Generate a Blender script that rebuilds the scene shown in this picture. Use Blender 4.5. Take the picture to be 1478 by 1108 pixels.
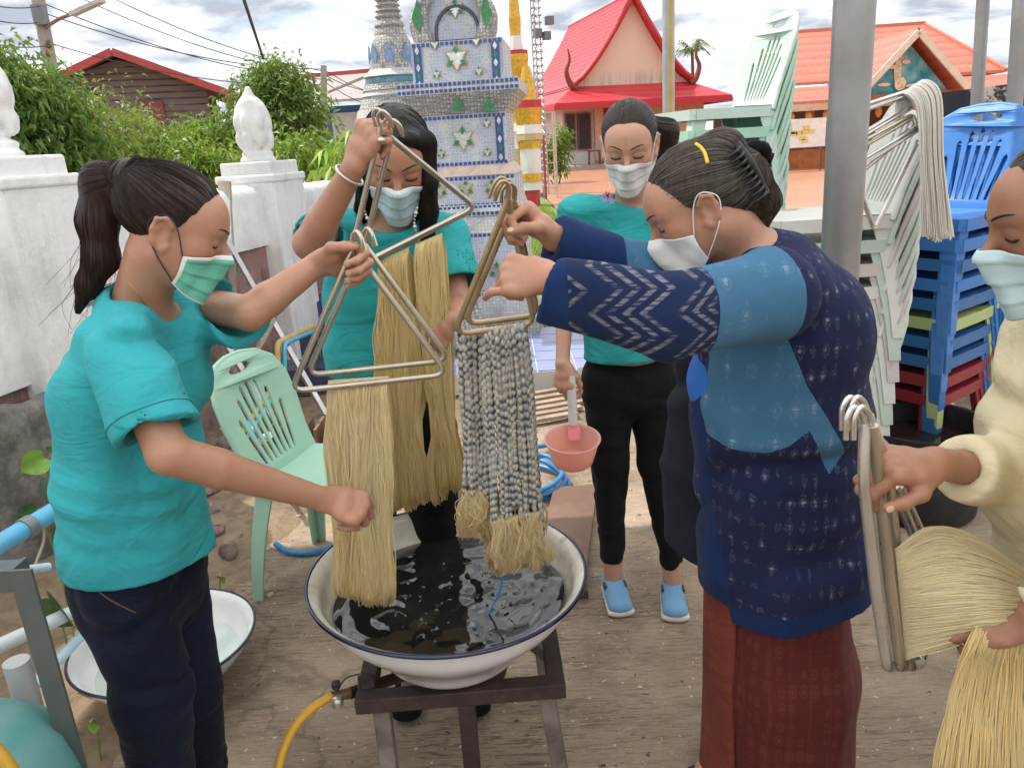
import bpy, bmesh, math, random
import numpy as np
from mathutils import Vector, Matrix
from mathutils.geometry import tessellate_polygon
rad = math.radians
scn = bpy.context.scene
for o in list(bpy.data.objects): bpy.data.objects.remove(o)
COL = scn.collection
random.seed(7)
rng = np.random.default_rng(7)

# ---------------------------------------------------------------- camera
CAM_H, FPX, PITCH, ROLL = 1.47, 1100.0, rad(17.3), rad(3.5)
R0 = np.array([1, 0, 0.]); FW = np.array([0, math.cos(PITCH), -math.sin(PITCH)]); U0 = np.array([0, math.sin(PITCH), math.cos(PITCH)])
CR = math.cos(ROLL)*R0 - math.sin(ROLL)*U0
CU = math.sin(ROLL)*R0 + math.cos(ROLL)*U0
CP = np.array([0, 0, CAM_H])
cam_d = bpy.data.cameras.new('camera'); cam = bpy.data.objects.new('camera', cam_d); COL.objects.link(cam)
cam_d.sensor_fit = 'HORIZONTAL'; cam_d.sensor_width = 36.0; cam_d.lens = 36.0*FPX/1478.0
cam_d.clip_start = 0.05; cam_d.clip_end = 3000
cam.matrix_world = Matrix(((CR[0], CU[0], -FW[0], CP[0]), (CR[1], CU[1], -FW[1], CP[1]), (CR[2], CU[2], -FW[2], CP[2]), (0, 0, 0, 1)))
scn.camera = cam
def ray(x, y): return FW + (x-739)/FPX*CR - (y-554)/FPX*CU
def P(x, y, D):
    d = ray(x, y); return CP + d*(D/d[1])
def G(x, y, z=0.0):
    d = ray(x, y); return CP + d*((z-CAM_H)/d[2])

# ---------------------------------------------------------------- sky, sun, exposure
SUN_AZ = Vector((-0.50, 0.30, 0.95)).normalized()
world = bpy.data.worlds.new('World'); scn.world = world; world.use_nodes = True
nt = world.node_tree; nt.nodes.clear()
def N(t, **k):
    n = nt.nodes.new(t)
    for a, b in k.items(): setattr(n, a, b)
    return n
out = N('ShaderNodeOutputWorld'); bg = N('ShaderNodeBackground'); sky = N('ShaderNodeTexSky', sky_type='NISHITA', sun_disc=False)
sky.sun_elevation = math.asin(SUN_AZ.z); sky.sun_rotation = math.atan2(SUN_AZ.x, SUN_AZ.y)
sky.air_density = 1.0; sky.dust_density = 2.0
tc = N('ShaderNodeTexCoord'); sep = N('ShaderNodeSeparateXYZ'); nt.links.new(tc.outputs['Generated'], sep.inputs[0])
zz = N('ShaderNodeMath', operation='MAXIMUM'); zz.inputs[1].default_value = 0.02; nt.links.new(sep.outputs[2], zz.inputs[0])
za = N('ShaderNodeMath', operation='ADD'); za.inputs[1].default_value = 0.16; nt.links.new(zz.outputs[0], za.inputs[0])
dx = N('ShaderNodeMath', operation='DIVIDE'); dy = N('ShaderNodeMath', operation='DIVIDE')
nt.links.new(sep.outputs[0], dx.inputs[0]); nt.links.new(za.outputs[0], dx.inputs[1])
nt.links.new(sep.outputs[1], dy.inputs[0]); nt.links.new(za.outputs[0], dy.inputs[1])
cmb = N('ShaderNodeCombineXYZ'); nt.links.new(dx.outputs[0], cmb.inputs[0]); nt.links.new(dy.outputs[0], cmb.inputs[1])
n1 = N('ShaderNodeTexNoise'); n1.inputs['Scale'].default_value = 1.5; n1.inputs['Detail'].default_value = 9; n1.inputs['Roughness'].default_value = 0.55; n1.inputs['Distortion'].default_value = 0.25
nt.links.new(cmb.outputs[0], n1.inputs['Vector'])
r1 = N('ShaderNodeValToRGB'); r1.color_ramp.elements[0].position = 0.30; r1.color_ramp.elements[1].position = 0.46
nt.links.new(n1.outputs[0], r1.inputs[0])                                  # cloud cover
n2 = N('ShaderNodeTexNoise'); n2.inputs['Scale'].default_value = 3.1; n2.inputs['Detail'].default_value = 8; n2.inputs['Distortion'].default_value = 0.3
mp = N('ShaderNodeMapping'); mp.inputs['Location'].default_value = (4.3, 1.7, 2.0); nt.links.new(cmb.outputs[0], mp.inputs[0]); nt.links.new(mp.outputs[0], n2.inputs['Vector'])
r2 = N('ShaderNodeValToRGB'); r2.color_ramp.elements[0].position = 0.36; r2.color_ramp.elements[0].color = (2.5, 2.75, 3.2, 1)
r2.color_ramp.elements[1].position = 0.60; r2.color_ramp.elements[1].color = (7.0, 7.05, 7.15, 1)
nt.links.new(n2.outputs[0], r2.inputs[0])
mx = N('ShaderNodeMix', data_type='RGBA'); nt.links.new(r1.outputs[0], mx.inputs[0]); nt.links.new(sky.outputs[0], mx.inputs[6]); nt.links.new(r2.outputs[0], mx.inputs[7])
nt.links.new(mx.outputs[2], bg.inputs[0]); bg.inputs[1].default_value = 0.10; nt.links.new(bg.outputs[0], out.inputs[0])
sd = bpy.data.lights.new('sun', 'SUN'); so = bpy.data.objects.new('sun', sd); COL.objects.link(so)
sd.energy = 2.0; sd.angle = rad(0.6); sd.color = (1.0, 0.95, 0.87)
so.rotation_euler = SUN_AZ.to_track_quat('Z', 'Y').to_euler(); so.location = (-5, 3, 12)
scn.view_settings.view_transform = 'Standard'; scn.view_settings.look = 'None'; scn.view_settings.gamma = 1.0
scn.view_settings.use_curve_mapping = False; scn.view_settings.exposure = 1.18
scn.render.engine = 'CYCLES'
scn.cycles.max_bounces = 10; scn.cycles.diffuse_bounces = 8; scn.cycles.transmission_bounces = 8; scn.cycles.transparent_max_bounces = 12

# ---------------------------------------------------------------- helpers: objects
def link(o): COL.objects.link(o); return o
def tag(o, label=None, cat=None, group=None, kind=None):
    if label: o['label'] = label
    if cat: o['category'] = cat
    if group: o['group'] = group
    if kind: o['kind'] = kind
    return o
def thing(name, label, cat, loc=(0, 0, 0), group=None):
    o = bpy.data.objects.new(name, None); link(o); o.location = [float(v) for v in loc]; o.empty_display_size = 0.1
    return tag(o, label, cat, group)
def copy_tree(o, parent=None):
    c = o.copy(); link(c); c.parent = parent
    for ch in list(o.children): copy_tree(ch, c)
    return c
def abs_loc(o):
    v = Vector((0, 0, 0))
    while o is not None: v += o.location; o = o.parent
    return v
def obj(name, v, f, mat, parent=None, smooth=None, mats=None, mi=None, colors=None):
    """v: vertices in world coordinates; the object hangs under its parent without moving"""
    me = bpy.data.meshes.new(name)
    v = np.asarray(v, dtype=np.float32)
    if isinstance(f, np.ndarray):
        n, k = f.shape
        me.vertices.add(len(v)); me.vertices.foreach_set('co', v.ravel())
        me.loops.add(n*k); me.loops.foreach_set('vertex_index', f.astype(np.int32).ravel())
        me.polygons.add(n); me.polygons.foreach_set('loop_start', np.arange(0, n*k, k, dtype=np.int32))
        me.update(calc_edges=True)
    else:
        me.from_pydata(v.tolist(), [], f); me.update()
    if mats:
        for m in mats: me.materials.append(m)
        me.polygons.foreach_set('material_index', np.asarray(mi, dtype=np.int32))
    else: me.materials.append(mat)
    if colors is not None:
        ca = me.color_attributes.new('tint', 'FLOAT_COLOR', 'POINT')
        c4 = np.ones((len(v), 4), np.float32); c4[:, :3] = colors; ca.data.foreach_set('color', c4.ravel())
    if smooth is not None:
        me.polygons.foreach_set('use_smooth', [True]*len(me.polygons))
        if smooth < 180: me.set_sharp_from_angle(angle=rad(smooth))
    o = bpy.data.objects.new(name, me); link(o)
    if parent is not None:
        o.parent = parent; o.location = -abs_loc(parent)
    return o
def nrm(a):
    a = np.asarray(a, float); return a/(np.linalg.norm(a)+1e-12)

class MB:
    """collects shapes of one part"""
    def __init__(s): s.v = []; s.f = []
    def add(s, v, f):
        k = len(s.v); s.v += [tuple(map(float, p)) for p in v]; s.f += [tuple(int(i)+k for i in q) for q in f]; return s
    def box(s, c, d, rz=0, rx=0, ry=0, taper=(1, 1)):
        c = np.array(c, float); hx, hy, hz = np.array(d, float)/2
        m = np.array((Matrix.Rotation(rz, 3, 'Z') @ Matrix.Rotation(ry, 3, 'Y') @ Matrix.Rotation(rx, 3, 'X')))
        vs = []
        for z in (-1, 1):
            tx, ty = taper if z > 0 else (1, 1)
            for x, y in ((-1, -1), (1, -1), (1, 1), (-1, 1)): vs.append(c + m @ np.array([x*hx*tx, y*hy*ty, z*hz]))
        return s.add(vs, [(3, 2, 1, 0), (4, 5, 6, 7), (0, 1, 5, 4), (1, 2, 6, 5), (2, 3, 7, 6), (3, 0, 4, 7)])
    def bar(s, a, b, w, t, up=(0, 0, 1), w2=None, t2=None):
        """a rectangular bar from a to b"""
        a = np.array(a, float); b = np.array(b, float); x = nrm(b-a); u = np.array(up, float)
        if abs(x @ nrm(u)) > 0.98: u = np.array([0, 1, 0.])
        y = nrm(np.cross(u, x)); z = np.cross(x, y); vs = []
        for p, ww, tt in ((a, w, t), (b, w2 or w, t2 or t)):
            for i, j in ((-1, -1), (1, -1), (1, 1), (-1, 1)): vs.append(p + y*i*ww/2 + z*j*tt/2)
        return s.add(vs, [(3, 2, 1, 0), (4, 5, 6, 7), (0, 1, 5, 4), (1, 2, 6, 5), (2, 3, 7, 6), (3, 0, 4, 7)])
    def tube(s, pts, r, n=8, closed=False, cap=True):
        v, f = tube(pts, r, n, closed, cap); return s.add(v, f)
    def lathe(s, c, prof, n=24, squash=1.0, rot=0.0, cap=True):
        """prof: list of (radius, z)"""
        c = np.array(c, float); vs = []; fs = []
        for r, z in prof:
            for i in range(n):
                a = 2*math.pi*i/n + rot; vs.append(c + np.array([r*math.cos(a), r*squash*math.sin(a), z]))
        for j in range(len(prof)-1):
            for i in range(n): fs.append((j*n+i, j*n+(i+1) % n, (j+1)*n+(i+1) % n, (j+1)*n+i))
        if cap: fs.append(tuple(range(n-1, -1, -1))); fs.append(tuple((len(prof)-1)*n+i for i in range(n)))
        return s.add(vs, fs)
    def poly(s, pts, th, nvec):
        """flat polygon (outline in 3d) with thickness th along nvec"""
        nvec = nrm(nvec)*th; n = len(pts); a = [np.array(p, float) for p in pts]
        return s.add(a+[p+nvec for p in a], [tuple(range(n-1, -1, -1)), tuple(range(n, 2*n))]+[(i, (i+1) % n, n+(i+1) % n, n+i) for i in range(n)])
    def build(s, name, mat, parent=None, smooth=None, bevel=0):
        o = obj(name, s.v, s.f, mat, parent, smooth)
        if bevel:
            m = o.modifiers.new('bevel', 'BEVEL'); m.width = bevel; m.segments = 2; m.limit_method = 'ANGLE'; m.angle_limit = rad(35)
        return o
def frames(pts, closed=False):
    pts = np.asarray(pts, float); n = len(pts)
    if closed: t = np.roll(pts, -1, 0)-np.roll(pts, 1, 0)
    else: t = np.gradient(pts, axis=0)
    t /= np.linalg.norm(t, axis=1)[:, None]+1e-12
    u = np.cross(t[0], [0, 0, 1]);
    if np.linalg.norm(u) < 0.2: u = np.cross(t[0], [0, 1, 0])
    u = nrm(u); us = [u]
    for i in range(1, n):
        u = u - t[i]*(u @ t[i]); u = nrm(u); us.append(u)
    us = np.array(us); return t, us, np.cross(t, us)
def tube(pts, r, n=8, closed=False, cap=True):
    pts = np.asarray(pts, float); m = len(pts); t, u, w = frames(pts, closed)
    r = np.broadcast_to(np.asarray(r, float), (m,)); vs = []
    for i in range(n):
        a = 2*math.pi*i/n; vs.append(pts + (u*math.cos(a)+w*math.sin(a))*r[:, None])
    v = np.stack(vs, 1).reshape(-1, 3); f = []
    for j in range(m if closed else m-1):
        k = (j+1) % m
        for i in range(n): f.append((j*n+i, j*n+(i+1) % n, k*n+(i+1) % n, k*n+i))
    if cap and not closed: f.append(tuple(range(n-1, -1, -1))); f.append(tuple((m-1)*n+i for i in range(n)))
    return v, f
def smooth_path(pts, n=8, closed=False):
    """Catmull-Rom through the points"""
    p = np.asarray(pts, float); m = len(p); o = []
    rngs = range(m) if closed else range(m-1)
    for i in rngs:
        if closed: a, b, c, d = p[i-1], p[i], p[(i+1) % m], p[(i+2) % m]
        else: a, b, c, d = p[max(i-1, 0)], p[i], p[i+1], p[min(i+2, m-1)]
        for k in range(n):
            t = k/n; o.append(0.5*((2*b)+(-a+c)*t+(2*a-5*b+4*c-d)*t*t+(-a+3*b-3*c+d)*t**3))
    if not closed: o.append(p[-1])
    return np.array(o)
def strands(paths, r, n=3):
    """many thin tubes at once; paths: array (count, m, 3)"""
    p = np.asarray(paths, np.float32); c, m, _ = p.shape
    t = np.gradient(p, axis=1); t /= np.linalg.norm(t, axis=2, keepdims=True)+1e-9
    ref = np.where(np.abs(t[..., 1:2]) > 0.9, np.array([1, 0, 0], np.float32), np.array([0, 1, 0], np.float32))
    u = np.cross(t, ref); u /= np.linalg.norm(u, axis=2, keepdims=True)+1e-9; w = np.cross(t, u)
    r = np.broadcast_to(np.asarray(r, np.float32), (c, m))[..., None]
    vs = np.stack([p+(u*math.cos(2*math.pi*i/n)+w*math.sin(2*math.pi*i/n))*r for i in range(n)], 2)   # c,m,n,3
    idx = np.arange(c*m*n).reshape(c, m, n); nx = np.roll(idx, -1, 2)
    f = np.stack([idx[:, :-1], nx[:, :-1], nx[:, 1:], idx[:, 1:]], -1).reshape(-1, 4)
    return vs.reshape(-1, 3), f

# ---------------------------------------------------------------- helpers: materials
MATS = {}
class NT:
    def __init__(s, name):
        s.m = bpy.data.materials.new(name); s.m.use_nodes = True; s.t = s.m.node_tree
        s.b = s.t.nodes['Principled BSDF']; s.o = s.t.nodes['Material Output']
        s.tc = s.n('ShaderNodeTexCoord')
    def n(s, t, ins=None, **k):
        x = s.t.nodes.new(t)
        for a, b in k.items(): setattr(x, a, b)
        for a, b in (ins or {}).items():
            if hasattr(b, 'is_output') or b.__class__.__name__.startswith('NodeSocket'): s.t.links.new(b, x.inputs[a])
            else: x.inputs[a].default_value = b
        return x
    def l(s, a, b): s.t.links.new(a, b)
    def coord(s, scale=(1, 1, 1), rot=(0, 0, 0), which='Object', loc=(0, 0, 0)):
        return s.n('ShaderNodeMapping', {'Vector': s.tc.outputs[which], 'Scale': scale, 'Rotation': rot, 'Location': loc}).outputs[0]
    def noise(s, vec, scale, detail=4, rough=.5, dist=0.0):
        return s.n('ShaderNodeTexNoise', {'Vector': vec, 'Scale': scale, 'Detail': detail, 'Roughness': rough, 'Distortion': dist}).outputs[0]
    def ramp(s, fac, stops):
        x = s.n('ShaderNodeValToRGB', {'Fac': fac}); e = x.color_ramp.elements
        while len(e) < len(stops): e.new(0.5)
        for q, (p, c) in zip(e, stops):
            q.position = p; q.color = (c, c, c, 1) if isinstance(c, (int, float)) else (*c, 1)
        return x.outputs[0]
    def mix(s, fac, a, b, mode='MIX'):
        x = s.n('ShaderNodeMix', data_type='RGBA', blend_type=mode); x.clamp_factor = True
        for i, q in ((0, fac), (6, a), (7, b)):
            if isinstance(q, (int, float)): x.inputs[i].default_value = q if i == 0 else (q, q, q, 1)
            elif isinstance(q, tuple): x.inputs[i].default_value = (*q, 1)
            else: s.l(q, x.inputs[i])
        return x.outputs[2]
    def math(s, op, a, b=None, c=None):
        x = s.n('ShaderNodeMath', operation=op)
        for i, q in enumerate((a, b, c)):
            if q is None: continue
            if isinstance(q, (int, float)): x.inputs[i].default_value = q
            else: s.l(q, x.inputs[i])
        return x.outputs[0]
    def bump(s, h, strength=.3, dist=.01, normal=None):
        x = s.n('ShaderNodeBump', {'Height': h, 'Strength': strength, 'Distance': dist})
        if normal is not None: s.l(normal, x.inputs['Normal'])
        return x.outputs[0]
    def set(s, **k):
        nm = dict(col='Base Color', rough='Roughness', metal='Metallic', spec='Specular IOR Level', normal='Normal', sss='Subsurface Weight', sssr='Subsurface Radius', ssss='Subsurface Scale', trans='Transmission Weight', ior='IOR', alpha='Alpha', sheen='Sheen Weight', coat='Coat Weight', coatr='Coat Roughness')
        for a, b in k.items():
            i = s.b.inputs[nm[a]]
            if isinstance(b, (int, float)): i.default_value = b
            elif isinstance(b, tuple): i.default_value = (*b, 1) if len(b) == 3 and a == 'col' else b
            else: s.l(b, i)
        return s.m
def M(name, col, rough=.6, var=.12, vs=6, bump=0.0, bs=80, metal=0, spec=.5, sss=0, coat=0, dirt=None, dirtamt=.5, ds=3, sheen=0):
    """plain material: a colour, a soft variation, optional dirt and fine relief"""
    if name in MATS: return MATS[name]
    t = NT(name); c = tuple(col); v = t.coord()
    nz = t.noise(v, vs, 5, .6)
    cc = t.mix(t.ramp(nz, [(.3, 0.0), (.7, 1.0)]), tuple(x*(1-var) for x in c), tuple(min(1, x*(1+var)) for x in c))
    if dirt:
        d = t.ramp(t.noise(v, ds, 7, .65), [(.48, 0.0), (.68, dirtamt)]); cc = t.mix(d, cc, dirt)
    t.set(col=cc, metal=metal, spec=spec, coat=coat, sheen=sheen)
    t.set(rough=t.ramp(t.noise(v, vs*2.3, 3), [(.3, max(0, rough-.08)), (.7, min(1, rough+.08))]))
    if sss: t.set(sss=sss, ssss=.01)
    if bump: t.set(normal=t.bump(t.noise(v, bs, 6, .6), bump, .01))
    MATS[name] = t.m; return t.m
# ---------------------------------------------------------------- implicit surfaces (bodies, clothes, hair)
_NT = np.random.default_rng(3).random((32, 32, 32)).astype(np.float32)
def vnoise(x, y, z):
    x, y, z = np.broadcast_arrays(x, y, z)
    xi = np.floor(x).astype(int); yi = np.floor(y).astype(int); zi = np.floor(z).astype(int)
    fx = x-xi; fy = y-yi; fz = z-zi
    fx = fx*fx*(3-2*fx); fy = fy*fy*(3-2*fy); fz = fz*fz*(3-2*fz)
    def g(a, b, c): return _NT[(xi+a) & 31, (yi+b) & 31, (zi+c) & 31]
    a = g(0, 0, 0)*(1-fx)+g(1, 0, 0)*fx; b = g(0, 1, 0)*(1-fx)+g(1, 1, 0)*fx
    c = g(0, 0, 1)*(1-fx)+g(1, 0, 1)*fx; d = g(0, 1, 1)*(1-fx)+g(1, 1, 1)*fx
    return ((a*(1-fy)+b*fy)*(1-fz)+(c*(1-fy)+d*fy)*fz)*2-1
def V3(p): return np.asarray(p, np.float32)
def cone(a, b, ra, rb=None):
    a = V3(a); b = V3(b); rb = ra if rb is None else rb; ab = b-a; L2 = max(float(ab @ ab), 1e-10)
    def fn(x, y, z):
        dx, dy, dz = x-a[0], y-a[1], z-a[2]
        t = np.clip((dx*ab[0]+dy*ab[1]+dz*ab[2])/L2, 0, 1)
        return np.sqrt((dx-t*ab[0])**2+(dy-t*ab[1])**2+(dz-t*ab[2])**2)-(ra+(rb-ra)*t)
    m = max(ra, rb); return fn, np.minimum(a, b)-m, np.maximum(a, b)+m
def ecap(a, b, A, B, side):
    """tapered capsule of elliptic section: A,B = (radius along side, radius across)"""
    a = V3(a); b = V3(b); ab = b-a; L = float(np.linalg.norm(ab)); ax = ab/L
    s = V3(side); s = s-ax*(s @ ax); s = s/np.linalg.norm(s); q = np.cross(ax, s)
    def fn(x, y, z):
        dx, dy, dz = x-a[0], y-a[1], z-a[2]
        h = dx*ax[0]+dy*ax[1]+dz*ax[2]; t = np.clip(h/L, 0, 1); w = h-t*L
        u = dx*s[0]+dy*s[1]+dz*s[2]; v = dx*q[0]+dy*q[1]+dz*q[2]
        ru = A[0]+(B[0]-A[0])*t; rv = A[1]+(B[1]-A[1])*t; m = np.minimum(ru, rv)
        k0 = np.sqrt((u/ru)**2+(v/rv)**2+(w/m)**2)+1e-6; k1 = np.sqrt((u/ru**2)**2+(v/rv**2)**2+(w/m**2)**2)+1e-6
        return k0*(k0-1)/k1
    m = max(A+B); return fn, np.minimum(a, b)-m, np.maximum(a, b)+m
def ell(c, r, Rm=None):
    c = V3(c); Rm = np.eye(3, dtype=np.float32) if Rm is None else np.asarray(Rm, np.float32)   # columns: local axes
    def fn(x, y, z):
        dx, dy, dz = x-c[0], y-c[1], z-c[2]; k0 = 0; k1 = 0
        for i in range(3):
            u = dx*Rm[0, i]+dy*Rm[1, i]+dz*Rm[2, i]; k0 = k0+(u/r[i])**2; k1 = k1+(u/r[i]**2)**2
        k0 = np.sqrt(k0)+1e-6; return k0*(k0-1)/(np.sqrt(k1)+1e-6)
    m = max(r); return fn, c-m, c+m
def half(p, n):
    """half space: inside where (x-p).n < 0"""
    p = V3(p); n = V3(nrm(n))
    def fn(x, y, z): return (x-p[0])*n[0]+(y-p[1])*n[1]+(z-p[2])*n[2]
    return fn, None, None
def smin(a, b, k):
    h = np.clip(.5+.5*(b-a)/k, 0, 1); return b+(a-b)*h-k*h*(1-h)
class Shape:
    def __init__(s): s.ops = []
    def add(s, pr, k=.01): s.ops.append(('u', pr, k)); return s
    def sub(s, pr, k=.01): s.ops.append(('s', pr, k)); return s
    def cut(s, p, n, k=.006): s.ops.append(('i', half(p, -np.asarray(n, float)), k)); return s      # removes the side n points away from... keeps (x-p).n > 0
    def disp(s, fn): s.ops.append(('d', (fn, None, None), 0)); return s
    def chain(s, pts, rs, k=.012):
        for i in range(len(pts)-1): s.add(cone(pts[i], pts[i+1], rs[i], rs[i+1]), k)
        return s
    def loft(s, secs, side, k=.02):
        """secs: (centre, radius along side, radius across)"""
        for (a, ra, rb), (c, rc, rd) in zip(secs[:-1], secs[1:]): s.add(ecap(a, c, (ra, rb), (rc, rd), side), k)
        return s
    def bounds(s):
        lo = np.min([o[1][1] for o in s.ops if o[0] == 'u'], 0); hi = np.max([o[1][2] for o in s.ops if o[0] == 'u'], 0); return lo-.02, hi+.02
    def at(s, p):
        p = np.asarray(p, np.float32).reshape(-1, 3); x, y, z = p.T; d = np.full(len(p), 1., np.float32)
        for t, (fn, lo, hi), k in s.ops:
            if t == 'u': d = smin(d, fn(x, y, z), k)
            elif t == 's': d = -smin(-d, fn(x, y, z), k)
            elif t == 'i': d = -smin(-d, -fn(x, y, z), k)
            else: d = d+fn(x, y, z)
        return d
    def hit(s, p, dirv, far=.4):
        """first surface point along a ray (marching)"""
        p = np.asarray(p, float).reshape(-1, 3).copy(); dv = np.asarray(dirv, float).reshape(-1, 3); dv = dv/np.linalg.norm(dv, axis=1, keepdims=True)
        t = np.zeros(len(p))
        for _ in range(44):
            d = s.at(p+t[:, None]*dv); t += np.clip(d*.8, -.02, .03); t = np.minimum(t, far)
        return p+t[:, None]*dv
    def onto(s, px, D0, lift=.0):
        """drop points, given by direction from the camera, onto the surface"""
        return s.hit(np.array([P(a, b, D0) for a, b in px]), np.array([ray(a, b) for a, b in px]))
    def grad(s, p, e=.002):
        p = np.asarray(p, np.float32).reshape(-1, 3); g = np.stack([s.at(p+np.eye(3)[i]*e)-s.at(p-np.eye(3)[i]*e) for i in range(3)], 1)
        return g/(np.linalg.norm(g, axis=1, keepdims=True)+1e-9)
    def grid(s, lo, hi, h):
        ax = [np.arange(lo[i], hi[i]+h, h, dtype=np.float32) for i in range(3)]; sh = [len(a) for a in ax]
        D = np.full(sh, 1., np.float32)
        for t, (fn, blo, bhi), k in s.ops:
            if t in 'us':
                pad = k+3*h; sl = []
                for i in range(3):
                    a = np.searchsorted(ax[i], blo[i]-pad); b = np.searchsorted(ax[i], bhi[i]+pad); sl.append(slice(a, b))
                if any(q.stop <= q.start for q in sl): continue
                sl = tuple(sl); x = ax[0][sl[0]][:, None, None]; y = ax[1][sl[1]][None, :, None]; z = ax[2][sl[2]][None, None, :]
                v = fn(x, y, z).astype(np.float32)
                D[sl] = smin(D[sl], v, k) if t == 'u' else -smin(-D[sl], v, k)
            elif t == 'i':
                v = fn(ax[0][:, None, None], ax[1][None, :, None], ax[2][None, None, :]); D = -smin(-D, -v, k)
            else:
                m = np.nonzero(np.abs(D) < .021)
                if len(m[0]): D[m] += fn(ax[0][m[0]], ax[1][m[1]], ax[2][m[2]])
        return ax, D
    def mesh(s, h, lo=None, hi=None, holes=(), sm=1):
        b = s.bounds(); lo = b[0] if lo is None else np.asarray(lo, np.float32); hi = b[1] if hi is None else np.asarray(hi, np.float32)
        ax, D = s.grid(lo, hi, h); v, f = nets(ax, D, h)
        for hl, hh in holes:                                      # leave out what a finer box covers
            if len(f):
                c = v[f].mean(1); ins = np.all((c > np.asarray(hl)+h*1.2) & (c < np.asarray(hh)-h*1.2), 1); f = f[~ins]
        for _ in range(sm): v = relax(v, f, .5)
        return v, f
def relax(v, f, a):
    e = np.concatenate([f[:, [0, 1]], f[:, [1, 2]], f[:, [2, 3]], f[:, [3, 0]]]); s = np.zeros_like(v); c = np.zeros(len(v), np.float32)
    for i, j in ((0, 1), (1, 0)):
        for q in range(3): s[:, q] += np.bincount(e[:, i], v[e[:, j], q], len(v))
        c += np.bincount(e[:, i], minlength=len(v))
    c = np.maximum(c, 1); return (v*(1-a)+a*s/c[:, None]).astype(np.float32)
def nets(ax, D, h):
    n = np.array(D.shape); S = D < 0
    c = np.zeros(n-1, np.int8)
    for i in (0, 1):
        for j in (0, 1):
            for k in (0, 1): c += S[i:n[0]-1+i, j:n[1]-1+j, k:n[2]-1+k]
    act = (c > 0) & (c < 8); I = np.argwhere(act); ids = np.full(n-1, -1, np.int32); ids[act] = np.arange(len(I))
    if not len(I): return np.zeros((0, 3), np.float32), np.zeros((0, 4), np.int32)
    corner = {}
    for i in (0, 1):
        for j in (0, 1):
            for k in (0, 1): corner[i, j, k] = D[I[:, 0]+i, I[:, 1]+j, I[:, 2]+k]
    acc = np.zeros((len(I), 3), np.float32); cnt = np.zeros(len(I), np.float32)
    for a in corner:
        for d in range(3):
            if a[d] == 0:
                b = list(a); b[d] = 1; b = tuple(b); va, vb = corner[a], corner[b]; m = (va < 0) != (vb < 0)
                t = np.where(m, va/np.where(m, va-vb, 1), 0)
                for q in range(3): acc[:, q] += np.where(m, (t if q == d else a[q]), 0)
                cnt += m
    v = (I+acc/np.maximum(cnt, 1)[:, None])*h+np.array([a[0] for a in ax], np.float32)
    fs = []
    for d in range(3):
        u, w = [(1, 2), (2, 0), (0, 1)][d]
        sl0 = [slice(None)]*3; sl1 = [slice(None)]*3; sl0[d] = slice(0, -1); sl1[d] = slice(1, None)
        ch = S[tuple(sl0)] != S[tuple(sl1)]; E = np.argwhere(ch)
        E = E[(E[:, u] > 0) & (E[:, w] > 0) & (E[:, u] < n[u]-1) & (E[:, w] < n[w]-1)]
        if not len(E): continue
        flip = S[tuple(E.T)]
        def cell(du, dw):
            q = E.copy(); q[:, u] += du; q[:, w] += dw; return ids[tuple(q.T)]
        qd = np.stack([cell(-1, -1), cell(0, -1), cell(0, 0), cell(-1, 0)], 1)
        qd[~flip] = qd[~flip][:, ::-1]; fs.append(qd)
    return v.astype(np.float32), np.concatenate(fs)
def join(parts):
    vs, fs, k = [], [], 0
    for v, f in parts: vs.append(v); fs.append(f+k); k += len(v)
    return np.concatenate(vs), np.concatenate(fs)
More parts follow.
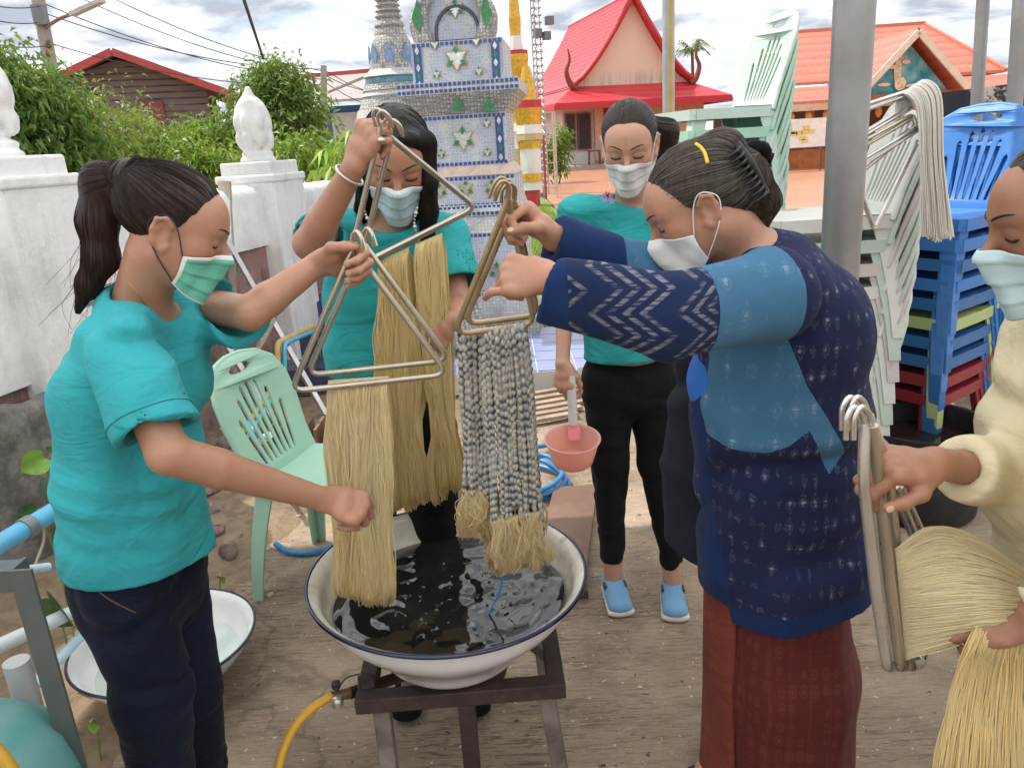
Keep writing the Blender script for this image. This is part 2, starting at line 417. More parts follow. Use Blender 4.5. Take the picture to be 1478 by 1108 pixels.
# ================================================================ setting: ground
def ground_mats():
    t = NT('earth'); v = t.coord()
    c = t.ramp(t.noise(v, 1.3, 8, .65), [(.25, (.20, .135, .085)), (.5, (.31, .22, .14)), (.75, (.41, .31, .205))])
    c = t.mix(t.ramp(t.noise(v, 14, 6, .7), [(.45, 0.), (.62, .55)]), c, (.13, .10, .07))
    t.set(col=c, rough=.95, normal=t.bump(t.noise(v, 22, 9, .7), .8, .03)); MATS['earth'] = t.m
    t = NT('concrete'); v = t.coord()
    st = t.noise(t.coord((7, 62, 1), (0, 0, rad(7))), 1.5, 7, .68, 1.1)           # broom strokes
    st2 = t.noise(t.coord((22, 190, 1), (0, 0, rad(7))), 1.2, 4, .6, .8)
    big = t.noise(v, 1.0, 8, .62); mid = t.noise(t.coord(loc=(3, 1, 0)), 4.5, 8, .68); pat = t.ramp(t.noise(t.coord(loc=(9, 4, 0)), 1.7, 6, .6), [(.36, .12), (.62, 1.)])
    c = t.ramp(big, [(.26, (.215, .155, .105)), (.46, (.365, .275, .19)), (.62, (.46, .36, .26)), (.78, (.60, .49, .375))])
    c = t.mix(t.ramp(mid, [(.46, 0.), (.66, .7)]), c, (.19, .145, .105))
    c = t.mix(t.math('MULTIPLY', t.ramp(st, [(.38, .85), (.50, 0.)]), pat), c, (.10, .072, .048))
    c = t.mix(t.math('MULTIPLY', t.ramp(st2, [(.36, .6), (.48, 0.)]), pat), c, (.14, .10, .066))
    c = t.mix(t.ramp(t.noise(t.coord(loc=(1, 7, 0)), .9, 6, .7, .8), [(.54, 0.), (.70, .45)]), c, (.17, .13, .095))       # damp and moss stains
    c = t.mix(t.ramp(t.noise(v, 60, 3, .5), [(.66, 0.), (.72, .8)]), c, (.74, .66, .54)); c = t.mix(t.ramp(t.noise(t.coord(loc=(5, 3, 0)), 34, 2), [(.69, 0.), (.73, .9)]), c, (.06, .05, .04))
    ck = t.n('ShaderNodeTexVoronoi', {'Vector': t.n('ShaderNodeVectorMath', {0: v, 1: t.n('ShaderNodeVectorMath', {0: t.n('ShaderNodeTexNoise', {'Vector': v, 'Scale': 5., 'Detail': 5.}).outputs[1], 1: (.35, .35, .0)}, operation='MULTIPLY').outputs[0]}, operation='ADD').outputs[0], 'Scale': .75}, feature='DISTANCE_TO_EDGE').outputs[0]
    crk = t.ramp(ck, [(.002, .4), (.006, 0.)]); c = t.mix(crk, c, (.05, .04, .03))
    hh = t.mix(.5, st, st2); t.set(col=c, rough=t.ramp(big, [(.3, .75), (.6, .95)]), normal=t.bump(crk, -.6, .01, t.bump(t.math('MULTIPLY', hh, pat), .8, .02, t.bump(t.noise(v, 34, 9, .72), .5, .012)))); MATS['concrete'] = t.m
    t = NT('terracotta_court'); v = t.coord()
    br = t.n('ShaderNodeTexBrick', {'Vector': v, 'Scale': 1.0, 'Color1': (.55, .25, .14, 1), 'Color2': (.49, .21, .115, 1), 'Mortar': (.42, .25, .17, 1), 'Mortar Size': .012, 'Brick Width': .4, 'Row Height': .4}, offset=0)
    c = t.mix(t.ramp(t.noise(v, .35, 5, .6), [(.35, 0.), (.7, .5)]), br.outputs[0], (.70, .36, .20))
    t.set(col=c, rough=.28, spec=.5); MATS['terracotta_court'] = t.m
    t = NT('lawn_soil'); v = t.coord()
    t.set(col=t.ramp(t.noise(v, 3, 6, .6), [(.3, (.10, .16, .03)), (.6, (.20, .29, .06)), (.8, (.32, .34, .12))]), rough=.9, normal=t.bump(t.noise(v, 30, 6), .6, .03)); MATS['lawn_soil'] = t.m
ground_mats()
def sheet(name, pts, z, mat, th=None, kind='structure'):
    n = len(pts); v = [(p[0], p[1], z) for p in pts]; f = [tuple(range(n))]
    if th:
        v += [(p[0], p[1], z-th) for p in pts]; f += [tuple(range(2*n-1, n-1, -1))]+[(i, n+i, n+(i+1) % n, (i+1) % n) for i in range(n)]
    return tag(obj(name, v, f, mat), kind=kind)
sheet('ground', [(-700, -60), (700, -60), (700, 1500), (-700, 1500)], -0.012, MATS['earth'])
# broken edge of the concrete floor
edge = [(-1.02, .1), (-1.05, .7), (-1.18, 1.1), (-1.10, 1.5), (-1.22, 1.9), (-1.08, 2.3), (-.98, 2.55), (-1.06, 2.8), (-.86, 3.1), (-.80, 3.5), (-.62, 3.8), (-.35, 4.0), (0, 4.15), (.5, 4.3), (1.2, 4.5), (2.2, 4.6), (4.6, 4.7), (4.6, .1)]
e2 = []
for (x0, y0), (x1, y1) in zip(edge[:-2], edge[1:-1]):
    for k in range(5):
        t_ = k/5; e2.append((x0+(x1-x0)*t_+random.uniform(-.018, .018), y0+(y1-y0)*t_+random.uniform(-.018, .018)))
e2 += edge[-2:]
sheet('concrete_floor', e2[::-1], 0.0, MATS['concrete'], .05)
# rough earth beside the floor, with real relief
def ridge_(n): return 1-2*np.abs(n)
def dirt_patch():
    xs = np.linspace(-3.2, 1.6, 150); ys = np.linspace(.6, 6.2, 170); X, Y = np.meshgrid(xs, ys, indexing='ij')
    Z = .022*vnoise(X*2.1, Y*2.1, 0*X+1)+.016*vnoise(X*6, Y*6, 0*X+3)+.008*vnoise(X*17, Y*17, 0*X+5)+.004*vnoise(X*40, Y*40, 0*X)
    Z = Z+.03*np.maximum(0, ridge_(vnoise(X*5+2, Y*5, 0*X)))*np.clip((-.8-X)/.3, 0, 1)
    inside = np.clip((X+1.0)/.25, 0, 1)*np.clip((4.0-Y)/.25, 0, 1)        # sinks below the floor slab
    Z = Z-.012-.06*inside-.05*np.clip((X+2.6)/-.5, 0, 1)
    v = np.stack([X, Y, Z], -1).reshape(-1, 3); i = np.arange(len(v)).reshape(150, 170)
    f = np.stack([i[:-1, :-1], i[1:, :-1], i[1:, 1:], i[:-1, 1:]], -1).reshape(-1, 4)
    tag(obj('earth_strip', v, f, MATS['earth'], smooth=180), kind='structure')
dirt_patch()
sheet('courtyard_paving', [(1.28, 15.5), (1.95, 11.0), (2.4, 9.0), (9, 8.4), (40, 8.4), (40, 60), (-2, 60), (1.3, 24)], .012, MATS['terracotta_court'])
sheet('lawn', [(.05, 6.0), (1.2, 6.2), (2.2, 7), (2.3, 9.5), (1.9, 11.0), (1.25, 15.4), (1.2, 24), (-3, 24), (-2.5, 7)], .004, MATS['lawn_soil'])

# leaf material: colour from the per-leaf tint
def leaf_mat(name, rough=.45, trans=.35):
    t = NT(name); a = t.n('ShaderNodeAttribute', attribute_name='tint').outputs[0]
    t.set(col=a, rough=rough, spec=.4)
    tr = t.n('ShaderNodeBsdfTranslucent'); t.l(t.mix(.5, a, (.35, .5, .06), 'MIX'), tr.inputs[0])
    ms = t.n('ShaderNodeMixShader', {0: trans}); t.l(t.b.outputs[0], ms.inputs[1]); t.l(tr.outputs[0], ms.inputs[2]); t.l(ms.outputs[0], t.o.inputs[0])
    MATS[name] = t.m
leaf_mat('leaf')
def leaves(c, dirs, size, tint, droop=.3, width=.34):
    """leaf blades: pointed, folded along the midrib (two quads each)"""
    n = len(c); d = dirs/(np.linalg.norm(dirs, axis=1, keepdims=True)+1e-9)
    r = np.cross(d, rng.normal(size=(n, 3))); r /= np.linalg.norm(r, axis=1, keepdims=True)+1e-9; u = np.cross(r, d)
    L = size[:, None]; W = L*width
    a = c; m = c+d*L*.45+u*L*.03; e = c+d*L+np.array([0, 0, -1.])*L*droop
    l = c+d*L*.42+r*W*.5+u*L*.10; q = c+d*L*.42-r*W*.5+u*L*.10
    v = np.stack([a, l, e, q, m], 1).reshape(-1, 3); i = np.arange(n)*5
    f = np.concatenate([np.stack([i, i+4, i+2, i+1], 1), np.stack([i, i+3, i+2, i+4], 1)])
    return v, f, np.repeat(tint, 5, 0)
def tint(n, base, spread=.35):
    b = np.array(base); k = rng.normal(1, spread, (n, 1)).clip(.45, 1.9); h = rng.normal(0, .12, (n, 1)); c = b*k; c[:, :1] *= 1+h+.15*rng.random((n, 1)); return c.clip(.005, .8)
# grass blades
def grass():
    n = 16000; x = rng.uniform(-.3, 2.2, n); y = 6.0+rng.random(n)**1.5*13; ok = (x < 2.0+(y < 9)*2) & ~((y > 13) & (x > 1.15)); x = x[ok]; y = y[ok]; n = len(x)
    c = np.stack([x, y, np.zeros(n)+.0], 1); d = np.stack([rng.normal(0, .35, n), rng.normal(0, .35, n), np.ones(n)], 1)
    v, f, t = leaves(c, d, rng.uniform(.05, .13, n), tint(n, (.26, .36, .06)), .2, .12)
    tag(obj('grass', v, f, MATS['leaf'], colors=t), 'short bright green grass growing beside the mosaic tower', 'grass', kind='stuff')
grass()
# ================================================================ trees
BARK = M('bark', (.16, .12, .085), .9, .3, 9, .8, 30)
def tree(name, label, base, blobs, nleaf, lsize, col, trunk_r=.12, group='trees beyond the wall', clump=.15, droop=.35):
    root = thing(name, label, 'tree', base, group)
    mb = MB(); base = np.array(base, float); top = np.mean([b[0] for b in blobs], 0)
    mb.tube(smooth_path([base-np.array([0, 0, .1]), base*.65+top*.35+np.array([.1, 0, 0]), top]), np.linspace(trunk_r, trunk_r*.35, 17), 8)
    for b in blobs:
        s = base*.45+top*.55; q = np.array(b[0]); mid = (s+q)/2+rng.normal(0, .15, 3); mb.tube(smooth_path([s, mid, q]), np.linspace(trunk_r*.45, trunk_r*.1, 17), 6)
        for _ in range(5):
            e = q+rng.normal(0, .55, 3)*np.array(b[1]); mb.tube(smooth_path([q*.8+s*.2, (q+e)/2+rng.normal(0, .06, 3), e]), np.linspace(trunk_r*.16, trunk_r*.03, 17), 5)
    mb.build('trunk', BARK, root, 60)
    cs, ds, tt = [], [], []; w = np.array([np.prod(b[1])**(2/3) for b in blobs]); w /= w.sum()
    for b, ww in zip(blobs, w):
        k = max(6, int(nleaf*ww/34)); q = rng.normal(size=(k, 3)); q /= np.linalg.norm(q, axis=1, keepdims=True)
        cc = np.array(b[0])+q*np.array(b[1])*rng.uniform(.5, 1.05, (k, 1))
        for p, o in zip(cc, q):
            m = rng.integers(22, 46); cs.append(p+rng.normal(0, clump, (m, 3))*np.array([1, 1, .75])); ds.append(o*.6+rng.normal(0, .6, (m, 3))+np.array([0, 0, -.25])); tt.append(tint(m, col, .22)*rng.normal(1, .22))
    cs = np.concatenate(cs); ds = np.concatenate(ds); tt = np.concatenate(tt)
    v, f, t = leaves(cs, ds, rng.uniform(.7, 1.25, len(cs))*lsize, tt.clip(.01, .8), droop)
    obj('crown', v, f, MATS['leaf'], root, colors=t); return root
def blob(x, y, D, rx, rz, ry=None):
    """crown lobe: centre given by picture direction and distance, radii in metres"""
    return (P(x, y, D), (rx, ry or rx, rz))
g0 = lambda x, D: np.array([P(x, 240, D)[0], D, -.05])
tree('mango_tree', 'dense dark green mango tree beside the leaning utility pole', g0(20, 9), [blob(10, 125, 9, .50, .34), blob(62, 168, 9.2, .48, .40), blob(35, 215, 9, .8, .35), blob(98, 218, 9.3, .40, .28), blob(-60, 140, 9, .7, .5)], 15000, .115, (.13, .24, .05), .16, droop=.5)
tree('bushy_tree', 'pale open twiggy tree in front of the brown wooden house', g0(140, 11), [blob(135, 172, 11, .42, .36), blob(165, 208, 11, .5, .3), blob(120, 205, 11, .4, .3)], 2600, .09, (.24, .26, .09), .07, clump=.26)
tree('lime_tree', 'bright yellow green bushy tree below the brown wooden house', g0(255, 12), [blob(222, 218, 12, .62, .22), blob(265, 214, 12.2, .55, .22), blob(318, 206, 12.4, .5, .30), blob(230, 240, 11.6, .9, .2), blob(300, 240, 11.8, .8, .2), blob(190, 192, 12.5, .32, .26)], 12000, .12, (.23, .36, .055), .1)
tree('round_tree', 'mid green round topped tree behind the lotus bud finial', g0(405, 13), [blob(393, 122, 13, .34, .26), blob(398, 106, 13, .22, .18), blob(415, 155, 13, .55, .42), blob(388, 190, 12.8, .65, .45), blob(430, 195, 13.2, .40, .38), blob(370, 152, 13, .30, .34)], 10000, .12, (.16, .25, .06), .13)
tree('young_tree', 'low young leafy bush growing just behind the wall beyond the finial', g0(450, 10), [blob(440, 228, 10.5, .45, .2), blob(400, 232, 10.5, .4, .2)], 1900, .12, (.2, .33, .06), .05)
tree('garden_shrub', 'small green shrub by the white temple house wall', np.array([P(805, 230, 30)[0], 30, 0]), [blob(803, 212, 30, .45, .75), blob(800, 232, 30, .5, .4)], 1300, .2, (.14, .24, .04), .04, clump=.16)
def cassava():
    b = P(480, 262, 6.3); b[2] = 0; root = thing('papaya_sapling', 'slender bright green sapling with drooping leaf fans against white wall', 'sapling', b)
    mb = MB(); mb.tube(smooth_path([b, b+np.array([.02, 0, .8]), P(482, 250, 6.3)]), np.linspace(.018, .01, 17), 6); ls = []
    for (x, y, ln) in ((470, 215, .16), (490, 222, .14), (478, 240, .17), (498, 205, .15), (460, 245, .13), (506, 188, .13), (486, 262, .12), (470, 268, .12)):
        q = P(x, y, 6.3+random.uniform(-.1, .1)); mb.tube(smooth_path([P(482, 258, 6.3), (P(482, 252, 6.3)+q)/2+np.array([0, 0, .04]), q]), .004, 5)
        for k in range(7):
            a = k*2*math.pi/7; ls.append((q, np.array([math.cos(a), math.sin(a)*.7, -.35]), ln))
    mb.build('stem', M('green_stem', (.2, .28, .08), .6), root, 60)
    v, f, t = leaves(np.array([l[0] for l in ls]), np.array([l[1] for l in ls]), np.array([l[2] for l in ls])*1.05, tint(len(ls), (.32, .50, .07), .12), .45, .27)
    obj('foliage', v, f, MATS['leaf'], root, colors=t)
cassava()
def palm(px, py, D, label, s=1.0):
    c = P(px, py, D); root = thing('palm_tree', label, 'palm tree', (c[0], c[1], 0)); mb = MB()
    mb.tube(smooth_path([(c[0], c[1], -.1), (c[0]+.1, c[1], c[2]*.5), c]), np.linspace(.14, .09, 17)*s, 8); mb.build('trunk', BARK, root, 60)
    for k in range(15):
        a = k*2.4; el = random.uniform(-.35, .95); L = random.uniform(1.05, 1.4)*s; d = np.array([math.cos(a), math.sin(a)*.9, 0])
        pts = smooth_path([c, c+d*L*.45+np.array([0, 0, L*.45*el+.1*s]), c+d*L*.95+np.array([0, 0, L*.45*el-.35*s])], 7)
        ls, ds, sz = [], [], []
        for i, p in enumerate(pts[2:]):
            sd_ = np.cross(d, [0, 0, 1])
            for q in (-1, 1): ls.append(p); ds.append(sd_*q*.8+d*.6+np.array([0, 0, -.35])); sz.append(.42*s*(1-.04*i))
        v, f, t = leaves(np.array(ls), np.array(ds), np.array(sz), tint(len(ls), (.12, .2, .05), .2), .4, .16)
        obj('frond', v, f, MATS['leaf'], root, colors=t)
palm(999, 72, 48, 'tall slim palm rising behind the red roofed temple', 0.95)
palm(1424, 100, 60, 'small distant palm beside the steel tent post', .8)

# ================================================================ white boundary wall with pillars
def white_mat(name, base=(.80, .80, .79), dirt=(.36, .34, .31), amt=.55):
    t = NT(name); v = t.coord()
    c = t.mix(t.ramp(t.noise(v, 2.2, 8, .68), [(.46, 0.), (.72, amt)]), base, dirt)
    c = t.mix(t.ramp(t.noise(t.coord((9, 9, 1.1)), 2.0, 6, .6), [(.52, 0.), (.75, amt*.7)]), c, (.44, .42, .39))
    sp = t.noise(v, 46, 3, .6); c = t.mix(t.ramp(sp, [(.70, 0.), (.74, .5)]), c, (.25, .23, .2))
    t.set(col=c, rough=.85, normal=t.bump(t.noise(v, 26, 9, .7), .45, .02)); MATS[name] = t.m; return t.m
WHITE = white_mat('whitewash'); WDIRTY = white_mat('whitewash_weathered', (.66, .65, .62), (.17, .15, .13), .9)
t = NT('laterite'); v = t.coord()
c = t.ramp(t.noise(v, 4, 8, .7), [(.28, (.14, .10, .08)), (.45, (.37, .27, .22)), (.6, (.50, .27, .27)), (.78, (.60, .52, .42))])
c = t.mix(t.ramp(t.noise(t.coord((6, 6, 1.5)), 2.5, 7, .65), [(.5, 0.), (.66, .8)]), c, (.09, .075, .06))
t.set(col=c, rough=.95, normal=t.bump(t.noise(v, 14, 10, .75), 1.0, .05)); LAT = t.m
t = NT('mossy_concrete'); v = t.coord()
c = t.ramp(t.noise(v, 2.6, 9, .7), [(.30, (.035, .035, .03)), (.46, (.13, .12, .105)), (.62, (.36, .34, .31)), (.8, (.58, .56, .53))])
t.set(col=c, rough=.95, normal=t.bump(t.noise(v, 18, 10, .75), .8, .04)); MOSS = t.m
PA = P(8, 226, 3.35); PB = P(374, 236, 5.25); PA[2] = PB[2] = 0
wd = nrm(PB-PA); wn = np.array([wd[1], -wd[0], 0])                        # along the wall, and its inner normal
WYAW = math.atan2(wd[1], wd[0])
def finial(root, c, s):
    """lotus bud with wrapped petals"""
    sh = Shape(); c = np.array(c, float)
    for r, z in ((.115, .02), (.10, .06), (.085, .10)): sh.add(ell(c+np.array([0, 0, z*s]), (r*s, r*s, .03*s)), .015)
    sh.add(ell(c+np.array([0, 0, .19*s]), (.10*s, .10*s, .10*s)), .02); sh.add(ell(c+np.array([0, 0, .30*s]), (.105*s, .105*s, .13*s)), .02)
    sh.add(cone(c+np.array([0, 0, .33*s]), c+np.array([0, 0, .46*s]), .07*s, .022*s), .03)
    for k in range(7):
        a = k*2*math.pi/7; d = np.array([math.cos(a), math.sin(a), 0])
        sh.add(ell(c+d*.088*s+np.array([0, 0, .15*s]), (.035*s, .035*s, .065*s)), .008); sh.add(ell(c+d*.085*s+np.array([0, 0, .255*s]), (.04*s, .04*s, .07*s)), .008)
    sh.disp(lambda x, y, z: .004*vnoise(x*30, y*30, z*30)+.006*vnoise(x*12, y*12, z*14))
    v, f = sh.mesh(.011*s); obj('finial', v, f, WHITE, root, 180)
def pillar(base, w, h, label, fs):
    root = thing('wall_pillar', label, 'pillar', base, 'pillars of the white wall')
    m = MB(); b = np.array(base, float); m.box(b+np.array([0, 0, h/2-.05]), (w, w, h+.1), WYAW); m.build('shaft', WHITE, root, bevel=.018)
    m = MB(); m.box(b+np.array([0, 0, h+.055]), (w*.90, w*.90, .11), WYAW); m.box(b+np.array([0, 0, h+.005]), (w*1.06, w*1.06, .05), WYAW); m.build('cap', WHITE, root, bevel=.012)
    finial(root, b+np.array([0, 0, h+.10]), fs)
pillar(PA-wn*.05, .40, 1.44, 'whitewashed wall pillar beside the ponytailed woman', 1.0)
pillar(PB, .40, 1.36, 'whitewashed wall pillar with lotus bud finial before the round tree', .98)
def wall_seg(a, b, label, z0, z1, th=.20):
    root = thing('boundary_wall', label, 'wall', a, 'sections of the white wall'); a = np.array(a); b = np.array(b); m = MB(); L = np.linalg.norm(b-a); n = 26
    prof = [(-th*.5, z0), (-th*.5, z1-.07), (-th*.34, z1-.02), (0, z1), (th*.34, z1-.02), (th*.5, z1-.07), (th*.5, z0)]; vs = []; fs = []
    for i in range(n+1):
        p = a+(b-a)*i/n; j = .004*math.sin(i*1.7)
        for q, z in prof: vs.append(p+wn*(q+j*(z > z0))+np.array([0, 0, z]))
    k = len(prof)
    for i in range(n):
        for j in range(k): fs.append((i*k+j, i*k+(j+1) % k, (i+1)*k+(j+1) % k, (i+1)*k+j))
    fs += [tuple(range(k-1, -1, -1)), tuple(n*k+j for j in range(k))]
    m.add(vs, fs); m.build('coping', WHITE, root, 50)
    m = MB(); m.bar(a+np.array([0, 0, z0/2-.02]), b+np.array([0, 0, z0/2-.02]), th*.72, z0+.04); m.build('lower_wall', LAT, root)
wall_seg(PA-wd*2.6, PA-wd*.2-wn*.05, 'white wall section below the mango tree', 0.62, 1.36)
wall_seg(PA+wd*.2, PB-wd*.2, 'white wall section with pink laterite base between the two pillars', 0.95, 1.33)
wall_seg(PB+wd*.2, PB+wd*4.2, 'white wall section running on behind the mosaic tower', 0.85, 1.30)
def rubble_base():
    # dark mossy broken render at the foot of the near pillar
    sh = Shape(); b = PA+wn*.13
    sh.add(ecap(b-wd*1.5+np.array([0, 0, .15]), b+wd*.35+np.array([0, 0, .12]), (.55, .16), (.42, .14), (0, 0, 1)), .05)
    sh.disp(lambda x, y, z: .035*vnoise(x*5, y*5, z*5)+.016*vnoise(x*14, y*14, z*14)+.006*vnoise(x*40, y*40, z*40))
    v, f = sh.mesh(.022); tag(obj('rubble_plinth', v, f, MOSS, smooth=180), 'dark mossy crumbling concrete at the foot of the near pillar', 'plinth')
rubble_base()
def stone(p, r, label='brown laterite rock lying on the earth behind the green chair'):
    sh = Shape(); a = random.uniform(0, 3); sh.add(ell(p, (r, r*.75, r*.55), np.array(Matrix.Rotation(a, 3, 'Z'))), .02)
    o = random.uniform(0, 20); sh.disp(lambda x, y, z: r*.28*vnoise((x+o)/r*1.1, y/r*1.1, z/r*1.1)+r*.08*vnoise((x+o)/r*4, y/r*4, z/r*4))
    v, f = sh.mesh(r/8); tag(obj('rock', v, f, LAT, smooth=180), label, 'rock', 'rocks on the bare earth')
for (x, y, r) in ((305, 742, .06), (330, 800, .05), (316, 768, .045), (355, 690, .05), (322, 862, .035), (290, 790, .06), (445, 628, .04), (372, 604, .06), (330, 640, .07), (420, 592, .05), (300, 706, .07)):
    q = G(x, y); q[2] = r*.18; stone(q, r)
def rocks_litter():
    n = 900; v = []; f = []
    x = rng.uniform(-2.4, .9, n); y = rng.uniform(1.0, 5.2, n); s = rng.uniform(.004, .016, n)
    inside = (x > -.9) & (y < 4.0); s[inside] *= .5
    keep = ~inside | (rng.random(n) < .5)
    for a, b, r in zip(x[keep], y[keep], s[keep]):
        q = rng.normal(1, .25, (6, 1))*np.array([(1, 0, 0), (-1, 0, 0), (0, 1, 0), (0, -1, 0), (0, 0, .7), (0, 0, -.5)])*r+np.array([a, b, .003]); k = len(v); v += list(q)
        f += [(k+i, k+j, k+4) for i, j in ((0, 2), (2, 1), (1, 3), (3, 0))]+[(k+j, k+i, k+5) for i, j in ((0, 2), (2, 1), (1, 3), (3, 0))]
    tag(obj('gravel', v, f, M('grit', (.42, .33, .24), .9, .5, 30)), 'loose grit and gravel scattered over earth and concrete', 'gravel', kind='stuff')
rocks_litter()
# ================================================================ far buildings
def roof_mat(name, col, scale, dark=.75):
    t = NT(name); v = t.coord()
    w = t.n('ShaderNodeTexWave', {'Vector': t.coord((1, 1, 1)), 'Scale': scale, 'Distortion': 0.1}, wave_type='BANDS', bands_direction='Z')
    w2 = t.n('ShaderNodeTexWave', {'Vector': t.coord((1, 1, 1)), 'Scale': scale*1.1, 'Distortion': 0.1}, wave_type='BANDS', bands_direction='X')
    c = t.mix(t.ramp(w.outputs[0], [(.0, 0.), (.3, 1.)]), tuple(x*dark for x in col), col); c = t.mix(t.ramp(w2.outputs[0], [(0., .35), (.2, 0.)]), c, tuple(x*dark*.9 for x in col))
    c = t.mix(t.ramp(t.noise(v, 1.2, 5), [(.35, 0.), (.75, .25)]), c, tuple(min(1, x*1.2+.03) for x in col))
    t.set(col=c, rough=.45, normal=t.bump(w.outputs[0], .5, .05)); MATS[name] = t.m; return t.m
RED = roof_mat('red_roof', (.62, .035, .045), 1.2); ORG = roof_mat('orange_roof', (.56, .185, .12), 1.0)
REDT = M('red_trim', (.50, .03, .035), .5); WALLW = M('pale_wall', (.62, .62, .60), .8, .06, dirt=(.42, .40, .36), dirtamt=.4)
t = NT('gable_cream'); v = t.coord()
sx = t.noise(t.coord((6, 6, .35)), 1.6, 6, .6); hz = t.n('ShaderNodeSeparateXYZ', {0: v}).outputs[2]
band = t.ramp(t.math('SUBTRACT', hz, 4.2), [(.0, .9), (.55, .75), (1., 0.)]); band = t.math('MULTIPLY', band, t.ramp(sx, [(.45, 0.), (.62, .75)]))
t.set(col=t.mix(band, (.78, .60, .46), (.40, .33, .27)), rough=.85); CREAM = t.m
WOODO = M('orange_wood', (.42, .13, .03), .5, .3, 4); DARKG = M('dark_window', (.03, .03, .035), .3, .1); BROWNF = M('brown_frame', (.16, .07, .045), .6)
def fr(o, yaw):
    """local frame: x to the right of the front, y backwards, z up"""
    c, s = math.cos(yaw), math.sin(yaw); o = np.array(o, float)
    return lambda x, y, z: o+np.array([c*x-s*y, s*x+c*y, z])
def slab(m, pts, th, nv=None):
    a = [np.array(p) for p in pts]; nv = nrm(np.cross(a[1]-a[0], a[2]-a[0])) if nv is None else nv; m.poly(a, th, nv)
def red_temple():
    D = 45.; b = P(916, 240, D); b[2] = 0; k = fr(b, rad(12)); root = thing('temple_house', 'white temple house with steep red concave gable roof', 'building', b)
    zg = 4.35; zap = P(922, -8, D)[2]; hw = 3.45; LB = 11.5
    def prof(n=12):
        return [(hw*(1-(i/n)**.74), zg+(zap-zg)*(i/n)) for i in range(n+1)]     # concave slope from eave to apex
    pr = prof()
    m = MB()                                                                    # gable wall
    pts = [k(-x, .45, z) for x, z in pr]+[k(x, .45, z) for x, z in pr[-2::-1]]
    m.poly(pts, .12, k(0, 1, 0)-k(0, 0, 0)); m.build('gable_wall', CREAM, root)
    for sgn, nm in ((-1, 'roof_slope'), (1, 'roof_slope')):
        m = MB()
        for (x0, z0), (x1, z1) in zip(pr[:-1], pr[1:]):
            q = [k(sgn*x0*1.03, 0, z0), k(sgn*x1*1.03, 0, z1), k(sgn*x1*1.03, LB, z1), k(sgn*x0*1.03, LB, z0)]
            if sgn > 0: q = q[::-1]
            m.poly(q, .10, nrm(k(sgn, 0, .4)-k(0, 0, 0)))
        m.build(nm, RED, root)
        m = MB(); m.tube([k(sgn*x*1.04, -.06, z+.05) for x, z in pr], .16, 6); m.build('bargeboard', REDT, root, 60)
        m = MB(); e = k(sgn*hw*1.06, -.06, zg); dx_ = (k(sgn, 0, 0)-k(0, 0, 0))
        m.tube(smooth_path([e-dx_*.35+np.array([0, 0, -.1]), e+np.array([0, 0, .1]), e+dx_*.22+np.array([0, 0, .75]), e+dx_*.02+np.array([0, 0, 1.35]), e+dx_*.10+np.array([0, 0, 1.9])], 6), np.linspace(.22, .03, 25), 7); m.build('naga_finial', M('dark_red_wood', (.20, .05, .04), .6), root, 60)
    m = MB(); m.bar(k(0, 0, zap+.06), k(0, LB, zap+.06), .22, .16); m.build('ridge', REDT, root)
    # lower skirt roof
    m = MB(); zo, zi = 3.35, 4.25; ox, oy = 5.05, -1.7
    q = [(-ox, oy, zo), (ox, oy, zo), (ox, LB+1.5, zo), (-ox, LB+1.5, zo)]; i_ = [(-hw, .3, zi), (hw, .3, zi), (hw, LB, zi), (-hw, LB, zi)]
    for a in range(4):
        c = (a+1) % 4; m.poly([k(*q[a]), k(*q[c]), k(*i_[c]), k(*i_[a])], .1, (0, 0, 1))
    m.build('skirt_roof', RED, root)
    m = MB()
    for a in range(4): m.bar(k(*q[a])-np.array([0, 0, .12]), k(*q[(a+1) % 4])-np.array([0, 0, .12]), .1, .24)
    m.build('fascia', REDT, root)
    m = MB(); m.box(k(0, LB/2+.1, 1.75), (8.3, LB, 3.5), rad(12)); m.build('wall', WALLW, root)
    m = MB(); m.box(k(.9, -.03, 1.85), (6.5, .2, 2.9), rad(12)); m.build('front_panel', M('peach_wall', (.62, .40, .26), .8), root)
    def win(x, z, w, h, mat=DARKG, y=-.02):
        f = MB(); f.box(k(x, y, z), (w+.16, .12, h+.16), rad(12)); o = f.build('window', BROWNF, root); g = MB(); g.box(k(x, y-.06, z), (w, .05, h), rad(12)); g.build('pane', mat, o)
    win(-3.75, 2.0, .42, 1.75); win(-2.95, 2.0, .0+.62, 1.75)
    f = MB(); f.box(k(-1.0, -.12, 1.65), (1.7, .12, 3.0), rad(12)); dd = f.build('door', M('door_red', (.20, .06, .04), .6), root); g = MB(); g.box(k(-.75, -.2, 1.45), (1.0, .05, 2.3), rad(12)); g.build('door_opening', DARKG, dd)
    m = MB(); m.box(k(-1.05, -1.2, .45), (1.3, .5, .9), rad(12)); m.build('planter_box', WOODO, root)
    m = MB(); m.box(k(0, -1.0, .12), (9.6, 2.4, .24), rad(12)); m.build('plinth', M('plinth_stone', (.40, .33, .27), .8), root)
    # stool by the wall
    s = k(-2.9, -1.5, .24); st = thing('small_stool', 'small dark wooden stool by the white temple house wall', 'stool', s); m = MB(); m.box(s+np.array([0, 0, .72]), (.7, .5, .08)); m.build('seat', BROWNF, st)
    for x in (-.3, .3):
        for y in (-.2, .2): m = MB(); m.bar(s+np.array([x, y, 0]), s+np.array([x*.9, y*.9, .7]), .07, .07); m.build('leg', BROWNF, st)
red_temple()
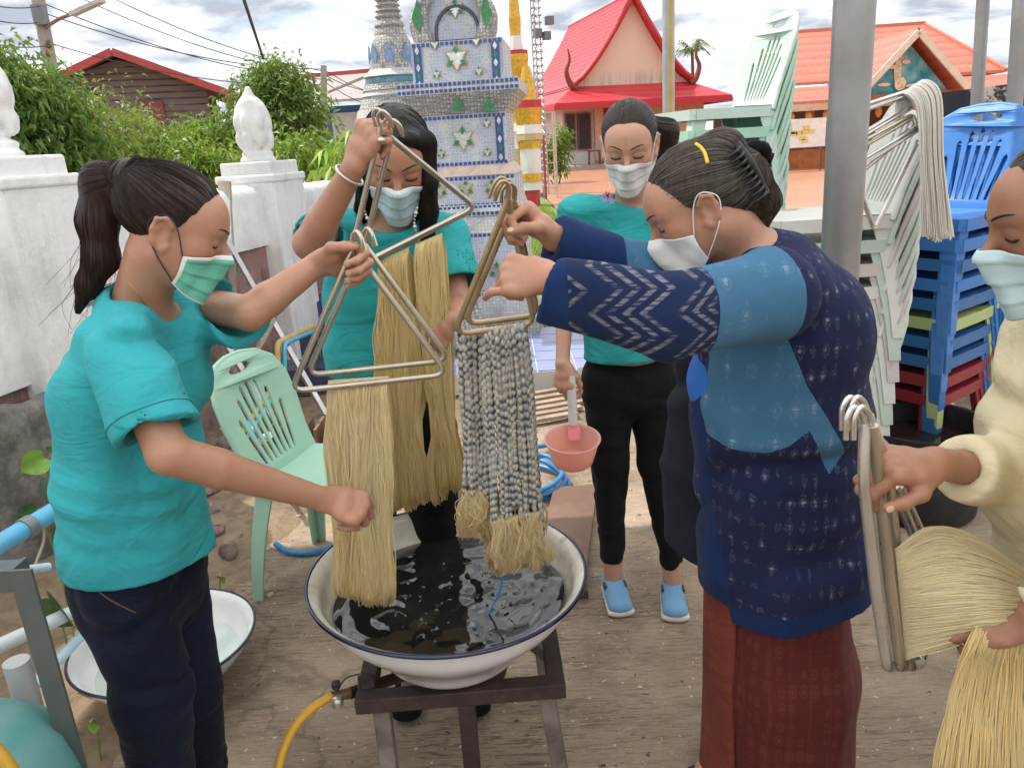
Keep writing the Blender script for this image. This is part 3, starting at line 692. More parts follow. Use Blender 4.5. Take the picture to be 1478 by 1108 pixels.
def orange_temple():
    D = 33.; b = P(1265, 235, D); b[2] = 0; k = fr(b, rad(-4)); root = thing('temple_hall', 'open temple hall with broad orange tiled roof and painted gable', 'building', b)
    W0 = P(1130, 35, D)[0]-b[0]; W1 = P(1356, 35, D)[0]-b[0]; zr = P(1250, 36, D)[2]; ze = P(1250, 118, D-2)[2]
    m = MB(); m.poly([k(W0-1.9, -2.2, ze), k(W1+1.5, -2.2, ze), k(W1, 1.6, zr), k(W0-.4, 1.6, zr)], .1, (0, 0, 1)); m.poly([k(W1+1.5, -2.2, ze), k(W1+1.7, 5, ze), k(W1, 1.62, zr)], .1, (0, 0, 1)); m.build('roof', ORG, root)
    m = MB(); m.bar(k(W0-.4, 1.6, zr+.08), k(W1+.05, 1.6, zr+.08), .2, .16); m.bar(k(W1, 1.6, zr+.06), k(W1+1.5, -2.25, ze+.08), .2, .14); m.build('ridge', M('ridge_tile', (.62, .20, .12), .5), root)
    z2 = P(1165, 150, D-4)[2]
    m = MB(); m.poly([k(W0-2.2, -4.2, z2), k(W1+7.5, -4.2, z2), k(W1+1.5, -2.3, ze-.16), k(W0-1.9, -2.3, ze-.16)], .1, (0, 0, 1)); m.build('lower_roof', ORG, root)
    m = MB(); m.bar(k(W0-2.2, -4.25, z2-.12), k(W1+7.5, -4.25, z2-.12), .1, .24); m.build('fascia', M('pale_fascia', (.66, .45, .30), .6), root)
    # porch gable with mural
    gx = P(1333, 45, D-5)[0]-b[0]; za = P(1333, 45, D-5)[2]; zb = P(1333, 132, D-5)[2]; hw = (P(1398, 132, D-5)[0]-P(1262, 118, D-5)[0])/2; y0 = -5.0
    for sgn in (-1, 1):
        m = MB(); q = [k(gx, y0-.5, za), k(gx+sgn*(hw+.35), y0-.5, zb-.2), k(gx+sgn*(hw+.35), -.8, zb-.2), k(gx, -.8, za)]
        m.poly(q if sgn > 0 else q[::-1], .1, (0, 0, 1)); m.build('porch_roof', ORG, root)
        m = MB(); m.bar(k(gx, y0-.55, za-.06), k(gx+sgn*(hw+.38), y0-.55, zb-.28), .10, .20); m.build('bargeboard', M('cream_trim', (.72, .62, .48), .6), root)
    t = NT('mural_blue'); v = t.coord(); nz = t.noise(v, 1.1, 6, .6, .5)
    c = t.ramp(nz, [(.3, (.02, .16, .30)), (.45, (.03, .30, .38)), (.58, (.20, .48, .52)), (.75, (.62, .68, .62))]); t.set(col=c, rough=.6)
    m = MB(); m.poly([k(gx-hw*.86, y0+.1, zb), k(gx+hw*.86, y0+.1, zb), k(gx, y0+.1, za-.35)], .06, k(0, 1, 0)-k(0, 0, 0)); mu = m.build('mural_panel', t.m, root)
    sh = MB(); pc = k(gx-.25, y0+.05, zb)                                    # plain pale figure-like shape and swirl
    for dx_, dz_, rx_, rz_ in ((-.10, .72, .13, .42), (-.06, 1.24, .09, .11), (.02, .30, .20, .22), (-.30, .86, .17, .07), (.16, 1.0, .15, .07), (.55, .22, .34, .06), (-.55, .30, .22, .06)):
        pts = [pc+np.array([dx_+rx_*math.cos(a), 0, dz_+rz_*math.sin(a)]) for a in np.linspace(0, 2*math.pi, 15)[:-1]]; sh.poly(pts, .02+.004*len(sh.v)/28, (0, -1, 0))
    sh.build('mural_relief', M('mural_cream', (.74, .60, .42), .6, .35, 9), mu)
    m = MB(); m.bar(k(gx-hw*.9, y0+.02, zb-.08), k(gx+hw*.9, y0+.02, zb-.08), .14, .14); m.build('gable_beam', WOODO, root)
    # posts, lanterns and railing
    for i in range(12):
        x = W0-1.4+i*1.75; m = MB(); m.box(k(x, -3.2, z2/2), (.26, .26, z2), rad(-4)); m.build('post', WOODO, root)
    for i in range(26):
        x = W0-1.8+i*.62; m = MB(); m.lathe(k(x, -4.0, z2-.62), [(.04, 0), (.11, .1), (.13, .22), (.08, .36), (.02, .4)], 8); m.build('lantern', M('lantern_gold', (.62, .30, .08), .5), root, 60)
    m = MB(); m.box(k(W0+8.8, -3.35, .35), (21.5, .12, .7), rad(-4)); m.build('rail_panel', WOODO, root)
    m = MB(); m.box(k(W0+8.8, -3.45, .82), (21.5, .1, .14), rad(-4)); m.build('rail_band', M('rail_blue', (.20, .24, .42), .6), root)
    for i in range(34): m = MB(); m.box(k(W0-1.7+i*.42, -3.3, 1.05), (.13, .08, .42), rad(-4)); m.build('baluster', M('dark_bal', (.05, .05, .10), .5), root)
    m = MB(); m.box(k(W0+8.8, -3.3, 1.3), (21.5, .12, .09), rad(-4)); m.build('handrail', WOODO, root)
    m = MB(); m.box(k(W0+8.8, 3.2, z2/2), (21.5, .2, z2), rad(-4)); m.build('back_wall', M('inner_wall', (.10, .06, .04), .8), root)
    bd = P(1146, 193, D-5.2); root2 = thing('notice_board', 'white notice board with yellow drawings by the temple hall railing', 'board', bd); m = MB(); m.box(bd, (2.2, .06, .95)); m.build('panel', M('board_white', (.80, .78, .74), .6), root2)
    for i in range(9): m = MB(); q = bd+np.array([random.uniform(-.2, .9), -.045, random.uniform(-.28, .3)]); m.box(q, (.22, .02, .12)); m.build('note', M('note_yellow', (.75, .58, .12), .6), root2)
    for x in (-1, 1): m = MB(); m.bar(bd+np.array([x, .05, -.4]), (bd[0]+x, bd[1]+.05, 0), .06, .06); m.build('leg', BROWNF, root2)
orange_temple()
t = NT('weathered_planks'); v = t.coord()
w = t.n('ShaderNodeTexWave', {'Vector': v, 'Scale': 1.55, 'Distortion': .6, 'Detail': 3.}, wave_type='BANDS', bands_direction='Z')
c = t.mix(t.ramp(w.outputs[0], [(.0, 0.), (.25, 1.)]), (.055, .04, .035), (.21, .15, .13)); c = t.mix(t.ramp(t.noise(t.coord((1, 1, 7)), 1.5, 6), [(.4, 0.), (.7, .6)]), c, (.27, .22, .20))
t.set(col=c, rough=.9); PLANK = t.m
def brown_house():
    D = 27.; b = P(185, 165, D); b[2] = 0; yaw = rad(16); k = fr(b, yaw); root = thing('wooden_house', 'weathered brown plank house with red edged gable roof', 'house', b)
    za = P(177, 80, D)[2]; ze = P(240, 122, D)[2]; hw = 2.55
    m = MB(); pts = [k(-hw, 0, 0), k(hw, 0, 0), k(hw, 0, ze), k(0, 0, za-.1), k(-hw, 0, ze)]; m.poly(pts, 5.5, k(0, 1, 0)-k(0, 0, 0)); m.build('wall', PLANK, root)
    for s in (-1, 1):
        m = MB(); q = [k(0, -.8, za), k(s*(hw+1.0), -.8, ze-.5), k(s*(hw+1.0), 6.2, ze-.5), k(0, 6.2, za)]; m.poly(q if s > 0 else q[::-1], .07, (0, 0, 1)); m.build('roof', M('rusty_sheet', (.22, .15, .13), .7), root)
        m = MB(); m.bar(k(0, -.85, za+.02), k(s*(hw+1.0), -.85, ze-.48), .06, .22); m.build('bargeboard', M('faded_red', (.46, .07, .06), .6), root)
    m = MB(); m.box(k(.75, -.05, ze-.95), (.75, .08, 1.0), yaw); w_ = m.build('window', M('shutter_red', (.25, .07, .07), .7), root)
    m = MB(); m.box(k(-1.2, -.05, ze-.95), (.7, .08, 1.0), yaw); m.build('window', M('shutter_red', (.25, .07, .07), .7), root)
    m = MB(); m.box(k(hw+.03, 1.4, ze-.9), (.08, .8, .9), yaw); m.build('window', DARKG, root)
brown_house()
def blue_house():
    D = 24.; b = P(505, 205, D); b[2] = 0; k = fr(b, rad(4)); root = thing('blue_house', 'blue and white house with rusty tin roof behind the concrete pole', 'house', b)
    zt = P(505, 152, D)[2]
    m = MB(); m.box(k(1.2, 2, zt/2), (4.4, 4, zt), rad(4)); m.build('wall', M('blue_paint', (.06, .15, .33), .7, .15), root)
    m = MB(); m.poly([k(-1.4, -.7, zt+.05), k(4, -.7, zt+.1), k(4, 2, zt+1.1), k(-1.4, 2, zt+.95)], .07, (0, 0, 1)); m.build('roof', M('grey_tin', (.42, .36, .36), .6, .25, 3, dirt=(.35, .2, .15)), root)
    m = MB(); m.bar(k(-1.4, 1.95, zt+1.03), k(4, 1.95, zt+1.18), .1, .14); m.build('ridge', M('faded_red', (.46, .07, .06), .6), root)
    m = MB(); m.box(k(0, -.05, zt-.55), (.9, .08, .7), rad(4)); m.build('window', M('pale_curtain', (.55, .52, .50), .8), root)
    m = MB(); m.box(k(.8, -.12, zt-1.65), (4.2, .12, .28), rad(4)); m.build('red_band', M('brick_red', (.42, .12, .07), .7), root)
blue_house()
# ================================================================ poles, wires, mast
CONC = M('grey_concrete', (.36, .33, .30), .85, .2, 5, .3, 40); CABLE = M('black_cable', (.05, .05, .055), .6)
def upole(x0, y0, x1, y1, D, r, label, extra=0):
    a = P(x0, y0, D); b = P(x1, y1, D); d = (a-b)/(a[2]-b[2]); base = b-d*(b[2]); top = a+d*extra
    root = thing('utility_pole', label, 'pole', base, 'utility poles'); m = MB(); m.tube([base, top], [r*1.15, r*.85], 10); m.build('post', CONC, root, 50); return root, base, top
pl, pb, pt = upole(55, 0, 73, 95, 16, .13, 'leaning grey utility pole carrying a street lamp', 1.2)
m = MB(); m.box(P(58, 22, 15.85), (.22, .16, .34)); m.build('meter_box', M('grey_box', (.22, .22, .24), .5), pl)
m = MB(); m.tube(smooth_path([P(66, 40, 15.9), P(85, 28, 15.7), P(106, 20, 15.5)]), .03, 6); m.build('lamp_arm', M('rust_arm', (.30, .16, .13), .6), pl, 60)
m = MB(); m.bar(P(104, 21, 15.5), P(148, 1, 15.1), .13, .07); m.build('lamp_head', M('lamp_grey', (.5, .5, .48), .5), pl)
for y in (63, 66, 78): m = MB(); m.lathe(P(70, y, 15.8), [(.03, -.05), (.06, -.02), (.05, .02), (.03, .06)], 8); m.build('insulator', M('insul', (.16, .08, .06), .4), pl, 60)
p2, b2, t2 = upole(467, 95, 469, 248, 19, .085, 'slim grey concrete pole in front of the blue house')
m = MB(); m.bar(P(470, 135, 18.9), P(525, 112, 18.6), .05, .05); m.build('lamp_arm', CONC, p2)
def wire(a, b, sag, label, r=.012, D=None):
    a = np.array(a); b = np.array(b); ts = np.linspace(0, 1, 15); pts = [a+(b-a)*t_-np.array([0, 0, sag*4*t_*(1-t_)]) for t_ in ts]
    m = MB(); m.tube(pts, r, 5); return tag(m.build('overhead_wire', CABLE, None, 60), label, 'wire', 'overhead wires')
L1 = 'thin black overhead wire strung between the leaning pole and the concrete pole'
for i, (xa, ya, xb, yb) in enumerate(((66, 20, 467, 100), (80, -20, 467, 108), (62, 5, 467, 115), (90, -40, 467, 103), (70, 62, 467, 122))): wire(P(xa, ya, 16), P(xb, yb, 19), .25, L1, .010)
for i, (xa, ya, xb, yb) in enumerate(((60, 32, -60, 12), (62, 8, -60, -6), (68, 66, -60, 48))): wire(P(xa, ya, 16), P(xb, yb, 13), .1, 'thin overhead wire leaving the leaning pole over the mango tree', .010)
for (ya, yb) in ((100, 150), (108, 146), (118, 170)): wire(P(468, ya, 19), P(560, yb-15, 24), .15, 'thin wire from the concrete pole towards the stupa', .010)
wire(P(352, 0, 8.2), P(380, 85, 12.8), -.0, 'twisted service cable coming down behind the round tree', .018)
wire(P(415, 172, 12), P(530, 172, 12), .55, 'pale cable drooping across the round tree and the concrete pole', .012)
tag(bpy.context.scene.collection.objects[-1], None)
pipe = P(965, 0, 13.); pbm = P(966, 172, 13.)
yp = thing('utility_pole', 'grey steel pole with a yellow painted side behind the woman with the dipper', 'pole', (pbm[0], 13, 0), 'utility poles')
m = MB(); m.tube([(pbm[0], 13, 0), (pipe[0]+(pipe[0]-pbm[0])*.6, 13, pipe[2]+1.2)], .098, 16); m.build('post', M('zinc_pole', (.42, .43, .44), .5, .15, 3, metal=.3), yp, 60)
m = MB(); m.bar((pbm[0]+.01, 12.915, .4), (pipe[0]+.01, 12.915, pipe[2]+.8), .05, .03); m.build('yellow_strip', M('yellow_paint', (.50, .38, .06), .5, .2, 3), yp)
def mast():
    D = 24.; a = P(785, 270, D); a[2] = 0; root = thing('lattice_mast', 'thin steel lattice mast carrying floodlights beside the gold column', 'mast', a); tp = P(783, -20, D)[2]; m = MB(); w = .14
    cs = [(-w, -w), (w, -w), (0, w)]
    for x, y in cs: m.tube([(a[0]+x, D+y, 0), (a[0]+x*.8-.05, D+y*.8, tp)], .022, 6)
    m.build('rails', M('galv', (.45, .44, .44), .4, metal=.6), root, 60); n = 30; z = np.linspace(.2, tp, n); m = MB()
    for i in range(n-1):
        for q in range(3):
            p, r = cs[q], cs[(q+1) % 3]; m.tube([(a[0]+p[0], D+p[1], z[i]), (a[0]+r[0], D+r[1], z[i+1])], .012, 4); m.tube([(a[0]+p[0], D+p[1], z[i]), (a[0]+r[0], D+r[1], z[i])], .012, 4)
    m.build('braces', M('galv', (.45, .44, .44), .4, metal=.6), root, 60)
    for (x, y) in ((776, 48), (789, 52), (793, 30)):
        c = P(x, y, D-.2); m = MB(); m.box(c, (.2, .2, .22), .4); m.build('floodlight', M('flood_grey', (.16, .16, .18), .4), root)
mast()
def scaffold():
    a = P(790, 272, 22.); a[2] = 0; root = thing('scaffold_frame', 'pale steel scaffold frame standing at the mast foot', 'scaffold', a)
    for x in (-.42, .28):
        for y in (0, .8): m = MB(); m.tube([a+np.array([x, y, 0]), a+np.array([x, y, 2.3])], .024, 6); m.build('upright', M('pale_steel', (.60, .50, .42), .5), root, 60)
    m = MB(); m.tube([a+np.array([-.05, -.1, 0]), a+np.array([-.05, -.1, 1.7])], .035, 8); m.build('red_post', M('red_oxide', (.35, .07, .05), .5), root, 60)
    for z in np.arange(.3, 2.3, .33): m = MB(); m.tube([a+np.array([-.42, 0, z]), a+np.array([.28, 0, z])], .018, 6); m.build('rung', M('pale_steel', (.60, .50, .42), .5), root, 60)
scaffold()
# ================================================================ mosaic tower, stupa and gilded columns
def mosaic(name, c1, c2, grout, scale, rough=.25, var=.3):
    t = NT(name); v = t.coord()
    vo = t.n('ShaderNodeTexVoronoi', {'Vector': v, 'Scale': scale, 'Randomness': .35}, feature='DISTANCE_TO_EDGE'); vc = t.n('ShaderNodeTexVoronoi', {'Vector': v, 'Scale': scale, 'Randomness': .35})
    c = t.mix(t.n('ShaderNodeSeparateColor', {0: vc.outputs['Color']}).outputs[0], c1, c2); e = t.ramp(vo.outputs[0], [(.08, 0.), (.14, 1.)])
    c = t.mix(e, grout, c); c = t.mix(t.ramp(t.noise(v, 3, 6, .65), [(.48, 0.), (.75, .5)]), c, (.28, .25, .22))
    t.set(col=c, rough=t.ramp(e, [(0., .8), (1., rough)]), normal=t.bump(e, .35, .004)); MATS[name] = t.m; return t.m
MOS = mosaic('pale_blue_mosaic', (.36, .44, .62), (.50, .55, .68), (.62, .62, .60), 44); MOSW = mosaic('white_mosaic', (.62, .62, .62), (.76, .76, .74), (.5, .5, .48), 40)
MOSG = mosaic('silver_mosaic', (.42, .42, .40), (.66, .65, .60), (.25, .24, .22), 42, .2); COB = M('cobalt_tile', (.035, .075, .30), .2, .25, 20); GRN = M('green_mirror', (.02, .22, .07), .12, .4, 40)
GRE = M('grey_mirror', (.50, .52, .50), .12, .25, 40, metal=.6); GOLDL = M('gold_outline', (.50, .38, .16), .4, .2); GILT = M('gilt', (.68, .40, .05), .35, .25, 14, metal=.35); PWH = M('column_white', (.78, .76, .74), .6, .06, dirt=(.5, .48, .45)); PRED = M('column_red', (.50, .03, .04), .5)
def star(m_out, m_in, m_g, c, r, ux, uz, n):
    def pts(R, r_): return [c+(ux*math.sin(i*math.pi/6)+uz*math.cos(i*math.pi/6))*(R if i % 2 == 0 else r_) for i in range(12)]
    m_out.poly(pts(r, r*.56), .006, n); m_in.poly(pts(r*.84, r*.44), .010, n)
    for i in (0, 2, 4, 6, 8, 10):
        d = ux*math.sin(i*math.pi/6)+uz*math.cos(i*math.pi/6); s_ = ux*math.cos(i*math.pi/6)-uz*math.sin(i*math.pi/6)
        if i % 4 == 0: m_g.poly([c+d*r*.84, c+d*r*.55+s_*r*.2, c+d*r*.28, c+d*r*.55-s_*r*.2], .014, n)
def tower():
    D0 = 5.75; yaw = rad(-6); ctr = P(672, 120, D0+.36); ctr[2] = 0; root = thing('mosaic_tower', 'tall memorial tower covered in pale blue mosaic with star patterns', 'tower', ctr)
    k = fr(ctr, yaw); ux = k(1, 0, 0)-k(0, 0, 0); n = -(k(0, 1, 0)-k(0, 0, 0)); uz = np.array([0, 0, 1.])
    zy = lambda y: P(675, y, D0)[2]
    def tier(nm, y0, y1, w0, w1, mat, border=None, depth=1.0, off=0):
        za, zb = zy(y0), zy(y1); m = MB(); m.box(k(off, 0, (za+zb)/2), (w0, w0*depth, za-zb), yaw, taper=(w1/w0, w1/w0)); o = m.build(nm, mat, root)
        if border:
            for z, w in ((zb+.018, w0), (za-.018, w1)):
                for s in range(int(w/.033)):
                    q = k(off-w/2+.0165+s*w/int(w/.033), -max(w0, w1)*depth/2-.001+(max(w0, w1)-w)/2*depth, z); bb.box(q, (.022, .010, .022), yaw)
        return o
    bb = MB()
    tier('niche', -60, 52, .46, .40, MOS); tier('star_panel', 56, 128, .66, .64, MOS, 1); 
    tier('cornice', 117, 134, .86, .86, MOSW, 1); tier('cornice_soffit', 134, 164, .62, .84, MOSG, None); tier('star_panel', 164, 240, .63, .63, MOS, 1)
    tier('peach_ledge', 238, 254, .74, .62, M('peach_tile', (.64, .50, .40), .4, .2, 20)); tier('star_panel', 254, 300, .74, .72, MOS, 1); tier('ledge', 296, 312, .80, .76, MOSW, 1); tier('white_slope', 310, 338, .80, .76, MOSW)
    tier('star_panel', 336, 424, .82, .80, MOS, 1); tier('plinth', 420, 470, .92, .88, MOSW, 1); tier('foot', 462, 520, 1.02, .98, MOSG)
    for (x, y, r, w) in ((658, 84, .095, .66), (626, 64, .035, .66), (687, 60, .035, .66), (629, 107, .036, .66), (691, 103, .036, .66), (667, 200, .095, .63), (702, 178, .036, .63), (703, 220, .036, .63), (635, 222, .038, .63), (635, 275, .06, .74), (673, 272, .065, .74), (711, 270, .065, .74), (719, 388, .075, .82), (660, 390, .075, .82), (652, 8, .07, .44)):
        q = P(x, y, D0); lx = (q-ctr) @ ux; so, si = MB(), MB(); gs = MB(); star(so, si, gs, k(lx, -w/2-.004, q[2]), r, ux, uz, n)
        st_ = so.build('star', GOLDL, root); si.build('star_face', GRE, st_); h = len(gs.v)//3
        for j in range(3): g = MB(); g.add(gs.v[j*h:(j+1)*h], [tuple(i-j*h for i in f_) for f_ in gs.f[j*len(gs.f)//3:(j+1)*len(gs.f)//3]]); g.build('star_leaf', GRN, st_)
    for x in (663, 707):                                                      # triangular leaf motifs on the soffit
        q = P(x, 153, D0); lx = (q-ctr) @ ux; c = k(lx, -.395, q[2]); m = MB(); m.poly([c-ux*.05-uz*.03, c+ux*.05-uz*.03, c+uz*.055], .03, n); m.build('leaf_motif', GRN, root)
    tag(bb.build('cobalt_border', COB, root), kind='stuff')
    for lx, w, y0, y1 in ((.27, .66, 62, 124), (-.28, .66, 62, 124), (.265, .63, 170, 236)):   # side strips
        m = MB(); za, zb = zy(y0), zy(y1); m.box(k(lx, -w/2-.004, (za+zb)/2), (.055, .01, za-zb), yaw); m.build('side_strip', COB, root)
        for s in range(5): m = MB(); z = zb+(za-zb)*(s+.5)/5; c = k(lx, -w/2-.010, z); m.poly([c-uz*.028, c+ux*.016, c+uz*.028, c-ux*.016], .004, n); m.build('lozenge', GRN if s % 2 else GRE, root)
    # naga guardians at the niche, green mirrored fins
    for s, x in ((-1, 607), (1, 697)):
        sh = Shape(); q = P(x, 42, D0); lx = (q-ctr) @ ux; f0 = lambda dx_, z: k(lx+dx_, -.26, z); z0 = zy(52)
        sh.chain([f0(0, z0), f0(s*.035, z0+.12), f0(-s*.01, z0+.24), f0(-s*.05, z0+.36), f0(-s*.02, z0+.5)], [.065, .055, .045, .04, .03], .02)
        sh.add(ell(f0(s*.05, z0+.10), (.05, .02, .13)), .02); v, f = sh.mesh(.009); g = obj('naga_guardian', v, f, MOSG, root, 180)
        m = MB(); c = f0(s*.02, z0+.14)+n*.055; m.poly([c-uz*.10, c+ux*s*.05, c+uz*.12, c-ux*s*.03], .012, n); m.build('green_scale', GRN, g)
    m = MB()
    arch = [k(.15*math.cos(a), -.232, zy(40)+.16*math.sin(a)) for a in np.linspace(math.pi, 0, 15)]; m.tube([k(-.15, -.232, zy(52))]+arch+[k(.15, -.232, zy(52))], .012, 6); m.build('niche_arch', M('arch_dark', (.08, .10, .16), .4), root, 60)
    # the lower buttress that stands in front on the left
    sh = Shape(); q = P(655, 420, 5.2)
    m = MB()
    for i, (y0, y1, w) in enumerate(((330, 352, .16), (352, 378, .22), (378, 410, .20), (410, 450, .27), (450, 500, .33))):
        za, zb = P(655, y0, 5.1)[2], P(655, y1, 5.1)[2]; m.box((q[0], 5.1+.1, (za+zb)/2), (w, w, za-zb), .5, taper=(.86, .86))
    bt = m.build('buttress', MOSG, root, bevel=.008)
tower()
def stupa():
    D = 6.7; c = P(573, 150, D); c[2] = 0; root = thing('stupa', 'bell shaped stupa clad in silver and turquoise mosaic tiers', 'stupa', c); k = lambda y: P(573, y, D)[2]; s = 1/ (1100/(D*.955-.0))
    pr = [(9, -70), (11, -40), (14, -18), (17, 0), (13, 3), (17, 8), (13, 11), (18, 16), (14, 19), (19, 24), (15, 28), (20, 33), (21, 38), (18, 40), (22, 46), (22, 50), (22, 53)]
    m = MB(); prof = [(r*s, k(y)) for r, y in pr][::-1]; m.lathe(c, prof, 28); m.build('spire', MOSG, root, 50)
    m = MB(); m.lathe(c, [(r*s, k(y)) for r, y in [(34, 103), (33, 95), (31, 85), (29, 72), (27, 62), (25, 57), (22, 52)]], 32); m.build('bell', MOSG, root, 60)
    for r0, r1, y0, y1, mt in ((44, 34, 112, 101, MOSW), (42, 40, 122, 112, M('turquoise_tile', (.12, .30, .34), .3, .4, 16)), (47, 43, 132, 122, MOSG), (49, 45, 140, 132, MOSW), (54, 47, 158, 140, MOSG), (59, 56, 170, 158, MOSW), (56, 60, 200, 170, MOSG)):
        m = MB(); m.lathe(c, [(r0*s*.95, k(y1+ (y0-y1))), (r0*s, k(y0)+.004), (r1*s, k(y1)), (r1*s*.9, k(y1)+.004)], 32); m.build('ring', mt, root, 40)
    m = MB(); m.lathe(c, [(.52, 0), (.48, .5), (.44, .9), (.36, k(200)+.01)], 8); m.build('base', MOSG, root, 40)
    for a in np.linspace(0, 2*math.pi, 9)[:-1]:
        q = c+np.array([math.cos(a), math.sin(a), 0])*30.5*s; q[2] = k(82); m = MB(); d = np.array([math.cos(a), math.sin(a), 0.1]); ux = np.array([-math.sin(a), math.cos(a), 0]); uz = np.array([0, 0, 1.])
        m.poly([q-uz*.11, q+ux*.045, q+uz*.09, q-ux*.045], .012, d); m.build('bell_lozenge', M('blue_glass', (.20, .30, .48), .2, .3, 30), root)
stupa()
def gilt_column(x, ybase, D, label, tiers, s):
    c = P(x, ybase, D); c[2] = 0; root = thing('gilded_column', label, 'column', c, 'gilded columns'); k = lambda y: max(0, P(x, y, D)[2]); sc = D*.955/1100*s
    for nm, y0, y1, r0, r1, mt in tiers:
        m = MB(); m.lathe(c, [(r0*sc, k(y0)), (r1*sc, k(y1))], 8 if mt is not GILT else 20, rot=.4); m.build(nm, mt, root, 35)
gilt_column(755, 262, 20., 'tall white column with gilded lotus capitals and red bands behind the tower', [('shaft', 320, 190, 20, 20, PWH), ('gilt_band', 262, 214, 20.6, 20.6, GOLDL), ('collar', 190, 178, 26, 24, PWH), ('gilt_bowl', 118, 88, 22, 26, GILT), ('collar', 88, 79, 27, 27, GILT), ('red_band', 79, 73, 27, 27, PRED), ('neck', 73, 52, 18, 14, PWH), ('gilt_tier', 52, 26, 12, 14, GILT), ('shaft_top', 26, -30, 13, 9, GILT), ('neck', 190, 118, 15, 17, GILT)], .62)
gilt_column(768, 274, 19.5, 'white gilded column on a red and gold foot by the scaffold', [('foot', 330, 272, 17, 15, PRED), ('shaft', 274, 200, 22, 22, PWH), ('gilt_stripe', 262, 250, 22.8, 22.8, GILT), ('gilt_stripe', 214, 204, 23, 24, GILT), ('collar', 202, 192, 29, 27, GOLDL), ('collar', 193, 180, 28, 25, PWH), ('gilt_bowl', 180, 156, 24, 28, GILT), ('red_band', 156, 145, 29, 28, PRED), ('upper', 145, 118, 18, 13, GILT), ('tip', 118, 96, 14, 8, GILT)], .72)
for dx_ in (-.18, .0, .18):
    pass
# ================================================================ shelter over the group
def fabric_roof():
    t = NT('tent_fabric'); v = t.coord(); c = t.mix(t.ramp(t.noise(v, 3, 5), [(.4, 0.), (.7, .3)]), (.62, .64, .66), (.5, .5, .5))
    t.set(col=c, rough=.8); tr = t.n('ShaderNodeBsdfTranslucent'); tr.inputs[0].default_value = (.92, .92, .92, 1)
    ms = t.n('ShaderNodeMixShader', {0: .85}); t.l(t.b.outputs[0], ms.inputs[1]); t.l(tr.outputs[0], ms.inputs[2]); t.l(ms.outputs[0], t.o.inputs[0])
    xs = np.linspace(-2.75, 4.2, 24); ys = np.linspace(-2.2, 3.6, 22); X, Y = np.meshgrid(xs, ys, indexing='ij')
    Z = 2.78+.22*(1-np.abs((Y-.7)/3.0))+.02*np.sin(X*3)*np.sin(Y*2.5); v = np.stack([X, Y, Z], -1).reshape(-1, 3); i = np.arange(len(v)).reshape(24, 22)
    f = np.stack([i[:-1, :-1], i[1:, :-1], i[1:, 1:], i[:-1, 1:]], -1).reshape(-1, 4)
    tag(obj('tent_canopy', v, f, t.m, smooth=180), 'white fabric tent canopy stretched above the whole group', 'canopy')
fabric_roof()
GALV = M('galvanised_pipe', (.31, .31, .305), .42, .18, 4, metal=.55, dirt=(.26, .24, .22), dirtamt=.6, ds=9)
def post(x0, y0, x1, y1, D, r, label, top=2.95):
    a = P(x0, y0, D); b = P(x1, y1, D); d = (a-b)/(a[2]-b[2]); base = b-d*b[2]; tp = a+d*(top-a[2])
    root = thing('tent_post', label, 'post', base, 'steel posts of the shelter'); m = MB(); m.tube([base, (base+tp)/2, tp], r, 20); m.build('pipe', GALV, root, 60)
    m = MB(); m.box(base+np.array([0, 0, .006]), (r*3.6, r*3.6, .012)); m.build('foot_plate', GALV, root)
post(1234, 0, 1212, 385, 1.92, .047, 'thick galvanised steel post between the older woman and stacked chairs')
post(1419, 0, 1411, 130, 4.1, .030, 'slim grey steel post in front of the black board', 2.80)
post(1474, 0, 1466, 120, 3.9, .036, 'grey steel post standing beside the black board edge', 2.80)
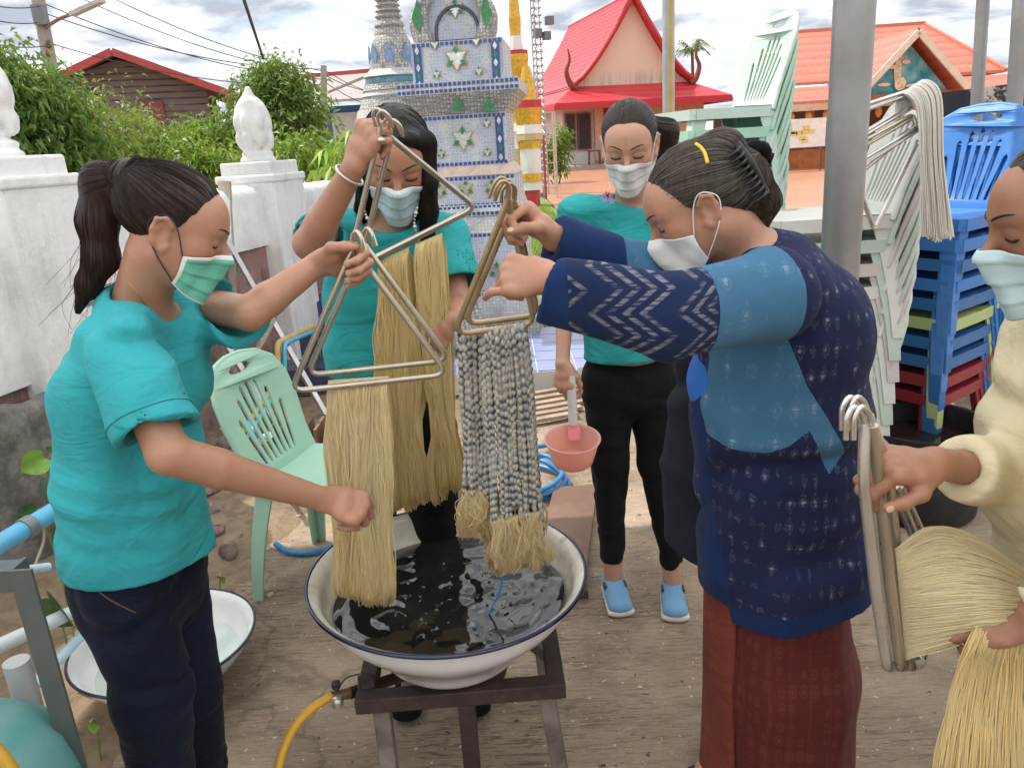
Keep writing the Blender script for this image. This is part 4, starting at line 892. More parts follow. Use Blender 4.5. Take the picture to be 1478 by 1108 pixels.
# ================================================================ dye basin, stand, burner
ENW = M('enamel_white', (.78, .78, .77), .16, .04, 5, dirt=(.60, .58, .55), dirtamt=.35, coat=.4)
t = NT('enamel_cream_stained'); v = t.coord()
c = t.mix(t.ramp(t.noise(v, 5, 7, .65), [(.42, 0.), (.72, .8)]), (.76, .72, .62), (.42, .33, .19)); c = t.mix(t.ramp(t.noise(t.coord((1, 1, .3)), 26, 5, .6), [(.58, 0.), (.72, .5)]), c, (.2, .16, .1))
t.set(col=c, rough=.18, coat=.4); ENC = t.m
NAVY = M('enamel_navy', (.008, .012, .05), .15, .1, 5, coat=.4)
def basin(name, label, cat, c, R_, depth, rb, tilt, inner, water_mat, wl, wr):
    """enamel basin; c = centre of the rim"""
    base = np.array(c)-np.array([0, 0, depth]); root = thing(name, label, cat, base)
    T = np.array(Matrix.Rotation(tilt, 3, 'Y')); tr = lambda vs: [np.array(c)+T @ (np.array(q)-np.array(c)) for q in vs]
    out_p = [(0.001, -depth), (rb*.8, -depth), (rb, -depth+.012), (rb*1.22, -depth*.72), (R_*.86, -depth*.34), (R_*.93, -.02), (R_*.985, -.004)]
    def dense(pr, n=5): q = smooth_path([(a, 0, b) for a, b in pr], n); return [(max(a, .001), b) for a, _, b in q]
    m = MB(); m.lathe(c, dense(out_p), 72, cap=False); m.v = tr(m.v); m.build('outer_shell', ENW, root, 60)
    in_p = [(0.001, -depth+.006), (rb*.78, -depth+.006), (rb*.98, -depth+.018), (rb*1.20, -depth*.70), (R_*.845, -depth*.33), (R_*.915, -.016), (R_*.985, .002)]
    m = MB(); m.lathe(c, dense(in_p)[::-1], 72, cap=False); m.v = tr(m.v); m.build('inner_bowl', inner, root, 60)
    m = MB(); m.tube([np.array(c)+np.array([R_*.992*math.cos(a), R_*.992*math.sin(a), -.001]) for a in np.linspace(0, 2*math.pi, 97)[:-1]], .0044, 10, True); m.v = tr(m.v); m.build('rim', NAVY, root, 180)
    # liquid
    n, k = 90, 70; rr = np.linspace(.0005, wr, k); aa = np.linspace(0, 2*math.pi, n, endpoint=False); Rr, Aa = np.meshgrid(rr, aa, indexing='ij'); X = c[0]+Rr*np.cos(Aa); Y = c[1]+Rr*np.sin(Aa)
    return root, X, Y, n, k
CB = (P(448, 842, 1.5)+P(845, 800, 1.5))/2; RB = np.linalg.norm(P(448, 842, 1.5)-P(845, 800, 1.5))/2
t = NT('dye_liquid'); v = t.coord()
t.set(col=t.mix(t.ramp(t.noise(v, 9, 5), [(.4, 0.), (.7, 1.)]), (.012, .012, .012), (.024, .021, .017)), rough=.04, spec=.9, ior=1.5, normal=t.bump(t.noise(v, 60, 3), .05, .004)); DYE = t.m
rb_, X, Y, n, k = basin('dye_basin', 'big white enamel basin with navy rim on the steel stand', 'basin', CB, RB, .205, .155, rad(1.8), ENC, DYE, .06, RB*.835)
def liquid(root_name, label, cat, X, Y, n, k, z, mat, amp, parent=None):
    d1 = np.hypot(X-(CB[0]+.10), Y-(CB[1]-.02)); d2 = np.hypot(X-(CB[0]-.13), Y-(CB[1]-.08))
    Z = z+amp*(1.5*vnoise(X*15, Y*13, 0*X)+.9*vnoise(X*34+3, Y*30, 0*X+2)+.8*np.sin(d1*95)*np.exp(-d1*9)+.8*np.sin(d2*110)*np.exp(-d2*10)+.3*vnoise(X*80, Y*80, 0*X))
    v = np.stack([X, Y, Z], -1).reshape(-1, 3); i = np.arange(n*k).reshape(k, n); j = np.roll(i, -1, 1)
    f = np.stack([i[:-1], i[1:], j[1:], j[:-1]], -1).reshape(-1, 4); return tag(obj(root_name, v, f, mat, smooth=180), label, cat)
liquid('dye_bath', 'dark rippling dye liquid filling the big enamel basin', 'liquid', X, Y, n, k, CB[2]-.062, DYE, .0034)
def bubbles():
    for i in range(16):
        a = random.uniform(0, 6.28); r = random.uniform(.02, .2); m = MB(); s = random.uniform(.002, .0045)
        q = np.array([CB[0]+r*math.cos(a), CB[1]+r*math.sin(a), CB[2]-.0625]); m.lathe(q, [(s, 0), (s*.85, s*.55), (s*.45, s*.9), (.0002, s)], 10)
        tag(m.build('bubble', MATS.get('bubble') or M('bubble', (.05, .045, .04), .03, 0, coat=.6), None, 180), 'small round bubble floating on the dark dye liquid', 'bubble', 'bubbles on the dye bath')
bubbles()
IRON = M('rusty_iron', (.050, .032, .030), .62, .35, 14, .25, 60, metal=.25, dirt=(.11, .06, .045), dirtamt=.7, ds=10); IRONG = M('worn_iron', (.20, .175, .15), .7, .3, 12, .3, 60, dirt=(.09, .06, .045), dirtamt=.8, ds=9)
ST = CB[2]-.205-.004
def stand():
    fl = G(527, 1012, ST-.018); frr = G(803, 990, ST-.018); u = nrm(frr-fl); L = np.linalg.norm(frr-fl); w = np.array([-u[1], u[0], 0]); ctr = (fl+frr)/2+w*L/2
    root = thing('burner_stand', 'rusty square steel stand carrying the big enamel basin', 'stand', (ctr[0], ctr[1], 0))
    cs = [fl, frr, frr+w*L, fl+w*L]
    for i in range(4):
        m = MB(); a, b = cs[i], cs[(i+1) % 4]; d = nrm(b-a)*(.019 if i % 2 else -.019); m.bar(a-d*-1 if False else a+d, b-d, .038, .036); m.build('top_rail', IRON, root, bevel=.003)
    m = MB(); m.bar((cs[0]+cs[3])/2-np.array([0, 0, .022]), (cs[1]+cs[2])/2-np.array([0, 0, .022]), .03, .006); m.build('cross_strap', IRON, root)
    m = MB(); m.bar(cs[1]*.75+cs[2]*.25+np.array([0, 0, .0]), cs[1]*.3+cs[2]*.7-u*.12, .03, .03); m.build('corner_brace', IRONG, root)
    def leg(p, spl, mat):
        b = p+spl; b[2] = 0; m = MB(); m.bar(p-np.array([0, 0, .0185]), b, .036, .036, up=w); m.build('leg', mat, root, bevel=.003)
    leg(cs[0]+u*.03+w*.02, u*.0-w*.01, IRONG); leg(cs[1]-u*.022+w*.02, u*.035-w*.01, IRONG); leg(cs[3]+u*.03, np.array([0, .0, 0]), IRONG); leg(cs[2]-u*.02, u*.02, IRONG); leg((fl+frr)/2+u*.01, np.zeros(3), IRON)
    # burner
    bc = ctr.copy(); bc[2] = ST-.10; br = thing('gas_burner', 'round cast iron gas burner with valve under the basin', 'burner', bc); m = MB(); m.lathe(bc, [(.10, -.02), (.105, .0), (.10, .03), (.07, .035), (.02, .036)], 28); m.build('burner_head', IRON, br, 50)
    a = bc-u*.09; e = P(505, 1000, 1.40); m = MB(); m.tube(smooth_path([a, (a+e)/2, e]), .013, 12); m.build('supply_pipe', IRON, br, 60)
    m = MB(); m.tube([P(520, 994, 1.40), P(538, 989, 1.41)], .028, 16); m.build('mixer_cup', IRON, br, 50)
    m = MB(); m.tube([e, P(478, 1004, 1.38)], [.012, .010], 12); m.build('valve_body', M('brass_dull', (.25, .17, .08), .4, metal=.7), br, 50)
    m = MB(); q = P(487, 1012, 1.365); m.lathe(q, [(.004, -.012), (.012, -.010), (.013, 0), (.012, .008), (.006, .012)], 14); m.build('valve_knob', M('chrome_knob', (.55, .54, .52), .3, metal=.8), br, 50)
    m = MB(); m.lathe(P(485, 988, 1.39), [(.003, -.01), (.010, -.006), (.010, .006), (.003, .01)], 12); m.build('air_shutter', IRON, br, 50)
    m = MB(); m.tube(smooth_path([P(487, 996, 1.385), P(500, 978, 1.39), P(525, 972, 1.40), P(545, 976, 1.42)]), .0018, 6); m.build('wire', CABLE, br, 60)
    hp = smooth_path([P(480, 1004, 1.38), P(455, 1018, 1.36), P(428, 1045, 1.33), P(410, 1080, 1.30), P(402, 1112, 1.27), (P(398, 1140, 1.25)), np.array([P(398, 1160, 1.2)[0], 1.15, .012]), np.array([-.75, 1.0, .012]), np.array([-.93, 1.02, .012])], 8)
    hp[:, 2] = np.maximum(hp[:, 2], .012); m = MB(); m.tube(hp, .0095, 12); tag(m.build('gas_hose', M('yellow_hose', (.60, .33, .02), .38, .2, 12, dirt=(.15, .10, .03), dirtamt=.6), None, 180), 'yellow rubber gas hose leading away from the burner valve', 'hose')
stand()
# ================================================================ second basin with pale liquid
C2 = (P(104, 932, 1.92)+P(363, 866, 1.92))/2; C2[2] = .165; R2 = .255
t = NT('milky_liquid'); t.set(col=(.55, .62, .58), rough=.06, spec=.5); MILK = t.m
b2_, X, Y, n, k = basin('wash_basin', 'white enamel basin of pale water on the ground behind the ponytailed woman', 'basin', C2, R2, .165, .13, 0, ENW, MILK, .05, R2*.80)
liquid('pale_water', 'still pale greenish water in the enamel basin on the ground', 'liquid', X, Y, n, k, C2[2]-.075, MILK, .0002)
def dip_basin():
    q = P(478, 640, 3.2); q[2] = .13; basin('small_basin', 'small white basin on the ground behind the green chair', 'basin', q, .17, .13, .1, 0, ENW, MILK, .05, .1)
dip_basin()
# ================================================================ triangular hanks frames and yarn
ALU = M('dull_aluminium', (.52, .47, .38), .30, .15, 9, metal=.85); ALUS = M('bright_aluminium', (.62, .60, .57), .28, .12, 9, metal=.85); ALUD = M('stained_aluminium', (.46, .36, .22), .34, .25, 12, metal=.8)
def round_poly(pts, r, n=6):
    """open polyline with rounded corners"""
    p = [np.array(q, float) for q in pts]; o = [p[0]]
    for a, b, c in zip(p[:-2], p[1:-1], p[2:]):
        u = nrm(a-b); w = nrm(c-b); q = min(r, np.linalg.norm(a-b)*.45, np.linalg.norm(c-b)*.45); s = b+u*q; e = b+w*q
        for i in range(n+1): t_ = i/n; o.append((1-t_)**2*s+2*t_*(1-t_)*b+t_**2*e)
    o.append(p[-1]); return np.array(o)
def hank_frame(label, ap, cl, crr, hook, mat, off, r=.0056, corner=.030, count=2, group='triangular yarn frames'):
    """triangle of bent rods with hooked ends above the apex"""
    ap = np.array(ap); cl = np.array(cl); crr = np.array(crr); nn = nrm(np.cross(crr-ap, cl-ap)); root = thing('hank_hanger', label, 'hanger', ap, group)
    for i in range(count):
        o = np.array(off)*(i-(count-1)/2); s = 1-.07*i; c = (ap*.4+cl*.3+crr*.3); q = lambda p: c+(p-c)*s+o
        h = np.array(hook)
        hd = nrm(h); a0, a1 = q(ap)-nn*.006, q(ap)+nn*.008
        m = MB(); m.tube(round_poly([a0, q(cl), q(crr), a1], corner), r, 10); m.build('rod', mat, root, 60)
        for a_, e_ in ((a0, -.004), (a1, .004)):
            d_ = nrm(a_-(q(cl)+q(crr))/2); m = MB(); m.tube(round_poly([a_-d_*.012, a_+d_*.022, a_+d_*.034+hd*.014, a_+d_*.020+hd*.026, a_-d_*.002+hd*(.028+e_)], .012), .0030, 8); m.build('hook', mat, root, 60)
    return root
t = NT('silk_yarn'); a = t.n('ShaderNodeAttribute', attribute_name='tint').outputs[0]; t.set(col=a, rough=.42, spec=.35, sheen=.25)
tr = t.n('ShaderNodeBsdfTranslucent'); t.l(a, tr.inputs[0]); ms = t.n('ShaderNodeMixShader', {0: .4}); t.l(t.b.outputs[0], ms.inputs[1]); t.l(tr.outputs[0], ms.inputs[2]); t.l(ms.outputs[0], t.o.inputs[0]); YARN = t.m
t = NT('cotton_cord'); a = t.n('ShaderNodeAttribute', attribute_name='tint').outputs[0]; t.set(col=a, rough=.8, spec=.2, sheen=.2, normal=t.bump(t.noise(t.coord(), 900, 2), .5, .001)); CORD = t.m
def hank(name, label, ta, tb, ba, bb_, dep, n, col, r=.00085, m=36, seed=1, bulge=0.0, wav=.005, parent=None, curl=.012, gather=0.0, wet=.25, group='hanks of silk yarn'):
    """loops of yarn hung over a bar from ta to tb; lower ends at ba..bb_; dep = half thickness vector"""
    g = np.random.default_rng(seed); ta, tb, ba, bb_, dep = [np.array(q, float) for q in (ta, tb, ba, bb_, dep)]
    u = g.random(n); ly = g.uniform(.8, 1, n); T = np.linspace(0, 1, m)                                 # front down part, then the back side
    top = ta+(tb-ta)*u[:, None]; ub = np.clip(u+g.normal(0, .05, n), 0, 1); bot = ba+(bb_-ba)*ub[:, None]; dn = nrm(ba-ta); sd = nrm(tb-ta); L = np.linalg.norm(ba-ta)
    ph = g.uniform(0, 6.28, n); paths = []; wl = (g.random(n) < .07)*g.uniform(1, 3, n); wp = g.uniform(0, 50, n)
    lenj = .018*vnoise(u*5+seed*5., u*0, u*0)+.030*(np.abs(np.sin(math.pi*u*3.3+seed))**.6-.8)+.008*vnoise(u*19+seed, u*0, u*0)+g.normal(0, .003, n)
    for side in (1, -1):
        t_ = T[None, :]; base = top[:, None, :]*(1-t_[..., None])+bot[:, None, :]*t_[..., None]
        th = np.minimum(1, np.sqrt(np.clip(t_/.06, 0, 1)))*np.sqrt(np.clip((1-t_)/.05, 0, 1))
        w = (1+bulge*np.sin(t_*math.pi))
        cl = vnoise(u[:, None]*9+seed*3.1, t_*2.2+0*u[:, None], 0*t_+side*4.)*wav*2.2+vnoise(u[:, None]*23+seed, t_*3.5, 0*t_+side)*wav*.9+.0016*np.sin(t_*9+ph[:, None])
        cl = cl+.006*wl[:, None]*vnoise(wp[:, None]+0*t_, t_*5+wp[:, None], 0*t_+side)
        dz = .5*wl[:, None]*np.clip(vnoise(wp[:, None]+9+0*t_, t_*4, 0*t_), 0, 1)+vnoise(u[:, None]*7+seed*1.7, t_*1.6, 0*t_+side*9)*.22
        p = base+dep[None, None, :]*(side*(ly[:, None]+dz)*th*w)[..., None]+sd[None, None, :]*(cl*np.clip(t_*4, 0, 1))[..., None]
        if gather: p = p+((ba+bb_)/2-bot)[:, None, :]*(gather*np.exp(-((t_-.72)/.12)**2))[..., None]
        p = p+dn[None, None, :]*(lenj[:, None]*t_**3)[..., None]
        p[:, 0] -= nrm(dn)*.0 ; paths.append(p)
    pths = np.concatenate([paths[0][:, ::-1], paths[1]], 1)
    tt = np.concatenate([T[::-1], T]); cc = np.array(col)*g.normal(1, .06, (n, 1)).clip(.8, 1.1); cc = cc[:, None, :]*(1-wet*np.clip((tt-.55)/.4, 0, 1)[None, :, None]*np.array([.25, .45, .9]))
    v, f = strands(pths, r, 3); cl_ = np.repeat(cc.reshape(-1, 3), 3, 0)
    uu, tt2 = np.meshgrid(np.linspace(.03, .97, 14), np.linspace(0, .965, 20), indexing='ij'); cv, cf, k_ = [], [], len(v)          # solid sheets in the hank's middle, added to brighten the yarn
    for side in (.55, -.55):
        q = (ta+(tb-ta)*uu[..., None])*(1-tt2[..., None])+(ba+(bb_-ba)*uu[..., None])*tt2[..., None]+dep*(side*np.minimum(1, np.sqrt(tt2/.06))*np.sqrt(np.clip((1-tt2)/.06, 0, 1)))[..., None]
        i_ = np.arange(280).reshape(14, 20)+k_+len(cv)*280; cv.append(q.reshape(-1, 3)); cf.append(np.stack([i_[:-1, :-1], i_[1:, :-1], i_[1:, 1:], i_[:-1, 1:]], -1).reshape(-1, 4))
    v = np.concatenate([v]+cv); f = np.concatenate([f]+cf); cl_ = np.concatenate([cl_, np.tile(np.array(col), (560, 1))])
    return obj(name, v, f, YARN, parent, 180, colors=cl_) if parent else tag(obj(name, v, f, YARN, None, 180, colors=cl_), label, 'yarn', group)
YEL = (1., .88, .55); CRM = (.80, .66, .40)
DA = 1.40
hank_frame('bent metal yarn frame held by the ponytailed woman', P(517, 352, DA), P(428, 556, DA-.01), P(652, 532, DA+.02), (.4, -.3, 0), ALU, (.014, .035, .012))
hank('yarn_hank', 'pale yellow silk hank hanging from the frame of the ponytailed woman', P(474, 549, DA), P(560, 543, DA+.005), P(492, 862, 1.40), P(564, 862, 1.41), (0, .017, 0), 950, YEL, seed=2, wav=.006, wet=.35, gather=.10)
DB0, DB1 = 1.48, 1.66
hank_frame('bent metal yarn frame lifted by the long haired woman', P(553, 186, 1.46), P(508, 392, DB0), P(690, 300, DB1), (.5, -.2, 0), ALU, (.012, .03, -.006))
hank('yarn_hank', 'silky yellow hank left side of the lifted frame, before the teal shirt', P(547, 377, 1.52), P(590, 357, 1.55), P(566, 722, 1.57), P(617, 722, 1.60), (0.004, .018, 0), 480, (1., .85, .44), seed=5, wav=.010, gather=.25)
hank('yarn_hank', 'silky yellow hank on the lifted frame beside her hand', P(600, 352, 1.55), P(638, 336, 1.60), P(630, 714, 1.61), P(662, 706, 1.63), (0.004, .018, 0), 420, (1., .85, .44), seed=8, wav=.010, gather=.3)
# tied resist-dye hank of the older woman
DE = 1.36
hank_frame('bent metal yarn frame gripped by the older woman in indigo jacket', P(738, 282, 1.30), P(660, 478, DE), P(776, 464, DE+.03), (-.5, -.2, 0), ALUD, (.012, .03, .004))
def tied(name, label, ta, tb, ba, bb_, dep, n, seed, split, fr_tail):
    g = np.random.default_rng(seed); ta, tb, ba, bb_, dep = [np.array(q, float) for q in (ta, tb, ba, bb_, dep)]; m = 150; T = np.linspace(0, 1, m)
    root = thing(name, label, 'yarn', (ta+tb)/2, 'resist tied yarn hanks')
    u = (np.arange(n)+g.uniform(.2, .8, n))/n; P_, C_, R_ = [], [], []
    for side in (1, -1):
        for i in range(n):
            e = split*g.uniform(.86, 1.1); t_ = T*e; top = ta+(tb-ta)*u[i]; bot = ba+(bb_-ba)*np.clip(u[i]+g.normal(0, .02), 0, 1)
            th = np.minimum(1, np.sqrt(np.clip(t_/.04, 0, 1))); ly = g.uniform(.55, 1.05)
            cl = vnoise(np.full(m, u[i]*8+seed), t_*4, np.full(m, side*3.))*.005
            p = top+(bot-top)*t_[:, None]+dep*(side*ly*th)[:, None]+nrm(tb-ta)*cl[:, None]; P_.append(p)
            period = .0165*g.uniform(.9, 1.1); L = np.linalg.norm(bot-top); s = t_*L/period+g.uniform(0, 1); fpos = s % 1; idx = np.floor(s).astype(int)
            tie = fpos < .42; rr = np.where(tie, .0028, .0032+.0020*np.sin(np.clip((fpos-.42)/.58, 0, 1)*math.pi)**.7); R_.append(rr)
            hsh = np.abs(np.sin(idx*12.9898+i*78.233+seed))*43758 % 1
            band = .5+.5*np.sin(t_*L*2*math.pi/.16+u[i]*2)
            fl = np.array([.52, .48, .38])*(.72+.35*hsh[:, None]); blue = np.where((hsh < .6)[:, None], np.array([.07, .11, .20]), np.array([.16, .22, .30])); white = np.array([.40, .43, .46])
            tc_ = np.where((band*.8+hsh*.4 > .40)[:, None], blue, white); C_.append(np.where(tie[:, None], tc_, fl))
    v, f = strands(np.array(P_), np.array(R_), 5); obj('tied_cords', v, f, CORD, root, 180, colors=np.repeat(np.array(C_).reshape(-1, 3), 5, 0))
    k0 = split*.93; a0 = ta+(ba-ta)*k0; b0 = tb+(bb_-tb)*k0
    o = hank('loose_ends', '', a0, b0, ba+fr_tail, bb_+fr_tail, dep*1.0, 420, (.93, .79, .46), .0007, 22, seed+9, .5, .010, parent=root, wet=.2)
    # stray blue tie threads
    th = []
    for i in range(26):
        q = ta+(tb-ta)*g.random()+(ba-ta)*g.uniform(.05, split)+dep*g.uniform(-1.2, -.9 if False else 1.2); d = g.normal(0, 1, 3)*np.array([.010, .006, .008]); th.append(smooth_path([q, q+d*.6, q+d*1.3+np.array([0, 0, -.006])], 4))
    v, f = strands(np.array(th), .0005, 3); obj('tie_threads', v, f, M('blue_thread', (.05, .16, .34), .6), root, 180)
    return root
tied('tied_hank', 'grey and blue tied resist hank with narrow yellow ends hanging left', P(664, 482, DE+.01), P(700, 478, DE+.02), P(674, 768, DE+.06), P(716, 770, DE+.07), (0, .014, 0), 12, 3, .80, np.array([0, 0, 0.]))
tied('tied_hank', 'thick grey and blue tied resist hank ending in yellow loops above the dye', P(692, 476, DE), P(760, 466, DE+.01), P(712, 822, DE+.05), P(788, 806, DE+.06), (0, -.018, 0), 21, 4, .80, np.array([0, 0, 0.]))
m = MB(); m.tube(smooth_path([P(728, 775, DE+.03), P(726, 815, DE+.04), P(722, 850, DE+.05), P(708, 880, DE+.06), P(697, 903, DE+.04)], 8), .0022, 8); tag(m.build('blue_string', M('blue_string', (.02, .24, .42), .5), None, 180), 'bright blue string trailing from the tied hank into the dye', 'string')
# frame and long hank of the woman at the picture edge
DR = .88
def edge_frame(k, dx, dy, dd, hx):
    root = thing('hank_hanger', ['long bright metal yarn frame held by the woman in cream, front one', 'long bright metal yarn frame held by the woman in cream, rear one'][k], 'hanger', P(1240+dx, 620+dy, DR+dd), 'triangular yarn frames')
    for j, (ox, od) in enumerate(((0, 0), (22, .02))):
        pts = [P(1240+hx+ox*.5, 604+dy, DR+dd+.01), P(1246+dx+ox, 680+dy, DR+dd+od), P(1262+dx+ox, 840, DR+dd+od), P(1280+dx+ox*.9, 962, DR+dd+od), P(1316+dx, 958+dy*.2, DR+dd+.16), P(1330+dx, 800, DR+dd+.22), P(1290+dx*.5, 700, DR+dd+.1)]
        m = MB(); m.tube(round_poly(pts, .02), .0074, 10); m.build('rod', ALUS if j == 0 else ALU, root, 60)
        m = MB(); m.tube(round_poly([P(1213+hx+ox*.5, 624+dy, DR+dd), P(1213+hx+ox*.5, 592+dy, DR+dd), P(1224+hx+ox*.5, 574+dy, DR+dd+.005), P(1238+hx+ox*.5, 588+dy, DR+dd+.01), P(1241+hx+ox*.5, 625+dy, DR+dd+.01)], .012), .0038, 8); m.build('hook', ALUS, root, 60)
edge_frame(0, 0, 10, 0, 8); edge_frame(1, 14, -4, .03, 2)
def edge_hank():
    g = np.random.default_rng(12); n = 1900; u = g.random(n); mm = 30; T = np.linspace(0, 1, mm); ps = []
    ctl = lambda a, b, c, d: smooth_path([a, b, c, d], 11)[:34]
    top = [P(1292, 792, DR+.03), P(1345, 762, DR+.05), P(1410, 778, DR+.05), P(1500, 836, DR+.02)]; bot = [P(1308, 952, DR+.02), P(1370, 930, DR), P(1430, 915, DR-.02), P(1500, 905, DR-.02)]
    for i in range(n):
        q = [top[j]*(1-u[i])+bot[j]*u[i] for j in range(4)]; w = math.sin(u[i]*math.pi)*.030
        q = [q[0]]+[p+np.array([0, -w*(1 if i % 2 else -.4), 0])+g.normal(0, .0016, 3) for p in q[1:3]]+[q[3]+g.normal(0, .0012, 3)]; ps.append(smooth_path(q, 9))
    ps = np.array(ps); cc = np.array((1., .89, .58))*g.normal(1, .06, (n, 1)).clip(.8, 1.05); v, f = strands(ps, .0009, 3)
    root = thing('yarn_hank', 'glossy long pale yellow hank stretched out by the woman in cream', 'yarn', P(1420, 900, DR), 'hanks of silk yarn')
    obj('stretched_strands', v, f, YARN, root, 180, colors=np.repeat(np.repeat(cc, ps.shape[1], 0), 3, 0)); ps = []
    for i in range(1100):
        uu = g.random(); a = P(1428+uu*85, 872-uu*12, DR+.015+g.uniform(-.01, .01)); q = [a, P(1402+uu*108, 922, DR-.03)+g.normal(0, .002, 3), P(1378+uu*140, 985, DR-.03)+g.normal(0, .002, 3), P(1354+uu*170, 1100, DR-.05)+g.normal(0, .003, 3), P(1345+uu*190, 1200, DR-.06)+g.normal(0, .004, 3)]; ps.append(smooth_path(q, 8))
    ps = np.array(ps); cc = np.array((1., .85, .44))*g.normal(1, .08, (1100, 1)).clip(.75, 1.04); v, f = strands(ps, .0012, 3); obj('hanging_strands', v, f, YARN, root, 180, colors=np.repeat(np.repeat(cc, ps.shape[1], 0), 3, 0))
edge_hank()
# ================================================================ plastic chairs
def plastic(name, col, **k): return M(name, col, .42, .07, 4, .05, 30, spec=.4, **k)
GREEN = plastic('mint_plastic', (.33, .56, .42), dirt=(.30, .40, .30), dirtamt=.45); GREY = plastic('grey_white_plastic', (.62, .63, .58), dirt=(.36, .36, .32), dirtamt=.5); GREYG = plastic('grey_green_plastic', (.47, .57, .50), dirt=(.33, .35, .30), dirtamt=.5); BLUE = plastic('blue_plastic', (.045, .19, .52), dirt=(.22, .36, .58), dirtamt=.5); LIME = plastic('lime_plastic', (.42, .50, .22)); DKRED = plastic('dark_red_plastic', (.26, .025, .035)); TEALP = plastic('deep_blue_plastic', (.035, .145, .36)); PINKW = plastic('pinkish_plastic', (.56, .50, .49), dirt=(.4, .36, .34), dirtamt=.4)  # the blue one is mottled with a paler blue
def shell2d(outline, holes, th, mp):
    """flat outline with holes, thickened, bent by mp(u, v, side)"""
    loops = [outline]+holes; tri = tessellate_polygon([[Vector((a, b, 0)) for a, b in lp] for lp in loops]); allp = [q for lp in loops for q in lp]; n = len(allp)
    v = [mp(a, b, 0) for a, b in allp]+[mp(a, b, th) for a, b in allp]; f = [tuple(t_) for t_ in tri]+[tuple(i+n for i in t_[::-1]) for t_ in tri]; k = 0
    for lp in loops:
        m = len(lp)
        for i in range(m): j = (i+1) % m; f.append((k+i, k+j, n+k+j, n+k+i))
        k += m
    me = bpy.data.meshes.new('tmp'); me.from_pydata([tuple(map(float, p)) for p in v], [], f); bm = bmesh.new(); bm.from_mesh(me); bmesh.ops.recalc_face_normals(bm, faces=bm.faces); v = [tuple(q.co) for q in bm.verts]; f = [tuple(w_.index for w_ in q.verts) for q in bm.faces]; bm.free(); bpy.data.meshes.remove(me); return v, f
def rrect(x0, x1, y0, y1, r, n=5):
    o = []
    for cx, cy, a0 in ((x1-r, y1-r, 0), (x0+r, y1-r, 90), (x0+r, y0+r, 180), (x1-r, y0+r, 270)):
        for i in range(n+1): a = rad(a0+90*i/n); o.append((cx+r*math.cos(a), cy+r*math.sin(a)))
    return o
